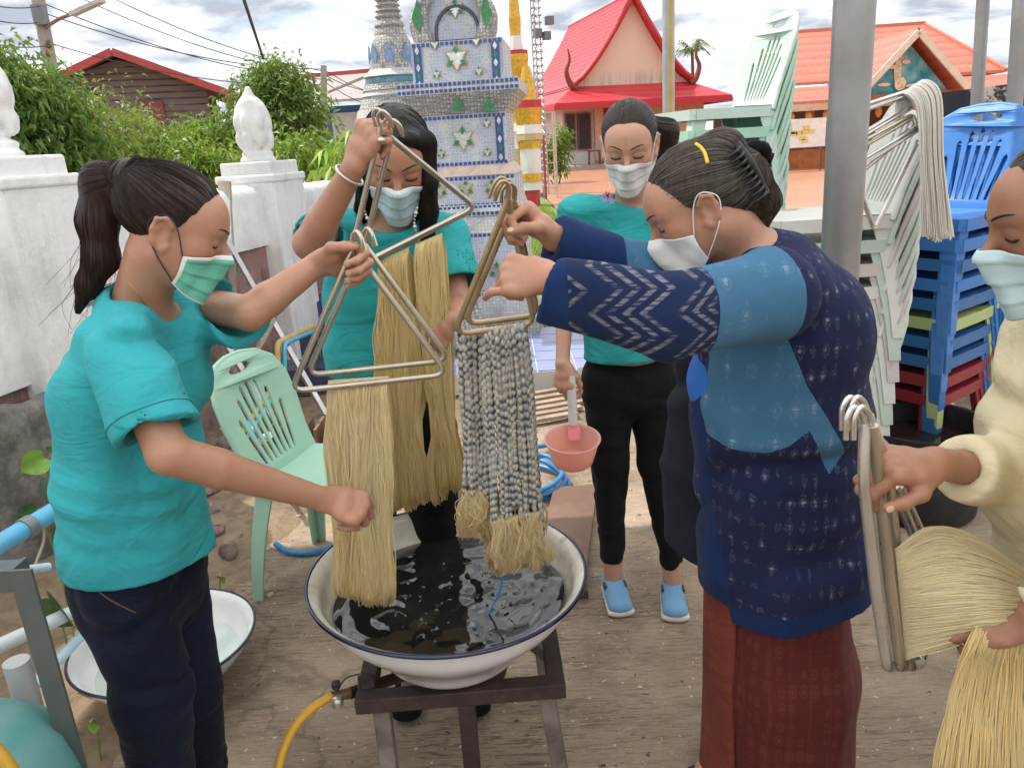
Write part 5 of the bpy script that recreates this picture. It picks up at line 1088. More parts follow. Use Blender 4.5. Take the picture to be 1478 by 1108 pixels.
def chair(label, mat, group, style=0):
    """monobloc armless chair, front towards +y, standing at the origin"""
    root = thing('plastic_chair', label, 'chair', (0, 0, 0), group); sh = .435; m = MB()
    # seat: dished sheet with drip slots and a turned-down skirt
    nx, ny = 14, 14; vs = []; fs = []
    for side in (0, 1):
        for i in range(nx+1):
            for j in range(ny+1):
                u, w = i/nx*2-1, j/ny*2-1; wd_ = .205+.018*w; e = max(abs(u), abs(w))**8; z = sh-.012*(1-u*u)*(1-w*w*.6)-.018*e*(w > 0)-.008*max(0, w)**3-(.007 if side else 0); vs.append((u*wd_, w*.20, z))
    k = (nx+1)*(ny+1); ix = lambda i, j: i*(ny+1)+j
    for i in range(nx):
        for j in range(ny): q = (ix(i, j), ix(i+1, j), ix(i+1, j+1), ix(i, j+1)); fs += [q, tuple(a+k for a in q[::-1])]
    m.add(vs, fs); rim = [(-.188, -.20), (-.205, -.05), (-.222, .19), (-.20, .207), (.20, .207), (.222, .19), (.205, -.05), (.188, -.20)]
    for (x0, y0), (x1, y1) in zip(rim[:-1], rim[1:]): m.bar((x0, y0, sh-.026), (x1, y1, sh-.026), .007, .045)
    st = m.build('seat', mat, root, 50)
    # backrest: arched panel with hand hole and slots
    def mp(u, w, d):
        y = -.19-.115*w/.42-.035*(1-(u/.22)**2)*math.sin(min(1, w/.42)*math.pi*.5)+d; return (u, y, sh-.02+w*.98)
    hw0, hw1, ht = .195, .205, .425
    out_ = [(-hw0, 0), (-hw0*.97, .1), (-hw1, .22), (-hw1*.98, .31), (-hw1*.84, .375), (-hw1*.55, .412), (-hw1*.2, ht), (hw1*.2, ht), (hw1*.55, .412), (hw1*.84, .375), (hw1*.98, .31), (hw1, .22), (hw0*.97, .1), (hw0, 0)]
    d_ = []
    for (a, b), (c, e) in zip(out_[:-1], out_[1:]): d_ += [(a+(c-a)*t_/3, b+(e-b)*t_/3) for t_ in range(3)]
    d_.append(out_[-1]); d_ += [(hw0*.5, .0), (0, .0), (-hw0*.5, .0)]
    holes = [[(.062*math.cos(a), .378+.017*math.sin(a)) for a in np.linspace(0, 2*math.pi, 17)[:-1]]]
    for i in range(-3, 4):
        s = i*.040; tp = .325-.0010*abs(i)**2*12; w_ = .0095; hl = [(s*.72-w_*.6, .05), (s*.72+w_*.6, .05)]; n_ = 5
        r_ = [(s*.72+(s-s*.72)*q/n_+w_, .05+(tp-.05)*q/n_) for q in range(1, n_+1)]; l_ = [(s*.72+(s-s*.72)*q/n_-w_, .05+(tp-.05)*q/n_) for q in range(n_, 0, -1)]
        holes.append(hl+r_+[(s, tp+.012)]+l_)
    v, f = shell2d(d_, holes, .008, mp); obj('backrest', v, f, mat, root, 40)
    m = MB(); ed = [np.array(mp(a, b, -.002)) for a, b in d_[:len(d_)-3]]; m.tube(ed, .0095, 8); m.build('back_rim', mat, root, 60)
    for sx in (-1, 1):
        for sy in (-1, 1):
            m = MB(); tx = sx*(.198 if sy > 0 else .182); ty = .185*sy; bx = sx*(.225 if sy > 0 else .215); by = .225 if sy > 0 else -.255; prof = []
            for i in range(7):
                t_ = i/6; w_ = .062*(1-t_)+.036*t_; px_, py_ = tx+(bx-tx)*t_, ty+(by-ty)*t_+(.012*math.sin(t_*math.pi)*sy); z = (sh-.012)*(1-t_)
                prof.append([(px_+sx*.004, py_+sy*.004, z), (px_+sx*.004, py_-sy*w_, z), (px_-sx*.004, py_-sy*w_, z), (px_-sx*.004, py_-sy*.005, z), (px_-sx*w_, py_-sy*.005, z), (px_-sx*w_, py_+sy*.004, z)])
            vs = [q for s in prof for q in s]; fs = []
            for i in range(6):
                for j in range(6): fs.append((i*6+j, i*6+(j+1) % 6, (i+1)*6+(j+1) % 6, (i+1)*6+j))
            fs += [tuple(range(5, -1, -1)), tuple(36+j for j in range(6))]; m.add(vs, fs); m.build('leg', mat, root, 40)
    return root
def recolour(root, mat):
    for c in root.children:
        c.data = c.data.copy() if False else c.data
        c.material_slots[0].link = 'OBJECT'; c.material_slots[0].material = mat
proto = chair('pale mint green plastic chair standing empty beside the ponytailed woman', GREEN, 'plastic chairs')
FR = math.pi/2
def put(loc, yaw, mat, label, group, first=False):
    o = proto if first else copy_tree(proto); o.location = loc; o.rotation_euler = (0, 0, yaw); tag(o, label, 'chair', group)
    if mat is not GREEN: recolour(o, mat)
    return o
q = G(372, 862); proto.location = (q[0]+.30, q[1]+.115, 0); proto.rotation_euler = (0, 0, rad(-108))
ORD = ['topmost', 'second from top', 'third from top', 'fourth from top', 'fifth from top', 'sixth from top', 'seventh from top', 'eighth from top', 'ninth from top', 'tenth from top', 'eleventh from top', 'twelfth from top', 'thirteenth from top', 'fourteenth from top', 'fifteenth from top']
def stack(x, y, yaw, n, dz, dy, mats, label_top, label, group, lean=0.0, z0=0.0):
    for i in range(n):
        r = random.uniform(-.012, .012)
        f = np.array([-math.sin(yaw), math.cos(yaw)]); o = put((x+f[0]*dy*i+random.uniform(-.003, .003), y+f[1]*dy*i, z0+dz*i), yaw+r, mats[i % len(mats)] if isinstance(mats, list) else mats, label_top if i == n-1 else (label % ORD[n-1-i]), group)
LY = rad(82)
gx_ = P(1018, 178, 3.75); stack(gx_[0], 3.75, rad(101), 14, .088, -.003, [GREEN, GREYG, GREEN, GREYG], 'topmost mint green chair of the tall stack behind the older woman', 'mint green plastic chair, %s of the tall stack behind the older woman', 'stack of mint chairs')
gx_ = P(1168, 320, 2.85); stack(gx_[0], 2.85, rad(86), 10, .082, -.003, [GREYG, GREY, PINKW, GREYG, GREY], 'topmost grey white chair of the stack behind the thick post', 'grey white plastic chair, %s of the stack behind the thick post', 'stack of grey white chairs')
gx_ = P(1350, 330, 3.1); stack(gx_[0]-.02, 3.1, rad(122), 10, .076, -.003, [DKRED, DKRED, TEALP, TEALP, LIME, TEALP, BLUE, TEALP, BLUE, BLUE], 'topmost mottled blue chair of the stack beside the white hank', 'plastic chair, %s of the mixed blue and red stack by white hank', 'stack of blue chairs')
gx_ = P(1395, 285, 3.9); stack(gx_[0]+.05, 3.95, rad(168), 9, .085, -.003, BLUE, 'topmost blue chair with oval handle hole below the black board', 'blue plastic chair, %s of the stack below the black board', 'stack of blue chairs by the board')
# ================================================================ things at the edges
def black_board():
    a, b = P(1356, 140, 4.3), P(1500, 122, 4.3); c = (a+b)/2; root = thing('black_board', 'weathered black board with flaking white paint patches', 'board', (c[0], 4.3, 0))
    t = NT('black_board_paint'); v = t.coord(); bx_ = t.n('ShaderNodeSeparateXYZ', {0: v}).outputs
    ctr = P(1420, 160, 4.3); dxx = t.math('MULTIPLY', t.math('SUBTRACT', bx_[0], float(ctr[0])), 4.5); dzz = t.math('MULTIPLY', t.math('SUBTRACT', bx_[2], float(ctr[2])), 3.2)
    rr = t.math('SQRT', t.math('ADD', t.math('MULTIPLY', dxx, dxx), t.math('MULTIPLY', dzz, dzz))); pat = t.math('ADD', t.math('SUBTRACT', .95, rr), t.math('MULTIPLY', t.math('SUBTRACT', t.noise(v, 7, 6, .7), .5), 2.4))
    c_ = t.mix(t.ramp(pat, [(.42, 0.), (.5, 1.)]), t.mix(t.noise(v, 4, 5), (.012, .014, .02), (.03, .032, .042)), t.mix(t.ramp(t.noise(v, 22, 5, .7), [(.42, 0.), (.5, 1.)]), (.05, .05, .05), (.55, .50, .42)))
    t.set(col=c_, rough=.7); m = MB(); m.bar(a-np.array([0, 0, .16]), b-np.array([0, 0, .16]), .03, .36, up=(0, 0, 1)); m.build('panel', t.m, root)
    for x in (a*.9+b*.1, a*.1+b*.9): m = MB(); m.bar((x[0], 4.33, 0), (x[0], 4.33, x[2]-.3), .04, .04); m.build('leg', IRON, root)
black_board()
def pot():
    c = G(1342, 752); c[1] += .13; root = thing('dye_pot', 'large black soot covered dye pot with metal handle', 'pot', c); R_ = .235; h = .36; SOOT = M('soot_black', (.012, .012, .013), .55, .4, 8, .2, 40, dirt=(.05, .045, .04), dirtamt=.6)
    m = MB(); m.lathe(c, [(.001, 0), (R_*.88, 0), (R_*.94, .02), (R_, h*.5), (R_*1.0, h-.02), (R_*1.06, h), (R_*1.06, h+.008), (R_*.99, h+.006), (R_*.96, h-.02), (R_*.94, .03), (.001, .02)], 44, cap=False); m.build('body', SOOT, root, 40)
    m = MB(); m.lathe(c, [(.001, h-.075), (R_*.945, h-.075)], 44, cap=False); m.build('liquid', M('pot_liquid', (.02, .014, .012), .05, .2), root, 180)
    for s in (-1, 1):
        hq = c+np.array([-R_*1.02, s*.0, h-.06]) if s < 0 else c+np.array([R_*1.02, 0, h-.06]); a = np.array([0, .055, 0])
        m = MB(); m.tube(smooth_path([hq-a, hq-a+np.array([s*.025, 0, .03]), hq+np.array([s*.04, 0, .05]), hq+a+np.array([s*.025, 0, .03]), hq+a], 6), .008, 8); m.build('handle', ALUS, root, 60)
pot()
def white_hank():
    g = np.random.default_rng(5); D = 2.45; ps = []
    for i in range(420):
        u = g.random(); v_ = g.uniform(-1, 1); a = P(1292+u*22, 190-u*40, D+.06+v_*.02); b = P(1296+u*34, 138-u*22, D+.04); c = P(1322+u*36, 155-u*16+v_*4, D+v_*.02); e = P(1328+u*34, 230, D-.01+v_*.03); h = P(1330+u*44+g.normal(0, 2), 345-abs(u-.5)*18+g.normal(0, 3), D+v_*.03)
        q = smooth_path([a, b, c, e, h], 8); ps.append(q)
    ps = np.array(ps); cc = np.array((1., .98, .92))*g.normal(1, .05, (420, 1)).clip(.8, 1.05); w, f = strands(ps, .0018, 3); tag(obj('yarn_hank', w, f, YARN, None, 180, colors=np.repeat(np.repeat(cc, ps.shape[1], 0), 3, 0)), 'undyed white hank hung over the frames on the grey chairs', 'yarn', 'hanks of silk yarn')
    for k, (x0, y0, x1, y1, x2, y2) in enumerate(((1222, 160, 1322, 128, 1216, 210), (1226, 215, 1318, 165, 1222, 262), (1230, 240, 1330, 180, 1262, 330))):
        root = thing('hank_hanger', ['spare metal yarn frame hooked highest on the grey chairs', 'spare metal yarn frame in the middle of the grey chair back', 'spare metal yarn frame leaning lowest on the grey chairs'][k], 'hanger', P(x0, y0, D+.03), 'triangular yarn frames')
        for j in (0, 1):
            m = MB(); m.tube(round_poly([P(x1+4, y1+14+j*4, D+.02), P(x1, y1+j*5, D+.03), P(x0, y0+j*9, D+.02+.02*j), P(x2, y2+j*4, D+.03), P(x1-6, y1+22+j*6, D+.05)], .02), .0062, 8); m.build('rod', ALUS if k != 1 else ALU, root, 60)
white_hank()
PVCB = M('blue_pvc', (.10, .42, .66), .25, .1, 5, dirt=(.2, .35, .4), dirtamt=.4); PVCW = M('white_pvc', (.62, .70, .70), .3, .08, 5, dirt=(.35, .36, .3), dirtamt=.5)
def left_pipes():
    a, b = P(-25, 800, 1.80), P(120, 712, 2.15); d = b-a; e = a+d*2.6
    root = thing('water_pipe', 'thick sky blue plastic water pipe behind the teal shirted ponytailed woman', 'pipe', a, 'plastic pipes by the wall'); m = MB(); m.tube([a, b, e], .027, 18); m.build('pipe', PVCB, root, 60)
    for t_ in (.36, 1.9): m = MB(); m.tube([a+d*t_, a+d*(t_+.09)], .0315, 18); m.build('clamp', M('clamp_grey', (.22, .24, .25), .5, metal=.4), root, 50)
    m = MB(); m.tube(smooth_path([a+d*.55, a+d*.52-np.array([0, 0, .06]), a+d*.38-np.array([0, 0, .12]), a+d*.45-np.array([0, 0, .14])]), .004, 6); m.build('wire_hook', M('beige_wire', (.5, .42, .3), .5), root, 60)
    a, b = P(35, 915, 1.72), P(150, 862, 1.95); root = thing('water_pipe', 'white plastic pipe lying below the thick blue pipe', 'pipe', a, 'plastic pipes by the wall'); m = MB(); m.tube([a-(b-a)*.5, b+(b-a)], .019, 16); m.build('pipe', PVCW, root, 60)
    a, b = P(60, 978, 1.66), P(140, 893, 1.95); root = thing('water_pipe', 'pale thin plastic pipe with an upright tee beside the wash basin', 'pipe', a, 'plastic pipes by the wall'); m = MB(); m.tube([a-(b-a)*.5, b+(b-a)], .014, 16); m.build('pipe', M('pale_blue_pvc', (.45, .62, .70), .3, .1), root, 60)
    c = a+(b-a)*.75; m = MB(); m.tube([c, c+np.array([0.005, 0, .055])], .015, 14); m.build('tee', PVCW, root, 50); m = MB(); m.tube([P(70, 818, 1.8), P(40, 822, 1.75)], .012, 12); o = m.build('short_pipe', M('pale_blue_pvc', (.45, .62, .70), .3, .1), root, 50)
left_pipes()
def leaf_plants():
    for i, (x, y, D, s, dx, dz) in enumerate(((70, 862, 1.85, .14, .5, -.6), (78, 692, 2.2, .13, .2, -.9), (62, 660, 2.3, .10, -.5, -.3), (78, 655, 2.35, .09, .6, .2), (55, 735, 2.1, .10, -.4, -.5), (92, 800, 1.95, .09, .7, -.2), (100, 730, 2.1, .08, .6, -.6), (128, 1045, 1.55, .05, .7, .1), (318, 835, 2.3, .045, .4, .2))):
        c = P(x, y, D); b = np.array([c[0]-.05, c[1]+.08, 0]); root = thing('heart_leaf_vine', ['large dark heart shaped leaf vine under the blue pipe', 'glossy green leaf vine hanging over the blue pipe', 'pale green leaf shoot at the pillar foot', 'bright green leaf shoot against the teal shirt', 'dark leaf shoot beside the plinth', 'small leaf shoot behind the trousers', 'narrow leaf shoot above the pale pipe', 'tiny green seedling on the floor edge', 'small weed by the leg of the green chair'][i], 'plant', b, 'vines by the wall')
        m = MB(); m.tube(smooth_path([b, (b+c)/2+np.array([0, .02, .05]), c]), .003, 6); m.build('stem', M('green_stem', (.2, .28, .08), .6), root, 60)
        u = nrm([dx, -.35, dz]); w = nrm(np.cross(u, [0.2, 1, .2])); nn = np.cross(u, w); n = 9; vs, fs = [], []
        for j in range(n+1):
            t_ = j/n; ww = s*.46*math.sin(min(1, t_*1.15+.12)*math.pi)**.75*(1-t_*.25) if j < n else 0
            for q in (-1, -.5, 0, .5, 1): vs.append(c+u*(t_*s-(.12*s*abs(q)*(1-t_)))+w*q*ww+nn*(abs(q)*ww*.35-.18*s*t_*t_))
        for j in range(n):
            for q in range(4): fs.append((j*5+q, j*5+q+1, (j+1)*5+q+1, (j+1)*5+q))
        dark = i in (0, 1, 4); obj('leaf', vs, fs, M('vine_leaf_dark', (.035, .085, .022), .3, .3, 30) if dark else M('vine_leaf_light', (.17, .32, .04), .4, .25, 30), root, 180)
leaf_plants()
def steel_frame():
    a = P(112, 1112, 1.0); b = P(6, 745, 1.0); mid = (a+b)/2; x, y = mid[0], 1.0
    root = thing('steel_rack', 'dark grey angle steel rack post at the left of the ponytailed woman', 'rack', (x, y, 0)); G1 = M('teal_grey_steel', (.10, .125, .125), .5, .15, 8, metal=.3, dirt=(.16, .15, .14), dirtamt=.5)
    m = MB(); m.box((x, y, .46), (.034, .005, .92)); m.box((x-.0145, y+.02, .46), (.005, .036, .92)); m.build('post', G1, root)
    m = MB(); m.box((x-.3, y+.02, .90), (.56, .035, .035)); m.build('top_rail', G1, root); m = MB(); m.box((x-.56, y, .46), (.034, .034, .92)); m.build('post', G1, root); m = MB(); m.box((x-.3, y+.03, .22), (.56, .03, .03)); m.build('lower_rail', G1, root)
    c = P(25, 960, 1.12); r2 = thing('standing_pipe', 'pale grey standing pipe behind the angle steel rack', 'pipe', (c[0], 1.12, 0)); m = MB(); m.tube([(c[0], 1.12, 0), (c[0], 1.12, .68)], .021, 16); m.build('pipe', M('pipe_grey', (.42, .43, .42), .5), r2, 60)
    g = np.array([P(10, 1110, .93)[0]-.075, .95, 0]); top = P(20, 1062, .93)[2]; r3 = thing('gas_cylinder', 'teal painted gas cylinder with yellow hose beside the rack', 'gas cylinder', g); m = MB()
    m.lathe(g, [(.09, 0), (.135, .02), (.145, .06), (.145, top-.12), (.13, top-.06), (.09, top-.015), (.03, top)], 36); m.build('tank', M('teal_tank', (.10, .30, .29), .4, .15, 6, dirt=(.25, .3, .28), dirtamt=.5), r3, 60)
    m = MB(); m.lathe(g, [(.018, top-.005), (.018, top+.05), (.03, top+.06), (.03, top+.08), (.01, top+.09)], 16); m.build('valve', M('brass_dull', (.25, .17, .08), .4, metal=.7), r3, 50)
    m = MB(); m.tube(smooth_path([g+np.array([0, 0, top+.07]), g+np.array([.06, -.05, top+.06]), g+np.array([.14, -.08, top-.04]), g+np.array([.17, -.06, .2]), g+np.array([.2, 0, .012])]), .0095, 10); m.build('hose', MATS['yellow_hose'], r3, 180)
steel_frame()
def hose():
    HB = M('blue_hose', (.03, .20, .46), .3, .1, 8); c = G(745, 700); pts = []
    pts += [G(398, 785, .012), G(420, 797, .012), G(455, 797, .012), G(486, 788, .012), G(560, 770, .012), G(640, 750, .012)]
    for i in range(26):
        a = -1.5+i*.62; r = .20+.025*math.sin(i*1.3); pts.append(np.array([c[0]+r*1.15*math.cos(a), c[1]+r*math.sin(a), .014+.0045*i*.55]))
    pts += [G(800, 640, .02), G(850, 625, .012), G(920, 590, .012), G(1010, 560, .012)]
    m = MB(); m.tube(smooth_path(pts, 6), .0115, 10); tag(m.build('garden_hose', HB, None, 180), 'long blue garden hose coiled on the ground behind the basin', 'hose')
    m = MB(); m.tube(smooth_path([P(360, 610, 3.1), P(372, 632, 3.05), G(385, 665, .02), G(440, 690, .02), G(520, 700, .02), G(640, 700, .02)], 8), .012, 10); tag(m.build('garden_hose', HB, None, 180), 'short blue hose running behind the mint green chair', 'hose')
    m = MB(); m.tube([P(376, 636, 3.04), P(388, 628, 3.0)], .018, 12); tag(m.build('hose_connector', M('white_conn', (.65, .7, .7), .4), None, 60), 'white and blue hose connector behind the mint green chair', 'connector')
hose()
def floor_board():
    pts = [G(800, 702, .05), G(862, 700, .05), G(842, 850, .05), G(760, 852, .05)]; c = np.mean(pts, 0); root = thing('wooden_board', 'reddish brown plywood board lying on floor beside the basin', 'board', (c[0], c[1], 0)); m = MB(); m.poly([p-np.array([0, 0, .022]) for p in pts[::-1]], .022, (0, 0, 1)); m.build('top', M('red_ply', (.15, .08, .052), .6, .2, 5, dirt=(.25, .16, .11), dirtamt=.5), root)
    for p in pts: q = p*.9+c*.1; m = MB(); m.box((q[0], q[1], .014), (.04, .04, .028)); m.build('batten', M('dark_batten', (.10, .05, .035), .8), root)
    # slatted crate boards on the sunny earth
    for i in range(6):
        a = G(770+i*7, 610-i*9, .03); m = MB(); m.box((a[0]+.05, a[1]+.05, .03), (.42, .045, .02), rad(18)); tag(m.build('loose_plank', M('grey_plank', (.36, .26, .19), .8, .3, 8, .4, 30), None), 'weathered loose plank lying on the sunny earth behind the dipper', 'plank', 'loose planks on the earth')
    for i in range(8):
        a = G(370+i*17, 650, .0); m = MB(); m.box((a[0], a[1]+.15, .05), (.016, .22, .10)); m.build('x', None) if False else tag(m.build('crate_slat', M('brown_slat', (.20, .12, .08), .7), None), 'upright brown slat of the low fence behind the green chair', 'slat', 'low slat edging')
floor_board()
def steps():
    t = NT('blue_floor_tile'); t.set(col=t.mix(t.noise(t.coord(), 7, 5), (.16, .20, .40), (.30, .34, .52)), rough=.25); TB = t.m; DT = M('dark_blue_tile', (.055, .06, .13), .3, .3, 8); GR = M('tile_grout', (.52, .50, .46), .9)
    root = thing('tiled_ledge', 'low ledge of blue tiles with pale joints at the tower foot', 'ledge', (.35, 5.3, 0)); m = MB(); m.box((.30, 5.15, .06), (1.75, 1.2, .12)); m.build('bed', GR, root)
    for i in range(7):
        for j in range(5): m = MB(); m.box((-.45+i*.245, 4.67+j*.235, .1225), (.233, .223, .009)); m.build('tile', TB, root)
    for k, (D, z, w) in enumerate(((4.75, .17, .75), (5.05, .34, .75), (5.35, .5, .8))):
        c = P(430, 520, 4.75); root = thing('tiled_step', ['lowest dark blue tiled step by the pink wall', 'middle dark blue tiled step by the pink wall', 'highest dark blue tiled step by the pink wall'][k], 'step', (c[0]+.12, D, 0), 'dark tiled steps'); m = MB(); m.box((c[0]+.15+.05*k, D+.16, z/2-.005), (w, .32, z-.01)); m.build('core', GR, root)
        for i in range(3):
            m = MB(); m.box((c[0]+.15+.05*k-w/2+w/6+i*w/3, D-.004, z-.085), (w/3-.008, .012, .155)); m.build('riser_tile', DT, root); m = MB(); m.box((c[0]+.15+.05*k-w/2+w/6+i*w/3, D+.15, z-.002), (w/3-.008, .30, .010)); m.build('tread_tile', DT, root)
    BR = M('aged_pvc', (.55, .38, .14), .4, .2)
    a = thing('bent_pipe_rail', 'yellowed plastic pipe rail bent beside the dark tiled steps', 'rail', G(345, 630)); m = MB(); m.tube(round_poly([P(455, 470, 4.9), P(400, 495, 4.2), P(402, 548, 4.15), G(345, 632, .03)], .05), .017, 10); m.build('pipe', BR, a, 60)
    m = MB(); m.tube(round_poly([P(462, 474, 4.95), P(410, 496, 4.25), P(411, 545, 4.2), G(352, 640, .03)], .05), .014, 10); m.build('pipe', PVCB, a, 60)
    b = thing('aluminium_ladder', 'folded aluminium ladder legs leaning against the white wall', 'ladder', G(470, 600))
    for (p, q) in ((P(322, 338, 4.6), G(470, 598)), (P(300, 455, 4.2), G(408, 628))): m = MB(); m.bar(p, q, .035, .02); m.build('rail', ALUS, b)
    m = MB(); m.bar(P(396, 460, 4.1), P(352, 540, 3.95), .02, .02); m.build('brace', ALUS, b)
    c = thing('wooden_plank', 'weathered beige plank leaning on the wall behind the ponytail', 'plank', (P(320, 330, 4.6)[0], 4.55, 0)); m = MB(); m.bar(P(324, 262, 4.72), np.array([P(330, 500, 4.5)[0], 4.45, .0]), .07, .03); m.build('board', M('beige_wood', (.42, .36, .29), .8, .25, 7, .4, 30), c)
steps()
# ================================================================ people
def skin(name, col):
    t = NT(name); v = t.coord(); c = t.mix(t.ramp(t.noise(v, 9, 5, .6), [(.3, 0.), (.7, 1.)]), tuple(x*k for x, k in zip(col, (.90, .86, .84))), tuple(min(1, x*k) for x, k in zip(col, (1.08, 1.06, 1.05))))
    c = t.mix(t.ramp(t.noise(v, 60, 4, .6), [(.55, 0.), (.75, .30)]), c, tuple(x*k for x, k in zip(col, (.78, .60, .52)))); c = t.mix(t.ramp(t.noise(t.coord(loc=(2, 5, 1)), 16, 4, .6), [(.48, 0.), (.7, .5)]), c, tuple(min(1, x*k) for x, k in zip(col, (1.12, .84, .78))))
    t.set(col=c, rough=t.ramp(t.noise(v, 40, 3), [(.3, .34), (.7, .52)]), spec=.5, sss=.16, ssss=.006, normal=t.bump(t.noise(v, 420, 4, .6), .16, .0012, t.bump(t.noise(v, 70, 4), .10, .004))); t.b.inputs['Subsurface Radius'].default_value = (1.0, .35, .18); return t.m
SK1 = skin('skin_light', (.52, .30, .205)); SK2 = skin('skin_medium', (.45, .245, .16)); SK3 = skin('skin_dark', (.34, .175, .105))
def cloth(name, col, var=.10, weave=900, fold=.5, rough=.85, fs=6):
    t = NT(name); v = t.coord(); c = t.mix(t.ramp(t.noise(v, 5, 5, .6), [(.3, 0.), (.7, 1.)]), tuple(x*(1-var) for x in col), tuple(min(1, x*(1+var)) for x in col))
    f1 = t.noise(t.coord((1, 1, 2.2), (.3, .5, .2)), fs, 4, .5, 1.2); f2 = t.noise(v, 45, 3, .5, .6)
    t.set(col=c, rough=rough, spec=.15, sheen=.04, normal=t.bump(t.noise(v, weave, 2), .25, .001, t.bump(f2, .12, .004, t.bump(f1, fold, .03)))); MATS[name] = t.m; return t.m
TEAL = cloth('teal_jersey', (.040, .37, .41)); TEAL2 = cloth('green_teal_jersey', (.034, .355, .365)); DENIM = cloth('dark_denim', (.008, .012, .026), .3, 500, .4, .8); BLACKC = cloth('black_twill', (.007, .007, .008), .25, 600, .35, .8); CREAMC = cloth('cream_cotton', (.72, .63, .42), .06, 500, .4, .8); BLUEC = cloth('blue_shirt', (.04, .17, .58), .1)
HAIRM = {}
def hair_mat(name, col, rough=.34):
    t = NT(name); v = t.coord(); c = t.mix(t.ramp(t.noise(t.coord((40, 40, 6)), 4, 4), [(.35, 0.), (.7, 1.)]), tuple(x*.6 for x in col), tuple(x*1.5 for x in col)); t.set(col=c, rough=rough+.1, spec=.32, normal=t.bump(t.noise(t.coord((1, 1, .12)), 320, 3), .14, .002)); return t.m
HBLK = hair_mat('hair_black', (.009, .0065, .006)); HBRN = hair_mat('hair_dark_brown', (.024, .013, .0095)); HGRY = hair_mat('hair_greying', (.058, .043, .033), .42); HGRS = M('hair_grey_strand', (.13, .115, .10), .4, .4, 40)
def inter(pr, *hs):
    fn0, lo, hi = pr
    def fn(x, y, z):
        d = fn0(x, y, z)
        for h in hs: d = np.maximum(d, h[0](x, y, z))
        return d
    return fn, lo, hi
def minus(pr, q):
    fn0, lo, hi = pr
    return (lambda x, y, z: np.maximum(fn0(x, y, z), -q[0](x, y, z))), lo, hi
def basis(fwd, up=(0, 0, 1)):
    f = nrm(fwd); x = nrm(np.cross(f, up)); return np.stack([x, f, np.cross(x, f)], 1)                     # columns: right, forward, up
def rot_frame(yaw, pitch, roll=0):
    """yaw: 0 looks along +y, positive turns left; pitch positive looks down; roll leans"""
    return np.array(Matrix.Rotation(yaw, 3, 'Z') @ Matrix.Rotation(-pitch, 3, 'X') @ Matrix.Rotation(roll, 3, 'Y'))
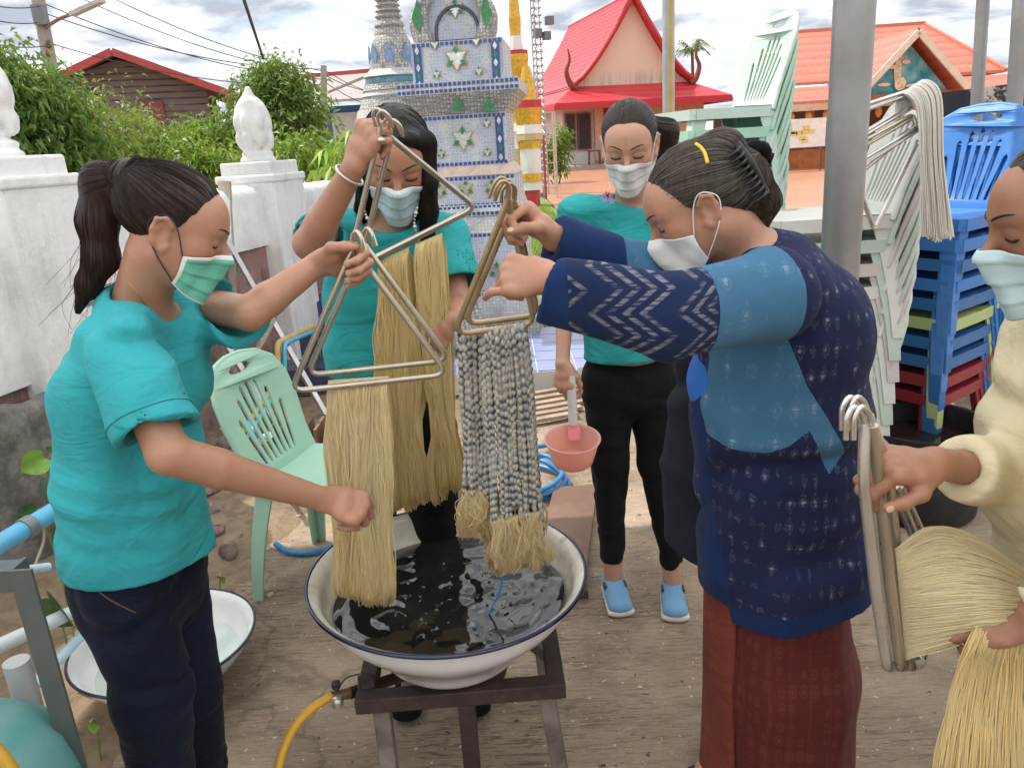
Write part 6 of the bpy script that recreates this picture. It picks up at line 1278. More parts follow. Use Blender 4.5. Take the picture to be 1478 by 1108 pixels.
class Head:
    def __init__(s, c, Rm, sc=1.0): s.c = np.array(c, float); s.R = Rm; s.s = sc
    def e(s, c, r): return ell(s.L(*c), tuple(q*s.s for q in r), s.R)
    def L(s, x, y, z): return s.c+s.R @ (np.array([x, y, z])*s.s)
    def build(s, sh, ears=True):
        L, k, R_ = s.L, s.s, s.R; e = lambda c, r: ell(L(*c), tuple(q*k for q in r), R_)
        sh.add(e((0, -.012, .036), (.073, .092, .078)), .012); sh.add(e((0, .024, -.022), (.060, .062, .082)), .03)
        sh.add(e((0, .050, .035), (.055, .040, .045)), .03)
        for q in (-1, 1):
            sh.add(cone(L(q*.056, -.004, -.045), L(q*.014, .064, -.100), .019*k, .014*k), .028); sh.add(e((q*.040, .052, -.020), (.022, .022, .022)), .022)
            sh.add(cone(L(q*.012, .083, .020), L(q*.044, .066, .022), .010*k, .009*k), .016)
        sh.add(cone(L(-.008, .072, -.104), L(.008, .072, -.104), .013*k), .02)
        for q in (-1, 1): sh.sub(e((q*.031, .101, .001), (.019, .018, .011)), .014)
        for q in (-1, 1): sh.add(e((q*.031, .0735, .0005), (.0155, .0125, .0105)), .005)
        for q in (-1, 1):                                             # upper lid fold
            sh.add(cone(L(q*.019, .0855, .004), L(q*.044, .0785, .003), .0028*k, .0022*k), .004)
        sh.add(cone(L(0, .087, .008), L(0, .107, -.030), .0062*k, .0105*k), .012)
        for q in (-1, 1): sh.add(e((q*.0125, .096, -.034), (.0085, .010, .0075)), .007)
        for q in (-1, 1): sh.add(cone(L(0, .0925, -.0575+.0*q), L(q*.019, .083, -.061), .0062*k, .004*k), .008)
        sh.add(cone(L(-.013, .089, -.070), L(.013, .089, -.070), .0062*k), .008)
        if ears:
            for q in (-1, 1):
                Rr = R_ @ np.array(Matrix.Rotation(q*rad(20), 3, 'Z') @ Matrix.Rotation(rad(-12), 3, 'X')); ce = L(q*.0765, -.012, -.006)
                sh.add(ell(ce, (.008*k, .0195*k, .032*k), Rr), .006); sh.add(cone(L(q*.076, -.004, -.034), L(q*.074, .002, -.028), .0085*k, .007*k), .006)
                rim = [L(q*.079, .004, .010), L(q*.084, -.008, .024), L(q*.087, -.024, .018), L(q*.085, -.028, -.002), L(q*.081, -.018, -.024)]
                for a, b in zip(rim[:-1], rim[1:]): sh.add(cone(a, b, .0042*k), .004)
                sh.sub(ell(L(q*.0875, -.008, -.006), (.0095*k, .0105*k, .017*k), Rr), .004)
    def face(s, root, hs, brow, lashw=.0016, gaze=1):
        lashw *= 1.25
        """eyebrows and lowered lashes laid onto the surface"""
        for q in (-1, 1):
            xs = np.linspace(.011, .050, 12); zz_ = .0225+.0085*np.sin(np.linspace(0, 1, 12)*math.pi*.62); pts = hs.hit(np.array([s.L(q*x, .14, z) for x, z in zip(xs, zz_)]), -(s.R[:, 1]))
            m = MB(); m.tube(pts+s.R[:, 1]*.0003, np.array([.0012, .002, .0026, .0029, .003, .003, .0029, .0027, .0024, .002, .0014, .0006])*s.s*.62, 6); m.build('eyebrow', brow, root, 180)
            xs = np.linspace(.0165, .0475, 12); zz_ = -.0048-.0035*np.sin(np.linspace(0, 1, 12)*math.pi); pts = hs.hit(np.array([s.L(q*x, .14, z) for x, z in zip(xs, zz_)]), -(s.R[:, 1]))
            m = MB(); m.tube(pts+s.R[:, 1]*.0003, np.array([.0005]+[lashw]*10+[.0008])*s.s, 6); m.build('eyelashes', brow, root, 180)
    def mask(s, root, hs, col, trim, loopcol, kind=0, seed=0):
        nu, nv = 49, 29; U = np.linspace(-1, 1, nu); Vv = np.linspace(0, 1, nv); th = U*rad(66)
        zt = -.017-.020*np.abs(U)**1.3; zb = -.128+.034*np.abs(U)**1.6; Zg = zb[:, None]+(zt-zb)[:, None]*Vv[None, :]; rr = np.zeros((nu, nv))
        y0 = .004
        dl = np.stack([np.sin(th), np.cos(th), 0*th], 1); dw = dl @ s.R.T; ax_ = np.array([[s.L(0, y0, z) for z in Zg[i]] for i in range(nu)]); st = ax_+dw[:, None, :]*.16*s.s
        h = hs.hit(st.reshape(-1, 3), -np.repeat(dw, nv, 0), .14*s.s).reshape(nu, nv, 3); rr = np.einsum('ijk,ik->ij', h-ax_, dw)/s.s
        for i in range(nu):                                           # stay tented below the chin
            mx_ = rr[i].max(); j = int(np.argmax(rr[i]));
            for q in range(j-1, -1, -1): rr[i, q] = max(rr[i, q], rr[i, q+1]-.0016)
        b = rr.copy()
        for _ in range(10): b = np.maximum(rr, .25*(np.roll(b, 1, 0)+np.roll(b, -1, 0))+.5*b) if False else b
        for _ in range(14):
            c = b.copy(); c[1:-1] = .25*(b[:-2]+b[2:])+.5*b[1:-1]; c[:, 1:-1] = .25*(c[:, :-2]+c[:, 2:])+.5*c[:, 1:-1]; b = np.maximum(c, rr-.001)
        rr = b+.0035
        if kind == 0:
            pl = (Vv*3.3+.25) % 1; edge_ = np.clip((1-np.abs(U))*4, 0, 1)[:, None]; rr = rr+.0042*(1-pl)[None, :]*edge_+.0010*np.sin(U*19+seed)[:, None]*np.sin(Vv*5)[None, :]
        else: rr = rr+.013*np.exp(-(U/.30)**2)[:, None]*np.sin(np.clip(Vv*1.05, 0, 1)*math.pi)[None, :]+.0012*np.sin(U*15)[:, None]*np.sin(Vv*7)[None, :]
        v = np.array([[s.L(rr[i, j]*math.sin(th[i]), y0+rr[i, j]*math.cos(th[i]), Zg[i, j]) for j in range(nv)] for i in range(nu)]); ix = np.arange(nu*nv).reshape(nu, nv)
        f = np.stack([ix[:-1, :-1], ix[:-1, 1:], ix[1:, 1:], ix[1:, :-1]], -1).reshape(-1, 4); ii, jj = np.meshgrid(np.arange(nu-1), np.arange(nv-1), indexing='ij'); mi = ((jj >= nv-3) | (jj <= 0) | (ii <= 1) | (ii >= nu-3)).astype(int).ravel() if trim is not col else np.zeros(len(f), int)
        o = obj('face_mask', v.reshape(-1, 3), f, None, root, 180, mats=[col, trim], mi=mi); md = o.modifiers.new('solid', 'SOLIDIFY'); md.thickness = .0012; md.offset = 1
        for q, i in ((-1, 0), (1, nu-1)):
            eb, et = s.L(q*.083, -.030, .014), s.L(q*.080, -.024, -.028)
            m = MB(); m.tube(smooth_path([v[i, nv-2], s.L(q*.0765, .012, .012), s.L(q*.0825, -.010, .030), s.L(q*.0865, -.034, .012), s.L(q*.083, -.030, -.016), s.L(q*.0765, -.006, -.052), v[i, 1]], 7), .0011, 6); m.build('ear_loop', loopcol, o, 180)
        return v
NAILS = []
def nails(root, mat):
    for q, dv, bn in NAILS_ALL:
        x = nrm(np.cross(dv, bn)); Rm = np.stack([x, dv, bn], 1); sh = MB(); n = 8; vs = [q+Rm @ np.array([.0046*math.cos(a)*r_, .0060*math.sin(a)*r_, .0011*(1-r_*r_)]) for r_ in (1., .6) for a in np.linspace(0, 2*math.pi, n, endpoint=False)]+[q+bn*.0011]
        sh.add(vs, [(i, (i+1) % n, n+(i+1) % n, n+i) for i in range(n)]+[(n+i, n+(i+1) % n, 2*n) for i in range(n)]); sh.build('fingernail', mat, root, 180)
    NAILS_ALL.clear()
NAILS_ALL = []
NAILM = M('nail', (.60, .36, .29), .28, .05)
def hand(sh, W, d, n, left, curls, thumb=None, sc=1.0, spread=0.0):
    d = nrm(d); n = np.asarray(n, float); n = nrm(n-d*(n @ d)); t = np.cross(d, n) if left else np.cross(n, d); W = np.array(W, float)
    sc = sc*.90; K = lambda a, b, c: W+(d*a+t*b+n*c)*sc
    sh.add(ecap(K(.004, 0, 0), K(.042, .001, 0), (.023*sc, .017*sc), (.035*sc, .0165*sc), t), .014); sh.add(ecap(K(.042, .001, 0), K(.078, 0, .001), (.035*sc, .0165*sc), (.037*sc, .0125*sc), t), .012)
    th = thumb or [(.55, .72, -.35), (.80, .35, -.5), (.85, .0, -.55)]
    p = K(.020, .020, -.006); sh.add(cone(p, K(.05, .026, -.012), .016*sc, .012*sc), .014)
    lens = (.038, .031, .025); rad_ = (.0135, .0112, .0098, .0072)
    for i in range(3): dv = nrm(np.array(th[i])) @ np.stack([d, t, n]); q = p+dv*lens[i]*sc; sh.add(cone(p, q, rad_[i]*sc, rad_[i+1]*sc), .006); p = q
    bn = nrm(np.cross(dv, np.cross(t+n*.5, dv))); NAILS_ALL.append((p-dv*.0005+bn*.0074*sc, dv, bn))
    base = ((.083, .0275), (.087, .0085), (.083, -.0105), (.073, -.0285)); ln = ((.044, .026, .020), (.048, .030, .021), (.045, .028, .020), (.035, .021, .018)); rr = ((.0096, .0086, .0078, .0062), (.0098, .0088, .008, .0064), (.0094, .0085, .0077, .0062), (.0084, .0075, .0068, .0056))
    for i in range(4):
        p = K(base[i][0]-.012, base[i][1], .0015); a = 0; sp = (1.5-i)*spread
        sh.add(cone(p, K(base[i][0], base[i][1], .003), .0115*sc, rr[i][0]*1.08*sc), .008); p = K(base[i][0], base[i][1], .0025); sh.add(ell(K(base[i][0]-.004, base[i][1], .0052), (.0092*sc,)*3), .005)
        for j in range(3):
            a += rad(curls[i][j]); dv = d*math.cos(a)-n*math.sin(a)+t*sp; q = p+nrm(dv)*ln[i][j]*sc; sh.add(cone(p, q, rr[i][j]*sc, rr[i][j+1]*sc), .0022); sh.add(ell(p, (rr[i][j]*sc*1.06,)*3), .003); p = q
        bn = n*math.cos(a)+d*math.sin(a); NAILS_ALL.append((p-nrm(dv)*.0008+bn*rr[i][3]*sc*.93, nrm(dv), nrm(bn)))
    c = K(.07, 0, -.02); return (c-np.array([.105]*3)*sc, c+np.array([.105]*3)*sc)
def arm(sh, S, E, W, r=(.046, .040, .041, .026)):
    S, E, W = map(np.array, (S, E, W)); r = (r[0]*.80, r[1]*.78, r[2]*.74, r[3]*.80); sh.add(cone(S, E, r[0], r[1]), .02); m = E+(W-E)*.28; sh.add(cone(E, m, r[1]*1.02, r[2]*1.04), .007); sh.add(cone(m, W, r[2]*1.04, r[3]), .007)
def ridge(n): return 1-2*np.abs(n)
def folds(amp, sx, sy, sz, seed=0, w=None):
    def fn(x, y, z):
        a = -ridge(vnoise(x*sx+seed, y*sy+seed*.7, z*sz))*.45-ridge(vnoise(x*sx*2.1+seed*2, y*sy*2.1, z*sz*1.9+seed))*.20-vnoise(x*4, y*4, z*4+seed)*.35
        q1 = vnoise(x*sx*.62+seed*1.3+9, y*sy*.62, z*sz*.62+seed); q2 = vnoise(x*sx*.9+seed*2.3, y*sy*.9+4, z*sz*.55+seed*3)
        a = a+2.1*(np.clip(1-np.abs(q1)*5, 0, 1)**1.3-.6*np.clip(1-np.abs(np.abs(q1)-.32)*5, 0, 1))*np.clip(vnoise(x*4+7, y*4, z*4+seed)*2+.75, 0, 1)+1.5*np.clip(1-np.abs(q2)*5, 0, 1)**1.4*np.clip(vnoise(x*5+2, y*5, z*5-seed)*2+.3, 0, 1)
        d = amp*a
        return d*w(x, y, z) if w else d
    return fn
def skin_mesh(root, sh, mat, boxes, h=.0066, hmask=.0026):
    parts = [sh.mesh(h, holes=[b[:2] for b in boxes])]
    for b in boxes: parts.append(sh.mesh(b[2], b[0], b[1]))
    v, f = join(parts); return obj('body', v, f, mat, root, 180)
def hair_strands(sh, v, flow, n, steps, step, r, seed, lift=.0006):
    g = np.random.default_rng(seed); p = v[g.choice(len(v), n)].astype(np.float32); out_ = [p.copy()]; off = g.uniform(.2, 1, (n, 1))*lift
    for _ in range(steps):
        gr = sh.grad(p); d = flow(p); d = d-gr*np.sum(d*gr, 1, keepdims=True); d /= np.linalg.norm(d, axis=1, keepdims=True)+1e-6; p = p+d*step; gr = sh.grad(p); p = p-gr*sh.at(p)[:, None]*.9; out_.append(p+gr*off)
    return strands(np.stack(out_, 1), r, 3)
def hairline(ho, h, hs, v, p0, n0, flow, mat, n, seed):
    """fine hairs that grow out of the skin just in front of the hairline"""
    g = np.random.default_rng(seed); d = (v-np.array(p0)) @ nrm(n0); bv = v[(np.abs(d) < .006) & (np.abs(h.at(v)) < .003)]
    if len(bv) < 10: return
    bv = bv[g.choice(len(bv), n)].astype(np.float32); gr = h.grad(bv); f = flow(bv); f = f-gr*np.sum(f*gr, 1, keepdims=True); f /= np.linalg.norm(f, axis=1, keepdims=True)+1e-6
    a = bv-f*g.uniform(.003, .013, (n, 1))+g.normal(0, .001, (n, 3)); a = a-hs.grad(a)*(hs.at(a)-.0003)[:, None]; c = bv+f*.014; c = c-h.grad(c)*(h.at(c)-.0006)[:, None]; b = bv+gr*.0005
    ps = np.stack([a, a*.6+b*.4, b, b*.5+c*.5, c], 1); w, ff = strands(ps, np.linspace(.00012, .0004, 5), 3); obj('hairline', w, ff, mat, ho, 180)
def sleeve(S, Eend, r0, r1, side=None, ratio=1.0, rec=.04, wall=.0072):
    """open-ended sleeve from S to Eend"""
    S = np.array(S, float); Ee = np.array(Eend, float); d = nrm(Ee-S); ext = Ee+d*.05; side = np.cross(d, [0, 0, 1]) if side is None else side; k = 1+.05/np.linalg.norm(Ee-S); rr = r0+(r1-r0)*k
    pr = inter(ecap(S, ext, (r0, r0*ratio), (rr, rr*ratio), side), half(Ee, d)); inn = ecap(Ee-d*rec, ext, (r1-wall, (r1-wall)*ratio), (r1-wall, (r1-wall)*ratio), side); return minus(pr, inn)
WHT = M('mask_white', (.80, .81, .80), .85, .03, 5); MGRN = M('mask_green', (.16, .56, .43), .8, .05, 8, .2, 300); MBLU = M('mask_pale_blue', (.50, .68, .72), .8, .04, 8, .2, 300); MGRY = M('mask_grey_white', (.66, .67, .65), .8, .05, 8, .2, 300); NAVYC = M('loop_navy', (.02, .02, .06), .7); WLOOP = M('loop_white', (.75, .75, .72), .7)
RUB = M('rubber_sole', (.66, .62, .54), .6, .1, 12, dirt=(.4, .35, .28), dirtamt=.5); CANV = cloth('light_blue_canvas', (.17, .34, .52), .12, 900, .05)

def seam(root, sh, c, axis, R_, mat, a0=0, a1=360, r=.0009, name='seam', n=30):
    """stitched line where a plane through c cuts the cloth"""
    ax = nrm(axis); u = nrm(np.cross(ax, [.3, .2, 1])); w = np.cross(ax, u); an = np.linspace(rad(a0), rad(a1), n); d = u*np.cos(an)[:, None]+w*np.sin(an)[:, None]
    pts = sh.hit(np.array(c)+d*R_, -d, R_)+d*.0004
    pts = np.array(pts); keep = np.linalg.norm(pts-np.array(c), axis=1) > .02; m = MB(); m.tube(pts[keep], r, 5); m.build(name, mat, root, 180)
TSEAM = M('teal_seam', (.016, .20, .22), .9)
# ---------------------------------------------------------------- A: woman with ponytail
def person_a():
    root = thing('person', 'woman with ponytail in teal shirt, dark jeans and green mask dipping yarn', 'person', (P(230, 1190, 1.3)[0], 1.30, 0), 'people dyeing yarn')
    H = Head(P(250, 330, 1.29), rot_frame(rad(-74), rad(24), rad(0)), .85)
    NS, FS = P(180, 503, 1.18), P(268, 438, 1.48); EL, WN = P(243, 655, 1.10), P(466, 720, 1.27); EF, WF = P(360, 452, 1.34), P(456, 383, 1.41)
    f = nrm([.95, -.30, 0]); sd = np.array([-.30, -.95, 0.])
    hs = Shape(); H.build(hs); b = Shape(); H.build(b)
    nb = P(200, 440, 1.32); b.add(cone(H.L(0, -.022, -.06), nb+np.array([0, 0, -.01]), .043, .048), .02)
    b.loft([(P(208, 482, 1.32), .120, .062), (P(196, 580, 1.32), .12, .080), (P(204, 780, 1.32), .12, .085)], sd, .03)
    b.add(cone(nb-np.array([0, 0, .03]), NS, .03, .022), .02); b.add(cone(nb-np.array([0, 0, .03]), FS, .03, .022), .02)
    arm(b, NS+(EL-NS)*.2, EL, WN, (.046, .041, .042, .027)); arm(b, FS, EF, WF, (.046, .040, .040, .027))
    h1 = hand(b, WN, (.86, .18, -.42), (.35, -.62, .72), False, [(58, 62, 38), (62, 66, 38), (66, 66, 38), (70, 62, 35)], [(.6, .4, -.7), (.8, .0, -.6), (.7, -.3, -.6)])
    h2 = hand(b, WF, (.95, -.02, .10), (.05, .85, .42), True, [(48, 78, 42), (52, 80, 42), (56, 80, 42), (60, 72, 38)], [(.72, .62, -.25), (.93, .12, -.33), (.98, -.05, -.2)])
    HN, HF, KN, KF, AN, AF = P(178, 840, 1.25), P(238, 832, 1.40), P(222, 1010, 1.22), P(272, 1000, 1.38), P(236, 1190, 1.27), P(300, 1180, 1.42)
    AN[2] = AF[2] = .06
    for h, k, a in ((HN, KN, AN), (HF, KF, AF)): b.chain([h, k, a], [.06, .045, .035], .02)
    for a in (AN, AF): b.add(ecap(a-f*.02+np.array([0, 0, -.03]), a+f*.13+np.array([0, 0, -.04]), (.035, .03), (.038, .02), sd), .02)
    hc = H.L(0, 0, 0); skin_mesh(root, b, SK2, [(hc-.15, hc+.15, .0032), (*h1, .0021), (*h2, .0021)]); nails(root, NAILM)
    # jeans
    j = Shape()
    j.loft([(P(198, 790, 1.325), .138, .098), (P(205, 850, 1.325), .142, .102)], sd, .03)
    for h, k, a, r in ((HN, KN, AN, .080), (HF, KF, AF, .078)): j.add(cone(h, k, r, .068), .025); j.add(cone(k, a, .066, .056), .02)
    j.disp(folds(.0045, 9, 9, 13, 3)); v, ff = j.mesh(.0075); obj('jeans', v, ff, DENIM, root, 180)
    m = MB(); p0 = j.onto(((128, 842), (160, 866), (196, 884)), .9); m.tube(smooth_path(p0, 5), .0016, 5); m.build('pocket_seam', M('orange_stitch', (.16, .07, .03), .8), root, 180)
    for a, q in ((AN, 0), (AF, 1)):
        s = Shape(); s.add(ecap(a-f*.03+np.array([0, 0, -.02]), a+f*.14+np.array([0, 0, -.035]), (.042, .035), (.045, .024), sd), .02); s.cut((0, 0, .003), (0, 0, 1)); v, ff = s.mesh(.006); obj('shoe', v, ff, M('white_shoe', (.6, .6, .58), .6), root, 180)
    # shirt
    s = Shape(); s.loft([(P(208, 478, 1.315), .130, .078), (P(196, 560, 1.315), .140, .102), (P(194, 680, 1.315), .138, .112), (P(202, 775, 1.315), .144, .112), (P(208, 860, 1.315), .148, .110)], sd, .03)
    s.add(cone(P(198, 446, 1.315), NS, .046, .047), .03); s.add(cone(P(200, 446, 1.34), FS, .050, .056), .03)
    s.add(sleeve(NS, NS+(EL-NS)*.78+np.array([0, 0, .0]), .050, .063), .022); s.add(sleeve(FS, FS+(EF-FS)*.86, .056, .060), .022)
    s.sub(ell(nb+f*.030+np.array([0, 0, .022]), (.070, .062, .050), basis(f)), .010)
    s.disp(folds(.0058, 7, 7, 10, 1)); s.disp(lambda x, y, z: -.006*np.sin((z*1.0+.35*x)*95+4*vnoise(x*5, y*5, z*5))*np.clip((1.02-z)/.1, 0, 1)*np.clip((z-.74)/.08, 0, 1)*np.clip(vnoise(x*5+3, y*5, z*7)*2, 0, 1)*.5)
    hz_ = P(204, 808, 1.315)[2]; s.cut((nb[0], nb[1], hz_), nrm(np.array([0, 0, 1])+f*.12+np.array([0, .12, 0])), .004)
    v, ff = s.mesh(.0048); obj('shirt', v, ff, TEAL, root, 180)
    se = NS+(EL-NS)*.78; ad = nrm(EL-NS); seam(root, s, se-ad*.022, ad, .11, TSEAM, name='sleeve_hem')
    for pts, nm in (([(150, 622), (180, 632), (215, 629), (250, 620), (280, 607)], 'sleeve_hem'),):
        p0 = s.onto([(x, y-14) for x, y in pts], .85); m = MB(); m.tube(smooth_path(p0, 5), .0011, 5); m.build('stitch_line', M('teal_stitch', (.02, .27, .28), .9), root, 180)
    m = MB(); pn = b.onto(((186, 408), (198, 424), (212, 442), (226, 458), (238, 468)), .95); m.tube(smooth_path(pn, 6), .0012, 6); m.build('necklace', M('gold_chain', (.6, .4, .12), .3, metal=.8), root, 180)
    # hair
    h = Shape(); h.add(H.e((0, -.016, .040), (.079, .098, .084)), .01); h.add(H.e((0, -.050, .045), (.064, .060, .064)), .02)
    h.ops.append(('i', half(H.L(0, .068, .058), H.R @ np.array([0, .80, -.60])), .006)); h.sub(H.e((0, .02, -.075), (.12, .075, .055)), .012); h.sub(H.e((0, -.06, -.10), (.12, .10, .045)), .012)
    tb = H.L(0, -.095, .072); tail = [tb, P(146, 262, 1.29), P(141, 320, 1.29), P(146, 372, 1.285), P(128, 410, 1.28), P(112, 448, 1.27)]
    h.chain(tail, [.026, .029, .030, .026, .018, .005], .015); h.add(H.e((0, -.088, .068), (.030, .030, .030)), .012)
    h.disp(lambda x, y, z: .0009*vnoise(x*70, y*70, z*14)+.0006*vnoise(x*140, y*140, z*25)); v, ff = h.mesh(.0036); hv = v; ho = obj('hair', v, ff, HBRN, root, 180)
    def flow(p):
        d = np.array(tb)[None, :]-p; near = np.linalg.norm(d, axis=1) < .035; below = (p[:, 2] < tb[2]-.03) & (p[:, 0] < P(165, 330, 1.29)[0]); w = (near | below)[:, None]; return np.where(w, np.array([[-.15, 0, -1.]]), d).astype(np.float32)
    v, ff = hair_strands(h, v, flow, 1500, 13, .008, .00034, 3); obj('strands', v, ff, HBRN, ho, 180); hairline(ho, h, hs, hv, H.L(0, .068, .058), H.R @ np.array([0, .80, -.60]), flow, HBRN, 500, 31)
    g = np.random.default_rng(4); fl = []; tv = hv[(hv[:, 2] < tb[2]-.08) & (hv[:, 0] < P(160, 330, 1.29)[0])]
    for i in range(40): a = tv[g.integers(len(tv))]; fl.append(smooth_path([a, a+np.array([-.012+g.normal(0, .012), g.normal(0, .01), -.03]), a+np.array([-.025+g.normal(0, .025), g.normal(0, .02), -.075])], 5))
    v, ff = strands(np.array(fl), .0003, 3); obj('flyaway_hair', v, ff, HBRN, ho, 180)
    m = MB(); m.tube([np.array(tb)+H.R @ np.array([.024*math.cos(a), .014*math.sin(a)*.6-.004, .024*math.sin(a)+.006]) for a in np.linspace(0, 2*math.pi, 21)[:-1]], .006, 8, True); m.build('hair_tie', BLACKC, ho, 180)
    H.face(root, hs, HBRN); H.mask(root, hs, MGRN, WHT, NAVYC, 0, 1)
person_a()
# ---------------------------------------------------------------- B: woman with long hair lifting a frame
def person_b():
    root = thing('person', 'long haired woman in teal shirt lifting a metal frame of yellow yarn', 'person', (P(570, 700, 1.8)[0], 1.80, 0), 'people dyeing yarn')
    H = Head(P(572, 232, 1.74), rot_frame(rad(180+6), rad(26), rad(-3)), .92)
    RS, LS = P(474, 336, 1.77), P(640, 345, 1.80); ER, WR = P(447, 352, 1.54), P(512, 240, 1.46); EL_, WL = P(664, 440, 1.70), P(652, 462, 1.62)
    f = nrm([-.05, -1, 0]); sd = np.array([-1, .05, 0])
    hs = Shape(); H.build(hs); b = Shape(); H.build(b); nb = P(570, 322, 1.79)
    b.add(cone(H.L(0, -.022, -.06), nb, .043, .048), .02); b.loft([(P(562, 365, 1.8), .13, .07), (P(560, 540, 1.8), .12, .09)], sd, .03); b.add(cone(nb-np.array([0, 0, .03]), RS, .03, .025), .02); b.add(cone(nb-np.array([0, 0, .03]), LS, .03, .025), .02)
    arm(b, RS, ER, WR, (.044, .042, .041, .026)); arm(b, LS, EL_, WL, (.042, .036, .034, .024))
    h1 = hand(b, WR, (.48, -.12, .80), (-.45, -.80, .30), False, [(72, 82, 45), (75, 84, 45), (78, 84, 45), (80, 80, 40)], [(.6, .55, -.5), (.7, .1, -.7), (.5, -.4, -.7)], .96)
    h2 = hand(b, WL, (-.55, -.6, -.45), (.6, -.2, .2), True, [(40, 50, 30), (44, 50, 30), (48, 50, 30), (50, 50, 30)], None, .94)
    hz_ = P(560, 560, 1.8)[2]; lg = []
    for q, x in ((1, -.085), (-1, .085)): lg.append([np.array([P(560, 560, 1.8)[0]+x, 1.81, .80]), np.array([P(560, 560, 1.8)[0]+x*1.0, 1.80, .44]), np.array([P(560, 560, 1.8)[0]+x*1.1+.06, 1.84, .06])])
    for l in lg: b.chain(l, [.06, .045, .035], .02)
    hc = H.c; skin_mesh(root, b, SK2, [(hc-.15, hc+.15, .0034), (*h1, .0023), (*h2, .0028)]); nails(root, NAILM)
    j = Shape(); j.loft([(P(560, 520, 1.81), .135, .10), (np.array([P(560, 560, 1.8)[0], 1.81, .82]), .145, .11)], sd, .03)
    for l in lg: j.add(cone(l[0], l[1], .08, .062), .02); j.add(cone(l[1], l[2], .06, .05), .02)
    j.disp(folds(.0025, 9, 9, 13, 3)); v, ff = j.mesh(.009); obj('trousers', v, ff, BLACKC, root, 180)
    for l in lg:
        s = Shape(); s.add(ecap(l[2]+np.array([0, .04, -.02]), l[2]+np.array([0, -.13, -.032]), (.042, .034), (.044, .024), sd), .02); s.cut((0, 0, .003), (0, 0, 1)); v, ff = s.mesh(.008); obj('shoe', v, ff, BLACKC, root, 180)
    s = Shape(); s.loft([(P(560, 350, 1.80), .135, .078), (P(560, 430, 1.80), .148, .105), (P(560, 510, 1.80), .150, .115), (P(562, 600, 1.80), .155, .118)], sd, .03); s.add(cone(nb-np.array([0, 0, .025]), RS, .05, .058), .03); s.add(cone(nb-np.array([0, 0, .025]), LS, .05, .056), .03)
    s.add(sleeve(RS, RS+(ER-RS)*.55, .053, .057, rec=.025), .022); s.add(sleeve(LS, LS+(EL_-LS)*.72, .058, .064), .022); s.sub(ell(nb+f*.035+np.array([0, 0, .035]), (.072, .06, .055), basis(f)), .01)
    s.disp(folds(.0055, 8, 8, 9, 5)); s.cut((0, 0, P(560, 548, 1.72)[2]), (0, 0, 1), .004); v, ff = s.mesh(.0062); obj('shirt', v, ff, TEAL2, root, 180)
    # hair: centre parting, long on both sides
    h = Shape(); h.add(H.e((0, -.014, .040), (.081, .098, .086)), .01); h.ops.append(('i', half(H.L(0, .062, .062), H.R @ np.array([0, .86, -.50])), .006))
    for q, pts, rs in ((1, [H.L(-.030, .066, .085), P(612, 205, 1.70), P(618, 262, 1.71), P(619, 305, 1.73), P(616, 352, 1.74)], [.018, .022, .020, .020, .016]), (-1, [H.L(.030, .066, .085), P(531, 205, 1.70), P(527, 255, 1.72), P(524, 300, 1.76), P(522, 335, 1.80)], [.018, .022, .019, .018, .016])): h.chain(pts, rs, .012)
    h.add(ecap(H.L(0, -.07, .0), P(572, 345, 1.86), (.075, .045), (.08, .025), sd), .03); h.add(cone(P(611, 215, 1.72), P(608, 340, 1.80), .024, .022), .02)
    h.sub(H.e((0, .092, -.01), (.050, .075, .085)), .02); h.sub(H.e((0, .09, .128), (.004, .09, .02)), .012)
    h.disp(lambda x, y, z: .0010*vnoise(x*85, y*85, z*7)+.0006*vnoise(x*150, y*150, z*12)); v, ff = h.mesh(.0040); hv = v; ho = obj('hair', v, ff, HBLK, root, 180)
    cx = H.c
    def flow(p):
        q = (p-H.c) @ H.R; d = np.stack([np.sign(q[:, 0])*np.clip(q[:, 2], 0, .1)*9, np.zeros(len(p)), -np.ones(len(p))], 1) @ H.R.T; return d.astype(np.float32)
    v, ff = hair_strands(h, v, flow, 1300, 13, .009, .00034, 6); obj('strands', v, ff, HBLK, ho, 180); hairline(ho, h, hs, hv, H.L(0, .062, .062), H.R @ np.array([0, .86, -.50]), flow, HBLK, 400, 32)
    H.face(root, hs, HBLK, .0019); H.mask(root, hs, MBLU, M('mask_bluewhite', (.72, .78, .80), .8), WLOOP, 0, 2)
    m = MB(); ax_ = nrm(WR-ER); c = WR-ax_*.022; u = nrm(np.cross(ax_, [0, 1, 0])); w = np.cross(ax_, u); m.tube([c+(u*math.cos(a)+w*math.sin(a))*.0275+ax_*.006*math.sin(a) for a in np.linspace(0, 2*math.pi, 33)[:-1]], .0028, 8, True); m.build('bracelet', M('silver', (.62, .60, .56), .3, metal=.8), root, 180)
    d = nrm((.48, -.12, .80)); m = MB(); q = b.onto(((550, 203),), 1.2)[0]; m.lathe(q, [(.006, -.003), (.008, 0), (.006, .004), (.002, .006)], 10); m.build('ring', M('silver', (.62, .60, .56), .3, metal=.8), root, 180)
    g = np.random.default_rng(1)
    for pts in ([(522, 288), (528, 310), (538, 332)], [(602, 300), (598, 322), (604, 346)]):
        pth = smooth_path([P(x, y, 1.665) for x, y in pts], 5)
        for i, p in enumerate(pth): p = s.hit(np.array([p+np.array([0, -.1, 0])]), (0, 1, 0), .35)[0] if False else p; m = MB(); r_ = .0042 if i % 4 == 2 else .0026; m.lathe(p, [(.0004, -r_), (r_*.8, -r_*.6), (r_, 0), (r_*.8, r_*.6), (.0004, r_)], 8); m.build('bead', M('bead_pink', (.62, .30, .30), .3) if i % 3 == 1 else M('bead_white', (.7, .68, .66), .3), root, 180)
person_b()
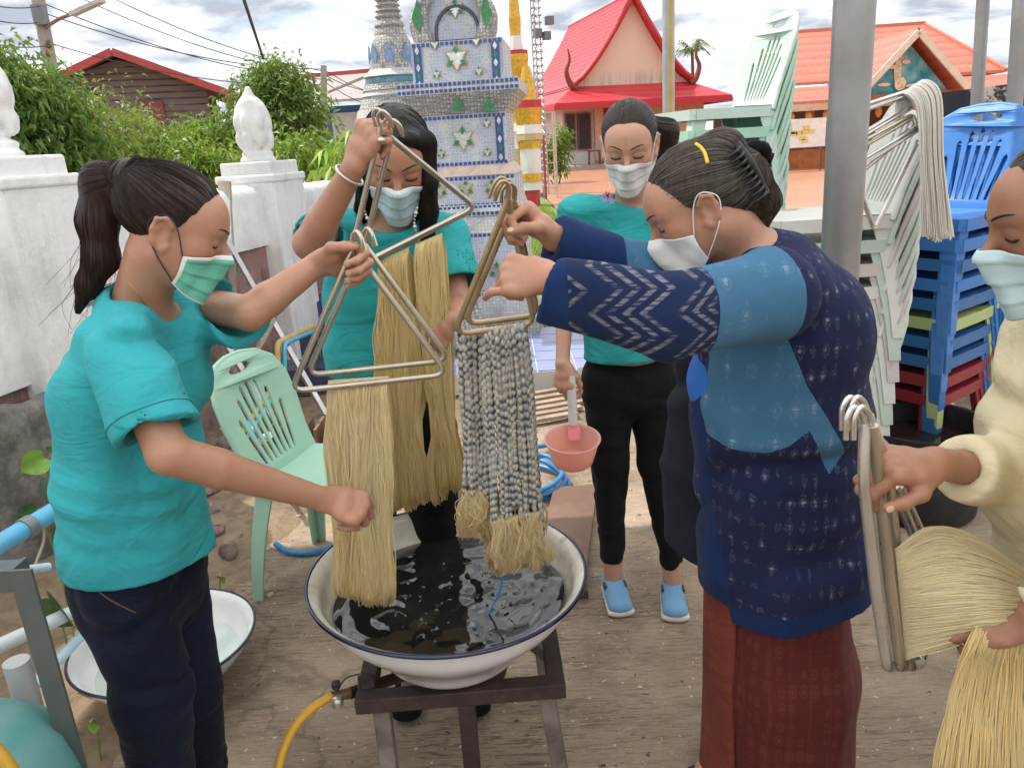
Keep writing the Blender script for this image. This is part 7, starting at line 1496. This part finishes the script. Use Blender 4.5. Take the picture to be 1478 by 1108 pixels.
# ---------------------------------------------------------------- C: woman behind with dipper
def person_c():
    root = thing('person', 'woman in teal shirt and black trousers standing behind with a pink dipper', 'person', (.39, 2.26, 0), 'people dyeing yarn')
    H = Head(P(908, 210, 2.20), rot_frame(rad(180-14), rad(20), rad(0)), .93)
    RS, LS = P(838, 308, 2.25), P(985, 300, 2.32); ER, WR = P(816, 430, 2.30), P(812, 524, 2.2); EL_, WL = P(1010, 430, 2.38), P(1010, 520, 2.3)
    sd = np.array([-1, -.1, 0]); f = nrm([.1*-1, -1, 0])
    hs = Shape(); H.build(hs); b = Shape(); H.build(b); nb = P(912, 292, 2.28)
    b.add(cone(H.L(0, -.022, -.06), nb, .042, .048), .02); b.loft([(P(912, 330, 2.28), .13, .07), (P(908, 500, 2.28), .12, .09)], sd, .03); b.add(cone(nb-np.array([0, 0, .03]), RS, .03, .025), .02); b.add(cone(nb-np.array([0, 0, .03]), LS, .03, .025), .02)
    arm(b, RS, ER, WR, (.044, .037, .036, .025)); arm(b, LS, EL_, WL, (.044, .037, .036, .025))
    h1 = hand(b, WR, (.03, -.2, -1), (-.55, -.80, .1), False, [(30, 62, 35), (34, 66, 35), (38, 66, 35), (42, 60, 35)], [(.75, .45, -.35), (.9, .1, -.4), (.9, -.15, -.35)], .98)
    h2 = hand(b, WL, (-.3, -.2, -1), (.6, -.7, 0), True, [(30, 40, 25)]*4, None, .96)
    legs = [[P(876, 545, 2.28), P(880, 665, 2.26), P(884, 800, 2.245)], [P(944, 545, 2.29), P(948, 665, 2.25), P(970, 806, 2.20)]]
    for l in legs: b.chain(l, [.06, .042, .032], .02); a = l[2].copy(); a[2] = .035; b.add(cone(l[2], a, .032, .03), .01); b.add(ecap(a, a+np.array([-.005, -.06, -.005]), (.024, .018), (.024, .014), sd), .012)
    hc = H.c; skin_mesh(root, b, SK1, [(hc-.155, hc+.155, .0036), (*h1, .0026)]); NAILS_ALL[:] = NAILS_ALL[:5]; nails(root, NAILM)
    j = Shape(); j.loft([(P(908, 515, 2.29), .125, .09), (P(909, 560, 2.29), .150, .105)], sd, .03)
    for l, q in zip(legs, (1, -1)): j.add(cone(l[0], l[1], .082, .060), .018); j.add(cone(l[1], l[2], .060, .040), .02)
    j.disp(folds(.0022, 9, 9, 15, 2)); v, ff = j.mesh(.008); obj('trousers', v, ff, BLACKC, root, 180)
    s = Shape(); s.loft([(P(912, 318, 2.28), .135, .075), (P(908, 390, 2.28), .140, .105), (P(908, 470, 2.28), .136, .102), (P(908, 560, 2.28), .142, .106)], sd, .03); s.add(cone(nb-np.array([0, 0, .025]), RS, .048, .056), .03); s.add(cone(nb-np.array([0, 0, .025]), LS, .048, .056), .03)
    s.add(sleeve(RS, RS+(ER-RS)*.7, .058, .066), .022); s.add(sleeve(LS, LS+(EL_-LS)*.7, .058, .066), .022); s.sub(ell(nb+f*.035+np.array([0, 0, .03]), (.068, .055, .05), basis(f)), .01); s.disp(folds(.005, 8, 8, 8, 9)); s.cut((0, 0, P(908, 524, 2.2)[2]), (0, 0, 1), .004); v, ff = s.mesh(.0066); obj('shirt', v, ff, TEAL2, root, 180); ad = nrm(ER-RS); seam(root, s, RS+ad*.01, ad+np.array([-.5, 0, 0]), .13, TSEAM, name='armhole_seam')
    # shoes
    for l, yaw in ((legs[0], -.08), (legs[1], .12)):
        a = l[2].copy(); a[2] = 0; d = np.array([-math.sin(yaw), -math.cos(yaw), 0.]); sx = np.array([math.cos(yaw), -math.sin(yaw), 0.])
        s = Shape(); s.add(ecap(a-d*.035+np.array([0, 0, .015]), a+d*.12+np.array([0, 0, .015]), (.036, .016), (.046, .016), sx), .02); s.cut((0, 0, .002), (0, 0, 1), .003); s.sub(half((0, 0, .026), (0, 0, -1)) if False else ell(a+np.array([0, 0, 5]), (.1, .1, .1)), .001); v, ff = s.mesh(.005); so_ = obj('shoe', v, ff, RUB, root, 180)
        s = Shape(); s.add(ecap(a-d*.03+np.array([0, 0, .035]), a+d*.11+np.array([0, 0, .028]), (.033, .040), (.041, .026), sx), .02); s.add(ecap(a-d*.02+np.array([0, 0, .06]), a+d*.05+np.array([0, 0, .045]), (.030, .03), (.034, .025), sx), .02); s.cut((0, 0, .022), (0, 0, 1), .003); s.sub(ell(a+d*.0+np.array([0, 0, .10]), (.030, .045, .035), np.stack([sx, d, [0, 0, 1]], 1)), .006); v, ff = s.mesh(.0045); obj('upper', v, ff, CANV, so_, 180)
        for q in (-1, 1): m = MB(); e0 = a+d*.03+sx*q*.034; m.box(e0+np.array([0, 0, .055]), (.006, .03, .026), rz=math.atan2(sx[1], sx[0])); m.build('elastic_gore', M('dark_elastic', (.08, .05, .05), .8), so_)
    # hair
    h = Shape(); h.add(H.e((0, -.018, .042), (.081, .098, .086)), .01); h.ops.append(('i', half(H.L(0, .066, .056), H.R @ np.array([0, .86, -.50])), .006)); h.sub(H.e((0, .03, -.08), (.12, .075, .06)), .012)
    tb = H.L(.0, -.105, .03); h.chain([tb, P(962, 190, 2.32), P(962, 225, 2.33), P(955, 262, 2.33)], [.034, .034, .030, .018], .02); h.sub(H.e((.012, .07, .138), (.003, .07, .02)), .010)
    h.disp(lambda x, y, z: .0009*vnoise(x*60, y*60, z*20)); v, ff = h.mesh(.0045); hv = v; ho = obj('hair', v, ff, HBRN, root, 180)
    v, ff = hair_strands(h, v, lambda p: (np.array(tb)[None]-p).astype(np.float32), 500, 9, .009, .0005, 8); obj('strands', v, ff, HBRN, ho, 180); hairline(ho, h, hs, hv, H.L(0, .066, .056), H.R @ np.array([0, .86, -.50]), lambda p: (np.array(tb)[None]-p).astype(np.float32), HBRN, 450, 33)
    H.face(root, hs, HBRN, .0018); H.mask(root, hs, MGRY, MGRY, WLOOP, 0, 3)
    for i, (x, y) in enumerate(((872, 288), (879, 283), (883, 290), (875, 281))):
        p = s.hit(np.array([P(x, y, 1.9)]), (0, 1, 0), .6)[0] if False else P(x, y, 2.10); m = MB(); c = p; pts = [c+np.array([math.sin(k*math.pi/5), 0, math.cos(k*math.pi/5)])*(.011 if k % 2 == 0 else .005) for k in range(10)]; m.poly(pts, .004, (0, -1, 0)); m.build('star_charm', M('charm_pink', (.62, .16, .24), .3) if i % 2 else M('charm_lilac', (.34, .30, .60), .3), root)
    m = MB(); m.tube(smooth_path([P(878, 262, 2.11), P(880, 272, 2.10), P(876, 284, 2.10)]), .001, 5); m.build('charm_chain', M('silver', (.62, .60, .56), .3, metal=.8), root, 180)
    # dipper
    c = P(826, 634, 2.10); rd = thing('water_dipper', 'translucent pink plastic dipper with white handle held above the hose', 'dipper', c); R_ = .083
    t = NT('pink_plastic'); t.set(col=(.92, .56, .48), rough=.3, sss=.3); tr = t.n('ShaderNodeBsdfTranslucent'); tr.inputs[0].default_value = (.95, .62, .54, 1); ms = t.n('ShaderNodeMixShader', {0: .45}); t.l(t.b.outputs[0], ms.inputs[1]); t.l(tr.outputs[0], ms.inputs[2]); t.l(ms.outputs[0], t.o.inputs[0]); PK = t.m
    tl = np.array(Matrix.Rotation(rad(10), 3, 'X')); pr = [(.001, -.082), (.052, -.082), (.060, -.076), (.070, -.04), (.080, 0), (.0845, .002), (.0845, .005), (.078, .003), (.067, -.038), (.057, -.072), (.001, -.076)]
    m = MB(); m.lathe(c, pr, 40, cap=False); m.v = [c+tl @ (np.array(q)-c) for q in m.v]; m.build('bowl', PK, rd, 50)
    e = P(827, 606, 2.165); g0_ = P(825, 560, 2.175); m = MB(); m.tube([e+(e-g0_)*.15, e, g0_, g0_+(g0_-e)*.4], [.012, .0145, .0135, .012], 14); m.build('handle', M('white_handle', (.66, .64, .62), .45), rd, 60)
    m = MB(); a0 = P(828, 612, 2.17); m.box(a0+np.array([0, -.010, -.022]), (.036, .004, .05), rx=rad(-12)); m.build('handle_tab', M('pink_dark', (.82, .30, .30), .4), rd)
person_c()
# ---------------------------------------------------------------- E: older woman in indigo jacket
def ikat_col(t, base, pale, scale, amt=.8, stretch=(1, 1, .45)):
    v = t.coord(); wob = t.n('ShaderNodeVectorMath', {0: v, 1: t.n('ShaderNodeVectorMath', {0: t.n('ShaderNodeTexNoise', {'Vector': v, 'Scale': 90., 'Detail': 2.}).outputs[1], 1: (.008, .008, .012)}, operation='MULTIPLY').outputs[0]}, operation='ADD').outputs[0]
    mp_ = t.n('ShaderNodeMapping', {'Vector': wob, 'Scale': stretch}).outputs[0]
    vo = t.n('ShaderNodeTexVoronoi', {'Vector': mp_, 'Scale': scale, 'Randomness': .06}, distance='MANHATTAN'); ring = t.ramp(vo.outputs['Distance'], [(.10, .9), (.24, .35), (.32, .0), (.44, .22), (.52, 0.)])
    big = t.ramp(t.noise(t.coord((1, 1, .5)), 3.2, 3), [(.30, .35), (.44, 1.)]); thr = t.ramp(t.noise(t.coord((18, 18, 260)), 1.0, 2), [(.36, .12), (.6, 1.)])
    fac = t.math('MULTIPLY', t.math('MULTIPLY', ring, big), t.math('MULTIPLY', thr, amt)); c = t.mix(t.noise(v, 6, 5), tuple(x*.75 for x in base), tuple(x*1.25 for x in base)); return t.mix(fac, c, pale)
INDP = cloth('indigo_plain', (.012, .030, .105), .25, 700, .35, .9)
t = NT('indigo_patchwork'); v = t.coord()                                    # woven panels of the jacket, blended by per-vertex panel masks
at = t.n('ShaderNodeSeparateColor', {0: t.n('ShaderNodeAttribute', attribute_name='tint').outputs[0]}).outputs
sp = t.n('ShaderNodeSeparateXYZ', {0: v}).outputs; zig = t.math('PINGPONG', sp[2], .035); a_ = t.math('ADD', sp[0], t.math('MULTIPLY', zig, 1.25)); st_ = t.math('FRACT', t.math('MULTIPLY', a_, 40)); th_ = t.ramp(t.noise(t.coord((30, 30, 300)), 1.0, 2), [(.38, .0), (.62, 1.)]); big = t.ramp(t.math('FRACT', t.math('MULTIPLY', a_, 8)), [(.22, 0.), (.36, 1.)])
zc = t.mix(t.math('MULTIPLY', t.math('MULTIPLY', t.ramp(st_, [(.42, 0.), (.55, 1.), (.85, .7), (.95, 0.)]), th_), t.math('MULTIPLY', big, .8)), (.014, .026, .075), (.30, .29, .31))
edge = lambda q: t.ramp(q, [(.44, 0.), (.56, 1.)])
c = ikat_col(t, (.016, .022, .070), (.33, .33, .40), 46, .85); c = t.mix(edge(at[1]), c, t.mix(t.noise(v, 6, 5), (.010, .024, .085), (.014, .036, .120))); c = t.mix(edge(at[2]), c, zc); c = t.mix(edge(at[0]), c, ikat_col(t, (.060, .165, .285), (.30, .42, .52), 30, .75, (1, 1, .5)))
t.set(col=c, rough=.9, spec=.12, sheen=.04, normal=t.bump(t.noise(v, 700, 2), .3, .001, t.bump(t.noise(t.coord((1, 1, .5), (.2, .3, 0)), 7, 4, .5, 1.), .35, .03))); JACK = t.m
t = NT('maroon_ikat_skirt'); v = t.coord(); vo = t.n('ShaderNodeTexVoronoi', {'Vector': t.coord((1, 1, .55)), 'Scale': 46., 'Randomness': .08}); sq = t.n('ShaderNodeSeparateXYZ', {0: v}).outputs; lin = t.ramp(t.math('FRACT', t.math('MULTIPLY', sq[0], 26)), [(.0, .0), (.42, 0.), (.5, .5), (.58, 0.)])
c = t.mix(t.ramp(vo.outputs[0], [(.10, .75), (.24, .05), (.34, .5), (.44, 0.)]), (.105, .018, .017), (.18, .045, .03)); c = t.mix(lin, c, (.15, .034, .025)); c = t.mix(t.ramp(t.noise(t.coord((20, 20, 300)), 1, 2), [(.4, 0.), (.7, .4)]), c, (.06, .012, .012)); t.set(col=c, rough=.7, spec=.2, sheen=.03, normal=t.bump(t.noise(v, 600, 2), .3, .001, t.bump(t.noise(t.coord((1, 1, .25)), 7, 3, .5, .6), .4, .04))); SKIRT = t.m
RUST = cloth('rust_silk', (.17, .038, .025), .25, 500, .5, .65)
def polymask(x, z, poly, soft=.006):
    """1 inside the polygon, 0 outside, soft edge"""
    r = np.zeros(len(x), bool); d = np.full(len(x), 9.); n = len(poly)
    for i in range(n):
        (x0, z0), (x1, z1) = poly[i], poly[i-1]; r ^= ((z0 > z) != (z1 > z)) & (x < (x1-x0)*(z-z0)/(z1-z0+1e-12)+x0)
        ux, uz = x1-x0, z1-z0; t_ = np.clip(((x-x0)*ux+(z-z0)*uz)/(ux*ux+uz*uz), 0, 1); d = np.minimum(d, np.hypot(x-x0-t_*ux, z-z0-t_*uz))
    return np.clip(.5+np.where(r, d, -d)/soft, 0, 1)
def person_e():
    root = thing('person', 'older woman with hair bun in patterned indigo jacket and maroon skirt', 'person', (P(1122, 1000, 1.42)[0], 1.42, 0), 'people dyeing yarn')
    H = Head(P(1006, 298, 1.34), rot_frame(rad(83), rad(26), rad(0)), .86)
    LS, RS = P(1118, 425, 1.22), P(1060, 405, 1.54); EL_, WL = P(965, 448, 1.13), P(800, 404, 1.16); ER, WR = P(925, 395, 1.40), P(802, 345, 1.35)
    f = nrm([-.93, -.36, 0]); sd = np.array([.36, -.93, 0.])
    hs = Shape(); H.build(hs); b = Shape(); H.build(b); nb = P(1086, 372, 1.38)
    b.add(cone(H.L(0, -.03, -.055), nb, .052, .058), .02); b.loft([(P(1110, 425, 1.39), .11, .065), (P(1135, 560, 1.42), .10, .085), (P(1128, 780, 1.42), .10, .085)], sd, .03); b.add(cone(nb, LS, .04, .04), .03); b.add(cone(nb, RS, .04, .04), .03)
    arm(b, LS, EL_, WL, (.048, .042, .040, .029)); arm(b, RS, ER, WR, (.046, .042, .040, .029))
    h1 = hand(b, WL, (-.93, .32, .10), (-.05, -.80, .55), True, [(70, 72, 40), (66, 72, 40), (60, 66, 38), (22, 26, 18)], [(.6, .5, -.6), (.7, .1, -.7), (.5, -.3, -.7)], 1.02)
    h2 = hand(b, WR, (-.74, -.08, .62), (.45, .50, .66), False, [(68, 78, 42), (72, 80, 42), (74, 80, 42), (76, 74, 40)], [(.75, .45, -.45), (.75, .0, -.65), (.6, -.25, -.7)], 1.02)
    base = np.array([P(1122, 1000, 1.42)[0], 1.42, 0])
    for q in (-1, 1):
        hp = base+sd*q*.08+np.array([0, 0, .72]); an = base+sd*q*.08+np.array([0, 0, .06]); b.chain([hp, (hp+an)/2, an], [.06, .05, .035], .02); b.add(ecap(an-np.array([0, 0, .03]), an+f*.13-np.array([0, 0, .04]), (.035, .03), (.038, .02), sd), .02)
    hc = H.c; skin_mesh(root, b, SK2, [(hc-.155, hc+.155, .0032), (*h1, .0021), (*h2, .0021)]); nails(root, NAILM)
    for q in (-1, 1):
        an = base+sd*q*.08; s = Shape(); s.add(ecap(an-f*.04+np.array([0, 0, .012]), an+f*.15+np.array([0, 0, .012]), (.036, .013), (.044, .013), sd), .02); v, ff = s.mesh(.006); obj('sandal', v, ff, M('dark_sandal', (.03, .025, .025), .7), root, 180)
    # skirt
    s = Shape(); s.loft([(P(1128, 690, 1.42), .115, .100), (P(1126, 800, 1.42), .135, .120), (P(1128, 960, 1.42), .172, .146), (P(1124, 1140, 1.42), .178, .146)], sd, .03); hemz = .075
    fe0, fe1 = P(1022, 760, 1.30), P(1006, 1110, 1.32)
    s.disp(lambda x, y, z: .006*np.sin(x*48+2*vnoise(x*5, y*5, z*2))*np.clip((.8-z)/.5, 0, 1)+.005*vnoise(x*10, y*10, z*3)); s.cut((0, 0, hemz), (0, 0, 1), .003); v, ff = s.mesh(.0075); obj('skirt', v, ff, SKIRT, root, 180)
    w = Shape(); w.add(ecap(P(1040, 690, 1.41), P(1034, 1130, 1.39), (.05, .015), (.062, .018), sd), .02); w.disp(lambda x, y, z: .004*vnoise(x*12, y*12, z*4)); w.cut((0, 0, hemz-.01), (0, 0, 1), .003); v, ff = w.mesh(.007); obj('skirt_wrap', v, ff, RUST, root, 180)
    # inner shirt
    s = Shape(); s.loft([(P(1100, 430, 1.40), .11, .075), (P(1090, 540, 1.44), .10, .130), (P(1094, 615, 1.44), .10, .112)], sd, .03); s.disp(folds(.005, 8, 8, 8, 4)); v, ff = s.mesh(.008); obj('inner_shirt', v, ff, BLUEC, root, 180)
    # jacket
    s = Shape(); secs = [(P(1105, 418, 1.385), .138, .094), (P(1130, 490, 1.41), .145, .148), (P(1126, 590, 1.42), .148, .172), (P(1128, 700, 1.42), .152, .164), (P(1130, 800, 1.42), .162, .162), (P(1137, 900, 1.42), .172, .158), (P(1140, 960, 1.42), .174, .156)]; s.loft(secs, sd, .03)
    s.add(ell(P(1165, 470, 1.41), (.10, .115, .115)), .05); s.add(cone(nb-np.array([0, 0, .02]), LS, .050, .060), .03); s.add(cone(nb-np.array([0, 0, .02]), RS, .050, .056), .03); s.add(cone(P(1084, 372, 1.38), P(1130, 384, 1.40), .050, .060), .03)
    p0, p1 = P(988, 505, 1.26), P(1046, 908, 1.26); up_ = nrm(p0-p1); nv_ = -f-up_*(-f @ up_)
    s.ops.append(('i', half(p0, -nv_), .003)); s.sub(inter(ecap(P(1060, 560, 1.44), P(1085, 1000, 1.44), (.13, .16), (.14, .17), sd), half(p0+sd*0, f)) if False else ell((9, 9, 9), (.1, .1, .1)), .001)
    cl, cf = P(790, 414, 1.16), P(803, 350, 1.36); m1 = EL_+np.array([0, 0, -.012])
    s.add(ecap(LS, m1, (.052, .068), (.045, .066), np.cross(nrm(m1-LS), [0, 0, 1])), .03); s.add(sleeve(m1, cl, .044, .038, ratio=1.42, rec=.035, wall=.010), .02); s.add(ecap(RS, ER, (.056, .056), (.050, .050), np.cross(nrm(ER-RS), [0, 0, 1])), .03); s.add(sleeve(ER, cf, .050, .044, rec=.03, wall=.012), .02)
    s.sub(ell(nb+f*.05+np.array([0, 0, .045]), (.075, .075, .055), basis(f)), .012)
    s.disp(folds(.0050, 6, 6, 8, 7)); s.disp(lambda x, y, z: .006*np.sin(x*42+3*vnoise(x*4, y*4, z*3))*np.clip((.85-z)/.25, 0, 1))
    hz0, hz1 = P(1030, 915, 1.33), P(1256, 858, 1.33); hd = nrm(hz1-hz0); hn = np.array([-hd[2], 0, hd[0]]); s.cut(hz0, hn, .003)
    v, ff = s.mesh(.0058)
    c = v; X, Y, Z = c.T; pz = lambda pts, D: [(P(a, e, D)[0], P(a, e, D)[2]) for a, e in pts]; sf = lambda q, w_=.006: np.clip(.5+q/w_, 0, 1); nr = lambda y: sf(y-Y, .02)
    pl = polymask(X, Z, pz([(960, 960), (940, 480), (1016, 480), (1040, 660), (1055, 780), (1082, 960)], 1.25))*nr(1.40); pl = np.maximum(pl, sf(.050-(c-hz0) @ hn)); pl = np.maximum(pl, sf(P(1075, 400, 1.3)[2]+.012-Z)*0)
    lb = polymask(X, Z, pz([(1019, 470), (1140, 490), (1168, 560), (1198, 605), (1234, 666), (1203, 690), (1172, 624), (1140, 646), (1110, 659), (1065, 662), (1040, 653)], 1.25))*nr(1.38)
    t_arm = ((c-LS) @ (m1-LS))/((m1-LS) @ (m1-LS)); La = np.linalg.norm(m1-LS); rad_a = np.linalg.norm(c-(LS+np.clip(t_arm, 0, 1)[:, None]*(m1-LS)), axis=1); onarm = sf(.090-rad_a, .01)*nr(LS[1]+.075)
    lb = np.maximum(lb*(1-sf(t_arm-.70)*onarm*0), onarm*sf((t_arm-.02)*La)*sf((.72-t_arm)*La)); fore = sf((t_arm-.72)*La)*nr(1.26)*sf(Z-P(900, 560, 1.1)[2], .02)*sf(P(1040, 450, 1.1)[0]-X, .01)
    cuff = sf(P(818, 420, 1.15)[0]-X)*fore; zg = fore*(1-cuff); pl = np.maximum(pl, cuff); lb = lb*(1-fore)
    far = nr(9)*sf(Y-1.28, .02)*sf(P(985, 380, 1.4)[0]-X)*sf(Z-P(900, 450, 1.4)[2], .02); pl = np.maximum(pl, far); lb = np.maximum(lb, far*sf(X-P(898, 380, 1.4)[0])); pl = pl*(1-zg)
    obj('jacket', v, ff, JACK, root, 180, colors=np.stack([lb, pl, zg], 1))
    w = Shape(); w.add(ecap(P(1000, 520, 1.56), P(985, 680, 1.56), (.05, .022), (.075, .024), sd), .02); w.add(ecap(P(985, 680, 1.56), P(995, 850, 1.55), (.075, .024), (.085, .024), sd), .02); w.disp(folds(.005, 7, 7, 6, 4)); w.cut((0, 0, P(980, 800, 1.55)[2]), (0, 0, 1), .003); v, ff = w.mesh(.007); obj('jacket_far_panel', v, ff, M('black_indigo', (.008, .010, .022), .9, .2), root, 180)
    # hair
    h = Shape(); h.add(H.e((0, -.016, .040), (.080, .098, .085)), .01); h.ops.append(('i', half(H.L(0, .070, .060), H.R @ np.array([0, .78, -.62])), .006)); h.sub(H.e((0, .02, -.078), (.12, .07, .055)), .012); h.add(H.e((0, -.075, .00), (.060, .045, .06)), .02)
    bun = P(1042, 212, 1.33); h.add(ell(bun, (.038, .036, .030)), .014); h.add(ell(P(1085, 262, 1.33), (.030, .04, .042)), .02); h.chain([P(1075, 240, 1.33), P(1102, 290, 1.34), P(1092, 335, 1.35)], [.024, .026, .016], .02)
    h.disp(lambda x, y, z: .0009*vnoise(x*30, y*90, z*90)+.0005*vnoise(x*60, y*150, z*150)); v, ff = h.mesh(.0036); ho = obj('hair', v, ff, HGRY, root, 180)
    tgt = P(1080, 240, 1.33); fl = lambda p: (np.array(tgt)[None]-p).astype(np.float32)
    v1, f1 = hair_strands(h, v, fl, 1500, 13, .008, .00034, 11); obj('strands', v1, f1, HGRY, ho, 180); v1, f1 = hair_strands(h, v[v[:, 0] < H.c[0]+.02], fl, 420, 13, .008, .00034, 12, .0018); obj('grey_strands', v1, f1, HGRS, ho, 180); hairline(ho, h, hs, v, H.L(0, .070, .060), H.R @ np.array([0, .78, -.62]), fl, HGRS, 500, 34)
    BLKP = M('black_plastic', (.004, .004, .005), .45, .1); m = MB(); a, e = P(1062, 208, 1.30), P(1104, 280, 1.30); m.tube(smooth_path([a, (a+e)/2+np.array([-.004, -.012, .008]), e]), [.0085]*17, 10); cp = m.build('claw_clip', BLKP, ho, 60)
    for i in range(9): q = a+(e-a)*(i+.5)/9+np.array([0, -.016, .0]); m = MB(); dv = nrm(np.array([-.7, -.3, -.5])); m.tube(smooth_path([q, q+dv*.012+np.array([0, -.006, 0]), q+dv*.026]), [.0026]*17, 6); m.build('claw', BLKP, cp, 60)
    m = MB(); cc = P(1088, 232, 1.35); m.tube([cc+np.array([(.022+.004*math.sin(k*2.2))*math.cos(k*.2094), -.012*math.sin(k*.2094), (.024+.004*math.sin(k*2.2))*math.sin(k*.2094)]) for k in range(30)], .010, 8, True); m.build('scrunchie', BLACKC, ho, 180)
    yb = h.onto(((1004, 208), (1011, 213), (1017, 222), (1021, 236)), 1.0); m = MB(); m.tube(smooth_path(yb+np.array([0, -.001, 0]), 5), .0032, 8); m.build('yellow_hair_slide', M('yellow_plastic', (.72, .52, .04), .3), ho, 180)
    H.face(root, hs, HGRY, .0017); H.mask(root, hs, WHT, WHT, WLOOP, 1, 4)
person_e()
# ---------------------------------------------------------------- R: woman in cream at the picture edge
def person_r():
    root = thing('person', 'woman in cream blouse and pale blue mask holding a long glossy hank', 'person', (P(1560, 1000, .98)[0], .98, 0), 'people dyeing yarn')
    H = Head(P(1545, 316, .98), rot_frame(rad(74), rad(12), 0), .92); f = nrm([-.97, -.2, 0]); sd = np.array([.2, -.97, 0.])
    LS, RS = P(1600, 520, .84), P(1570, 520, 1.12); ER, WR = P(1485, 690, 1.02), P(1352, 668, .92); EL_, WL = P(1580, 800, .80), P(1500, 890, .86)
    hs = Shape(); H.build(hs); b = Shape(); H.build(b); nb = P(1590, 455, .98); b.add(cone(H.L(0, -.022, -.06), nb, .05, .056), .02); bx = nb[0]+.075
    b.loft([(np.array([bx, .98, 1.13]), .14, .08), (np.array([bx, .98, .75]), .13, .10)], sd, .03); b.add(cone(nb, LS, .045, .045), .03); b.add(cone(nb, RS, .045, .045), .03); arm(b, RS, ER, WR, (.046, .042, .038, .026)); arm(b, LS, EL_, WL, (.046, .042, .038, .026))
    h1 = hand(b, WR, (-.98, -.12, .06), (.1, -.30, .95), False, [(52, 66, 38), (56, 70, 38), (58, 70, 38), (62, 66, 36)], [(.65, .62, -.3), (.9, .2, -.3), (.95, .05, -.2)], .98); h2 = hand(b, WL, (-.9, .1, -.15), (0, -.6, .7), True, [(30, 40, 30)]*4, None, .98)
    legs = [[np.array([bx, .90, .72]), np.array([bx, .9, .05])], [np.array([bx, 1.06, .72]), np.array([bx, 1.06, .05])]]
    for l in legs: b.chain(l, [.06, .035], .02); b.add(ecap(l[1]-np.array([0, 0, .02]), l[1]+f*.14-np.array([0, 0, .03]), (.035, .03), (.038, .02), sd), .02)
    hc = H.c; skin_mesh(root, b, SK3, [(hc-.155, hc+.155, .0034), (*h1, .0022)]); nails(root, NAILM)
    s = Shape(); s.add(ecap(np.array([bx, .98, .80]), np.array([bx, .98, .10]), (.13, .10), (.14, .11), sd), .02); s.cut((0, 0, .08), (0, 0, 1)); v, ff = s.mesh(.012); obj('skirt', v, ff, INDP, root, 180)
    for l in legs:
        a = l[1].copy(); a[2] = .014; s = Shape(); s.add(ecap(a-f*.04, a+f*.15, (.036, .013), (.044, .013), sd), .02); v, ff = s.mesh(.008); obj('sandal', v, ff, M('dark_sandal', (.03, .025, .025), .7), root, 180)
    s = Shape(); s.loft([(P(1590, 505, .98), .130, .085), (P(1578, 600, .98), .135, .118), (P(1572, 720, .97), .135, .120), (P(1574, 860, .96), .140, .122)], sd, .03); s.add(cone(nb-np.array([0, 0, .02]), LS, .052, .06), .03); s.add(cone(nb-np.array([0, 0, .02]), RS, .052, .06), .03)
    s.add(ecap(RS, ER, (.050, .050), (.044, .044), np.cross(nrm(ER-RS), [0, 0, 1])), .03); s.add(sleeve(ER, ER+(WR-ER)*.72, .044, .040, rec=.03, wall=.009), .02); s.add(ecap(LS, EL_, (.064, .064), (.06, .06), np.cross(nrm(EL_-LS), [0, 0, 1])), .03); s.add(sleeve(EL_, EL_+(WL-EL_)*.55, .058, .056), .02); s.sub(ell(nb+f*.05+np.array([0, 0, .03]), (.07, .07, .05), basis(f)), .012)
    s.disp(folds(.006, 8, 8, 8, 6)); s.cut((0, 0, P(1500, 905, .95)[2]), (0, 0, 1), .004); v, ff = s.mesh(.0058); obj('blouse', v, ff, CREAMC, root, 180)
    if 0: kn = P(1462, 792, .87); s = Shape(); s.add(ell(kn, (.014, .012, .012)), .008); s.chain([kn, kn+np.array([-.02, -.01, -.06])], [.008, .010], .01); s.chain([kn, kn+np.array([.03, -.01, -.05])], [.008, .010], .01); s.disp(folds(.003, 20, 20, 20, 2)); v, ff = s.mesh(.004); obj('tied_knot', v, ff, CREAMC, root, 180)
    h = Shape(); h.add(H.e((0, -.016, .040), (.080, .098, .085)), .01); h.ops.append(('i', half(H.L(0, .062, .058), H.R @ np.array([0, .80, -.60])), .006)); h.sub(H.e((0, .02, -.078), (.12, .07, .055)), .012); h.add(H.e((0, -.09, .02), (.05, .05, .05)), .02); h.disp(lambda x, y, z: .0022*vnoise(x*30, y*90, z*90)); v, ff = h.mesh(.0045); ho = obj('hair', v, ff, HBRN, root, 180)
    v, ff = hair_strands(h, v, lambda p: (H.L(0, -.12, .03)[None]-p).astype(np.float32), 400, 9, .008, .0005, 21); obj('strands', v, ff, HBRN, ho, 180)
    H.face(root, hs, HBRN, .0017); H.mask(root, hs, MBLU, MBLU, WLOOP, 0, 5)
person_r()
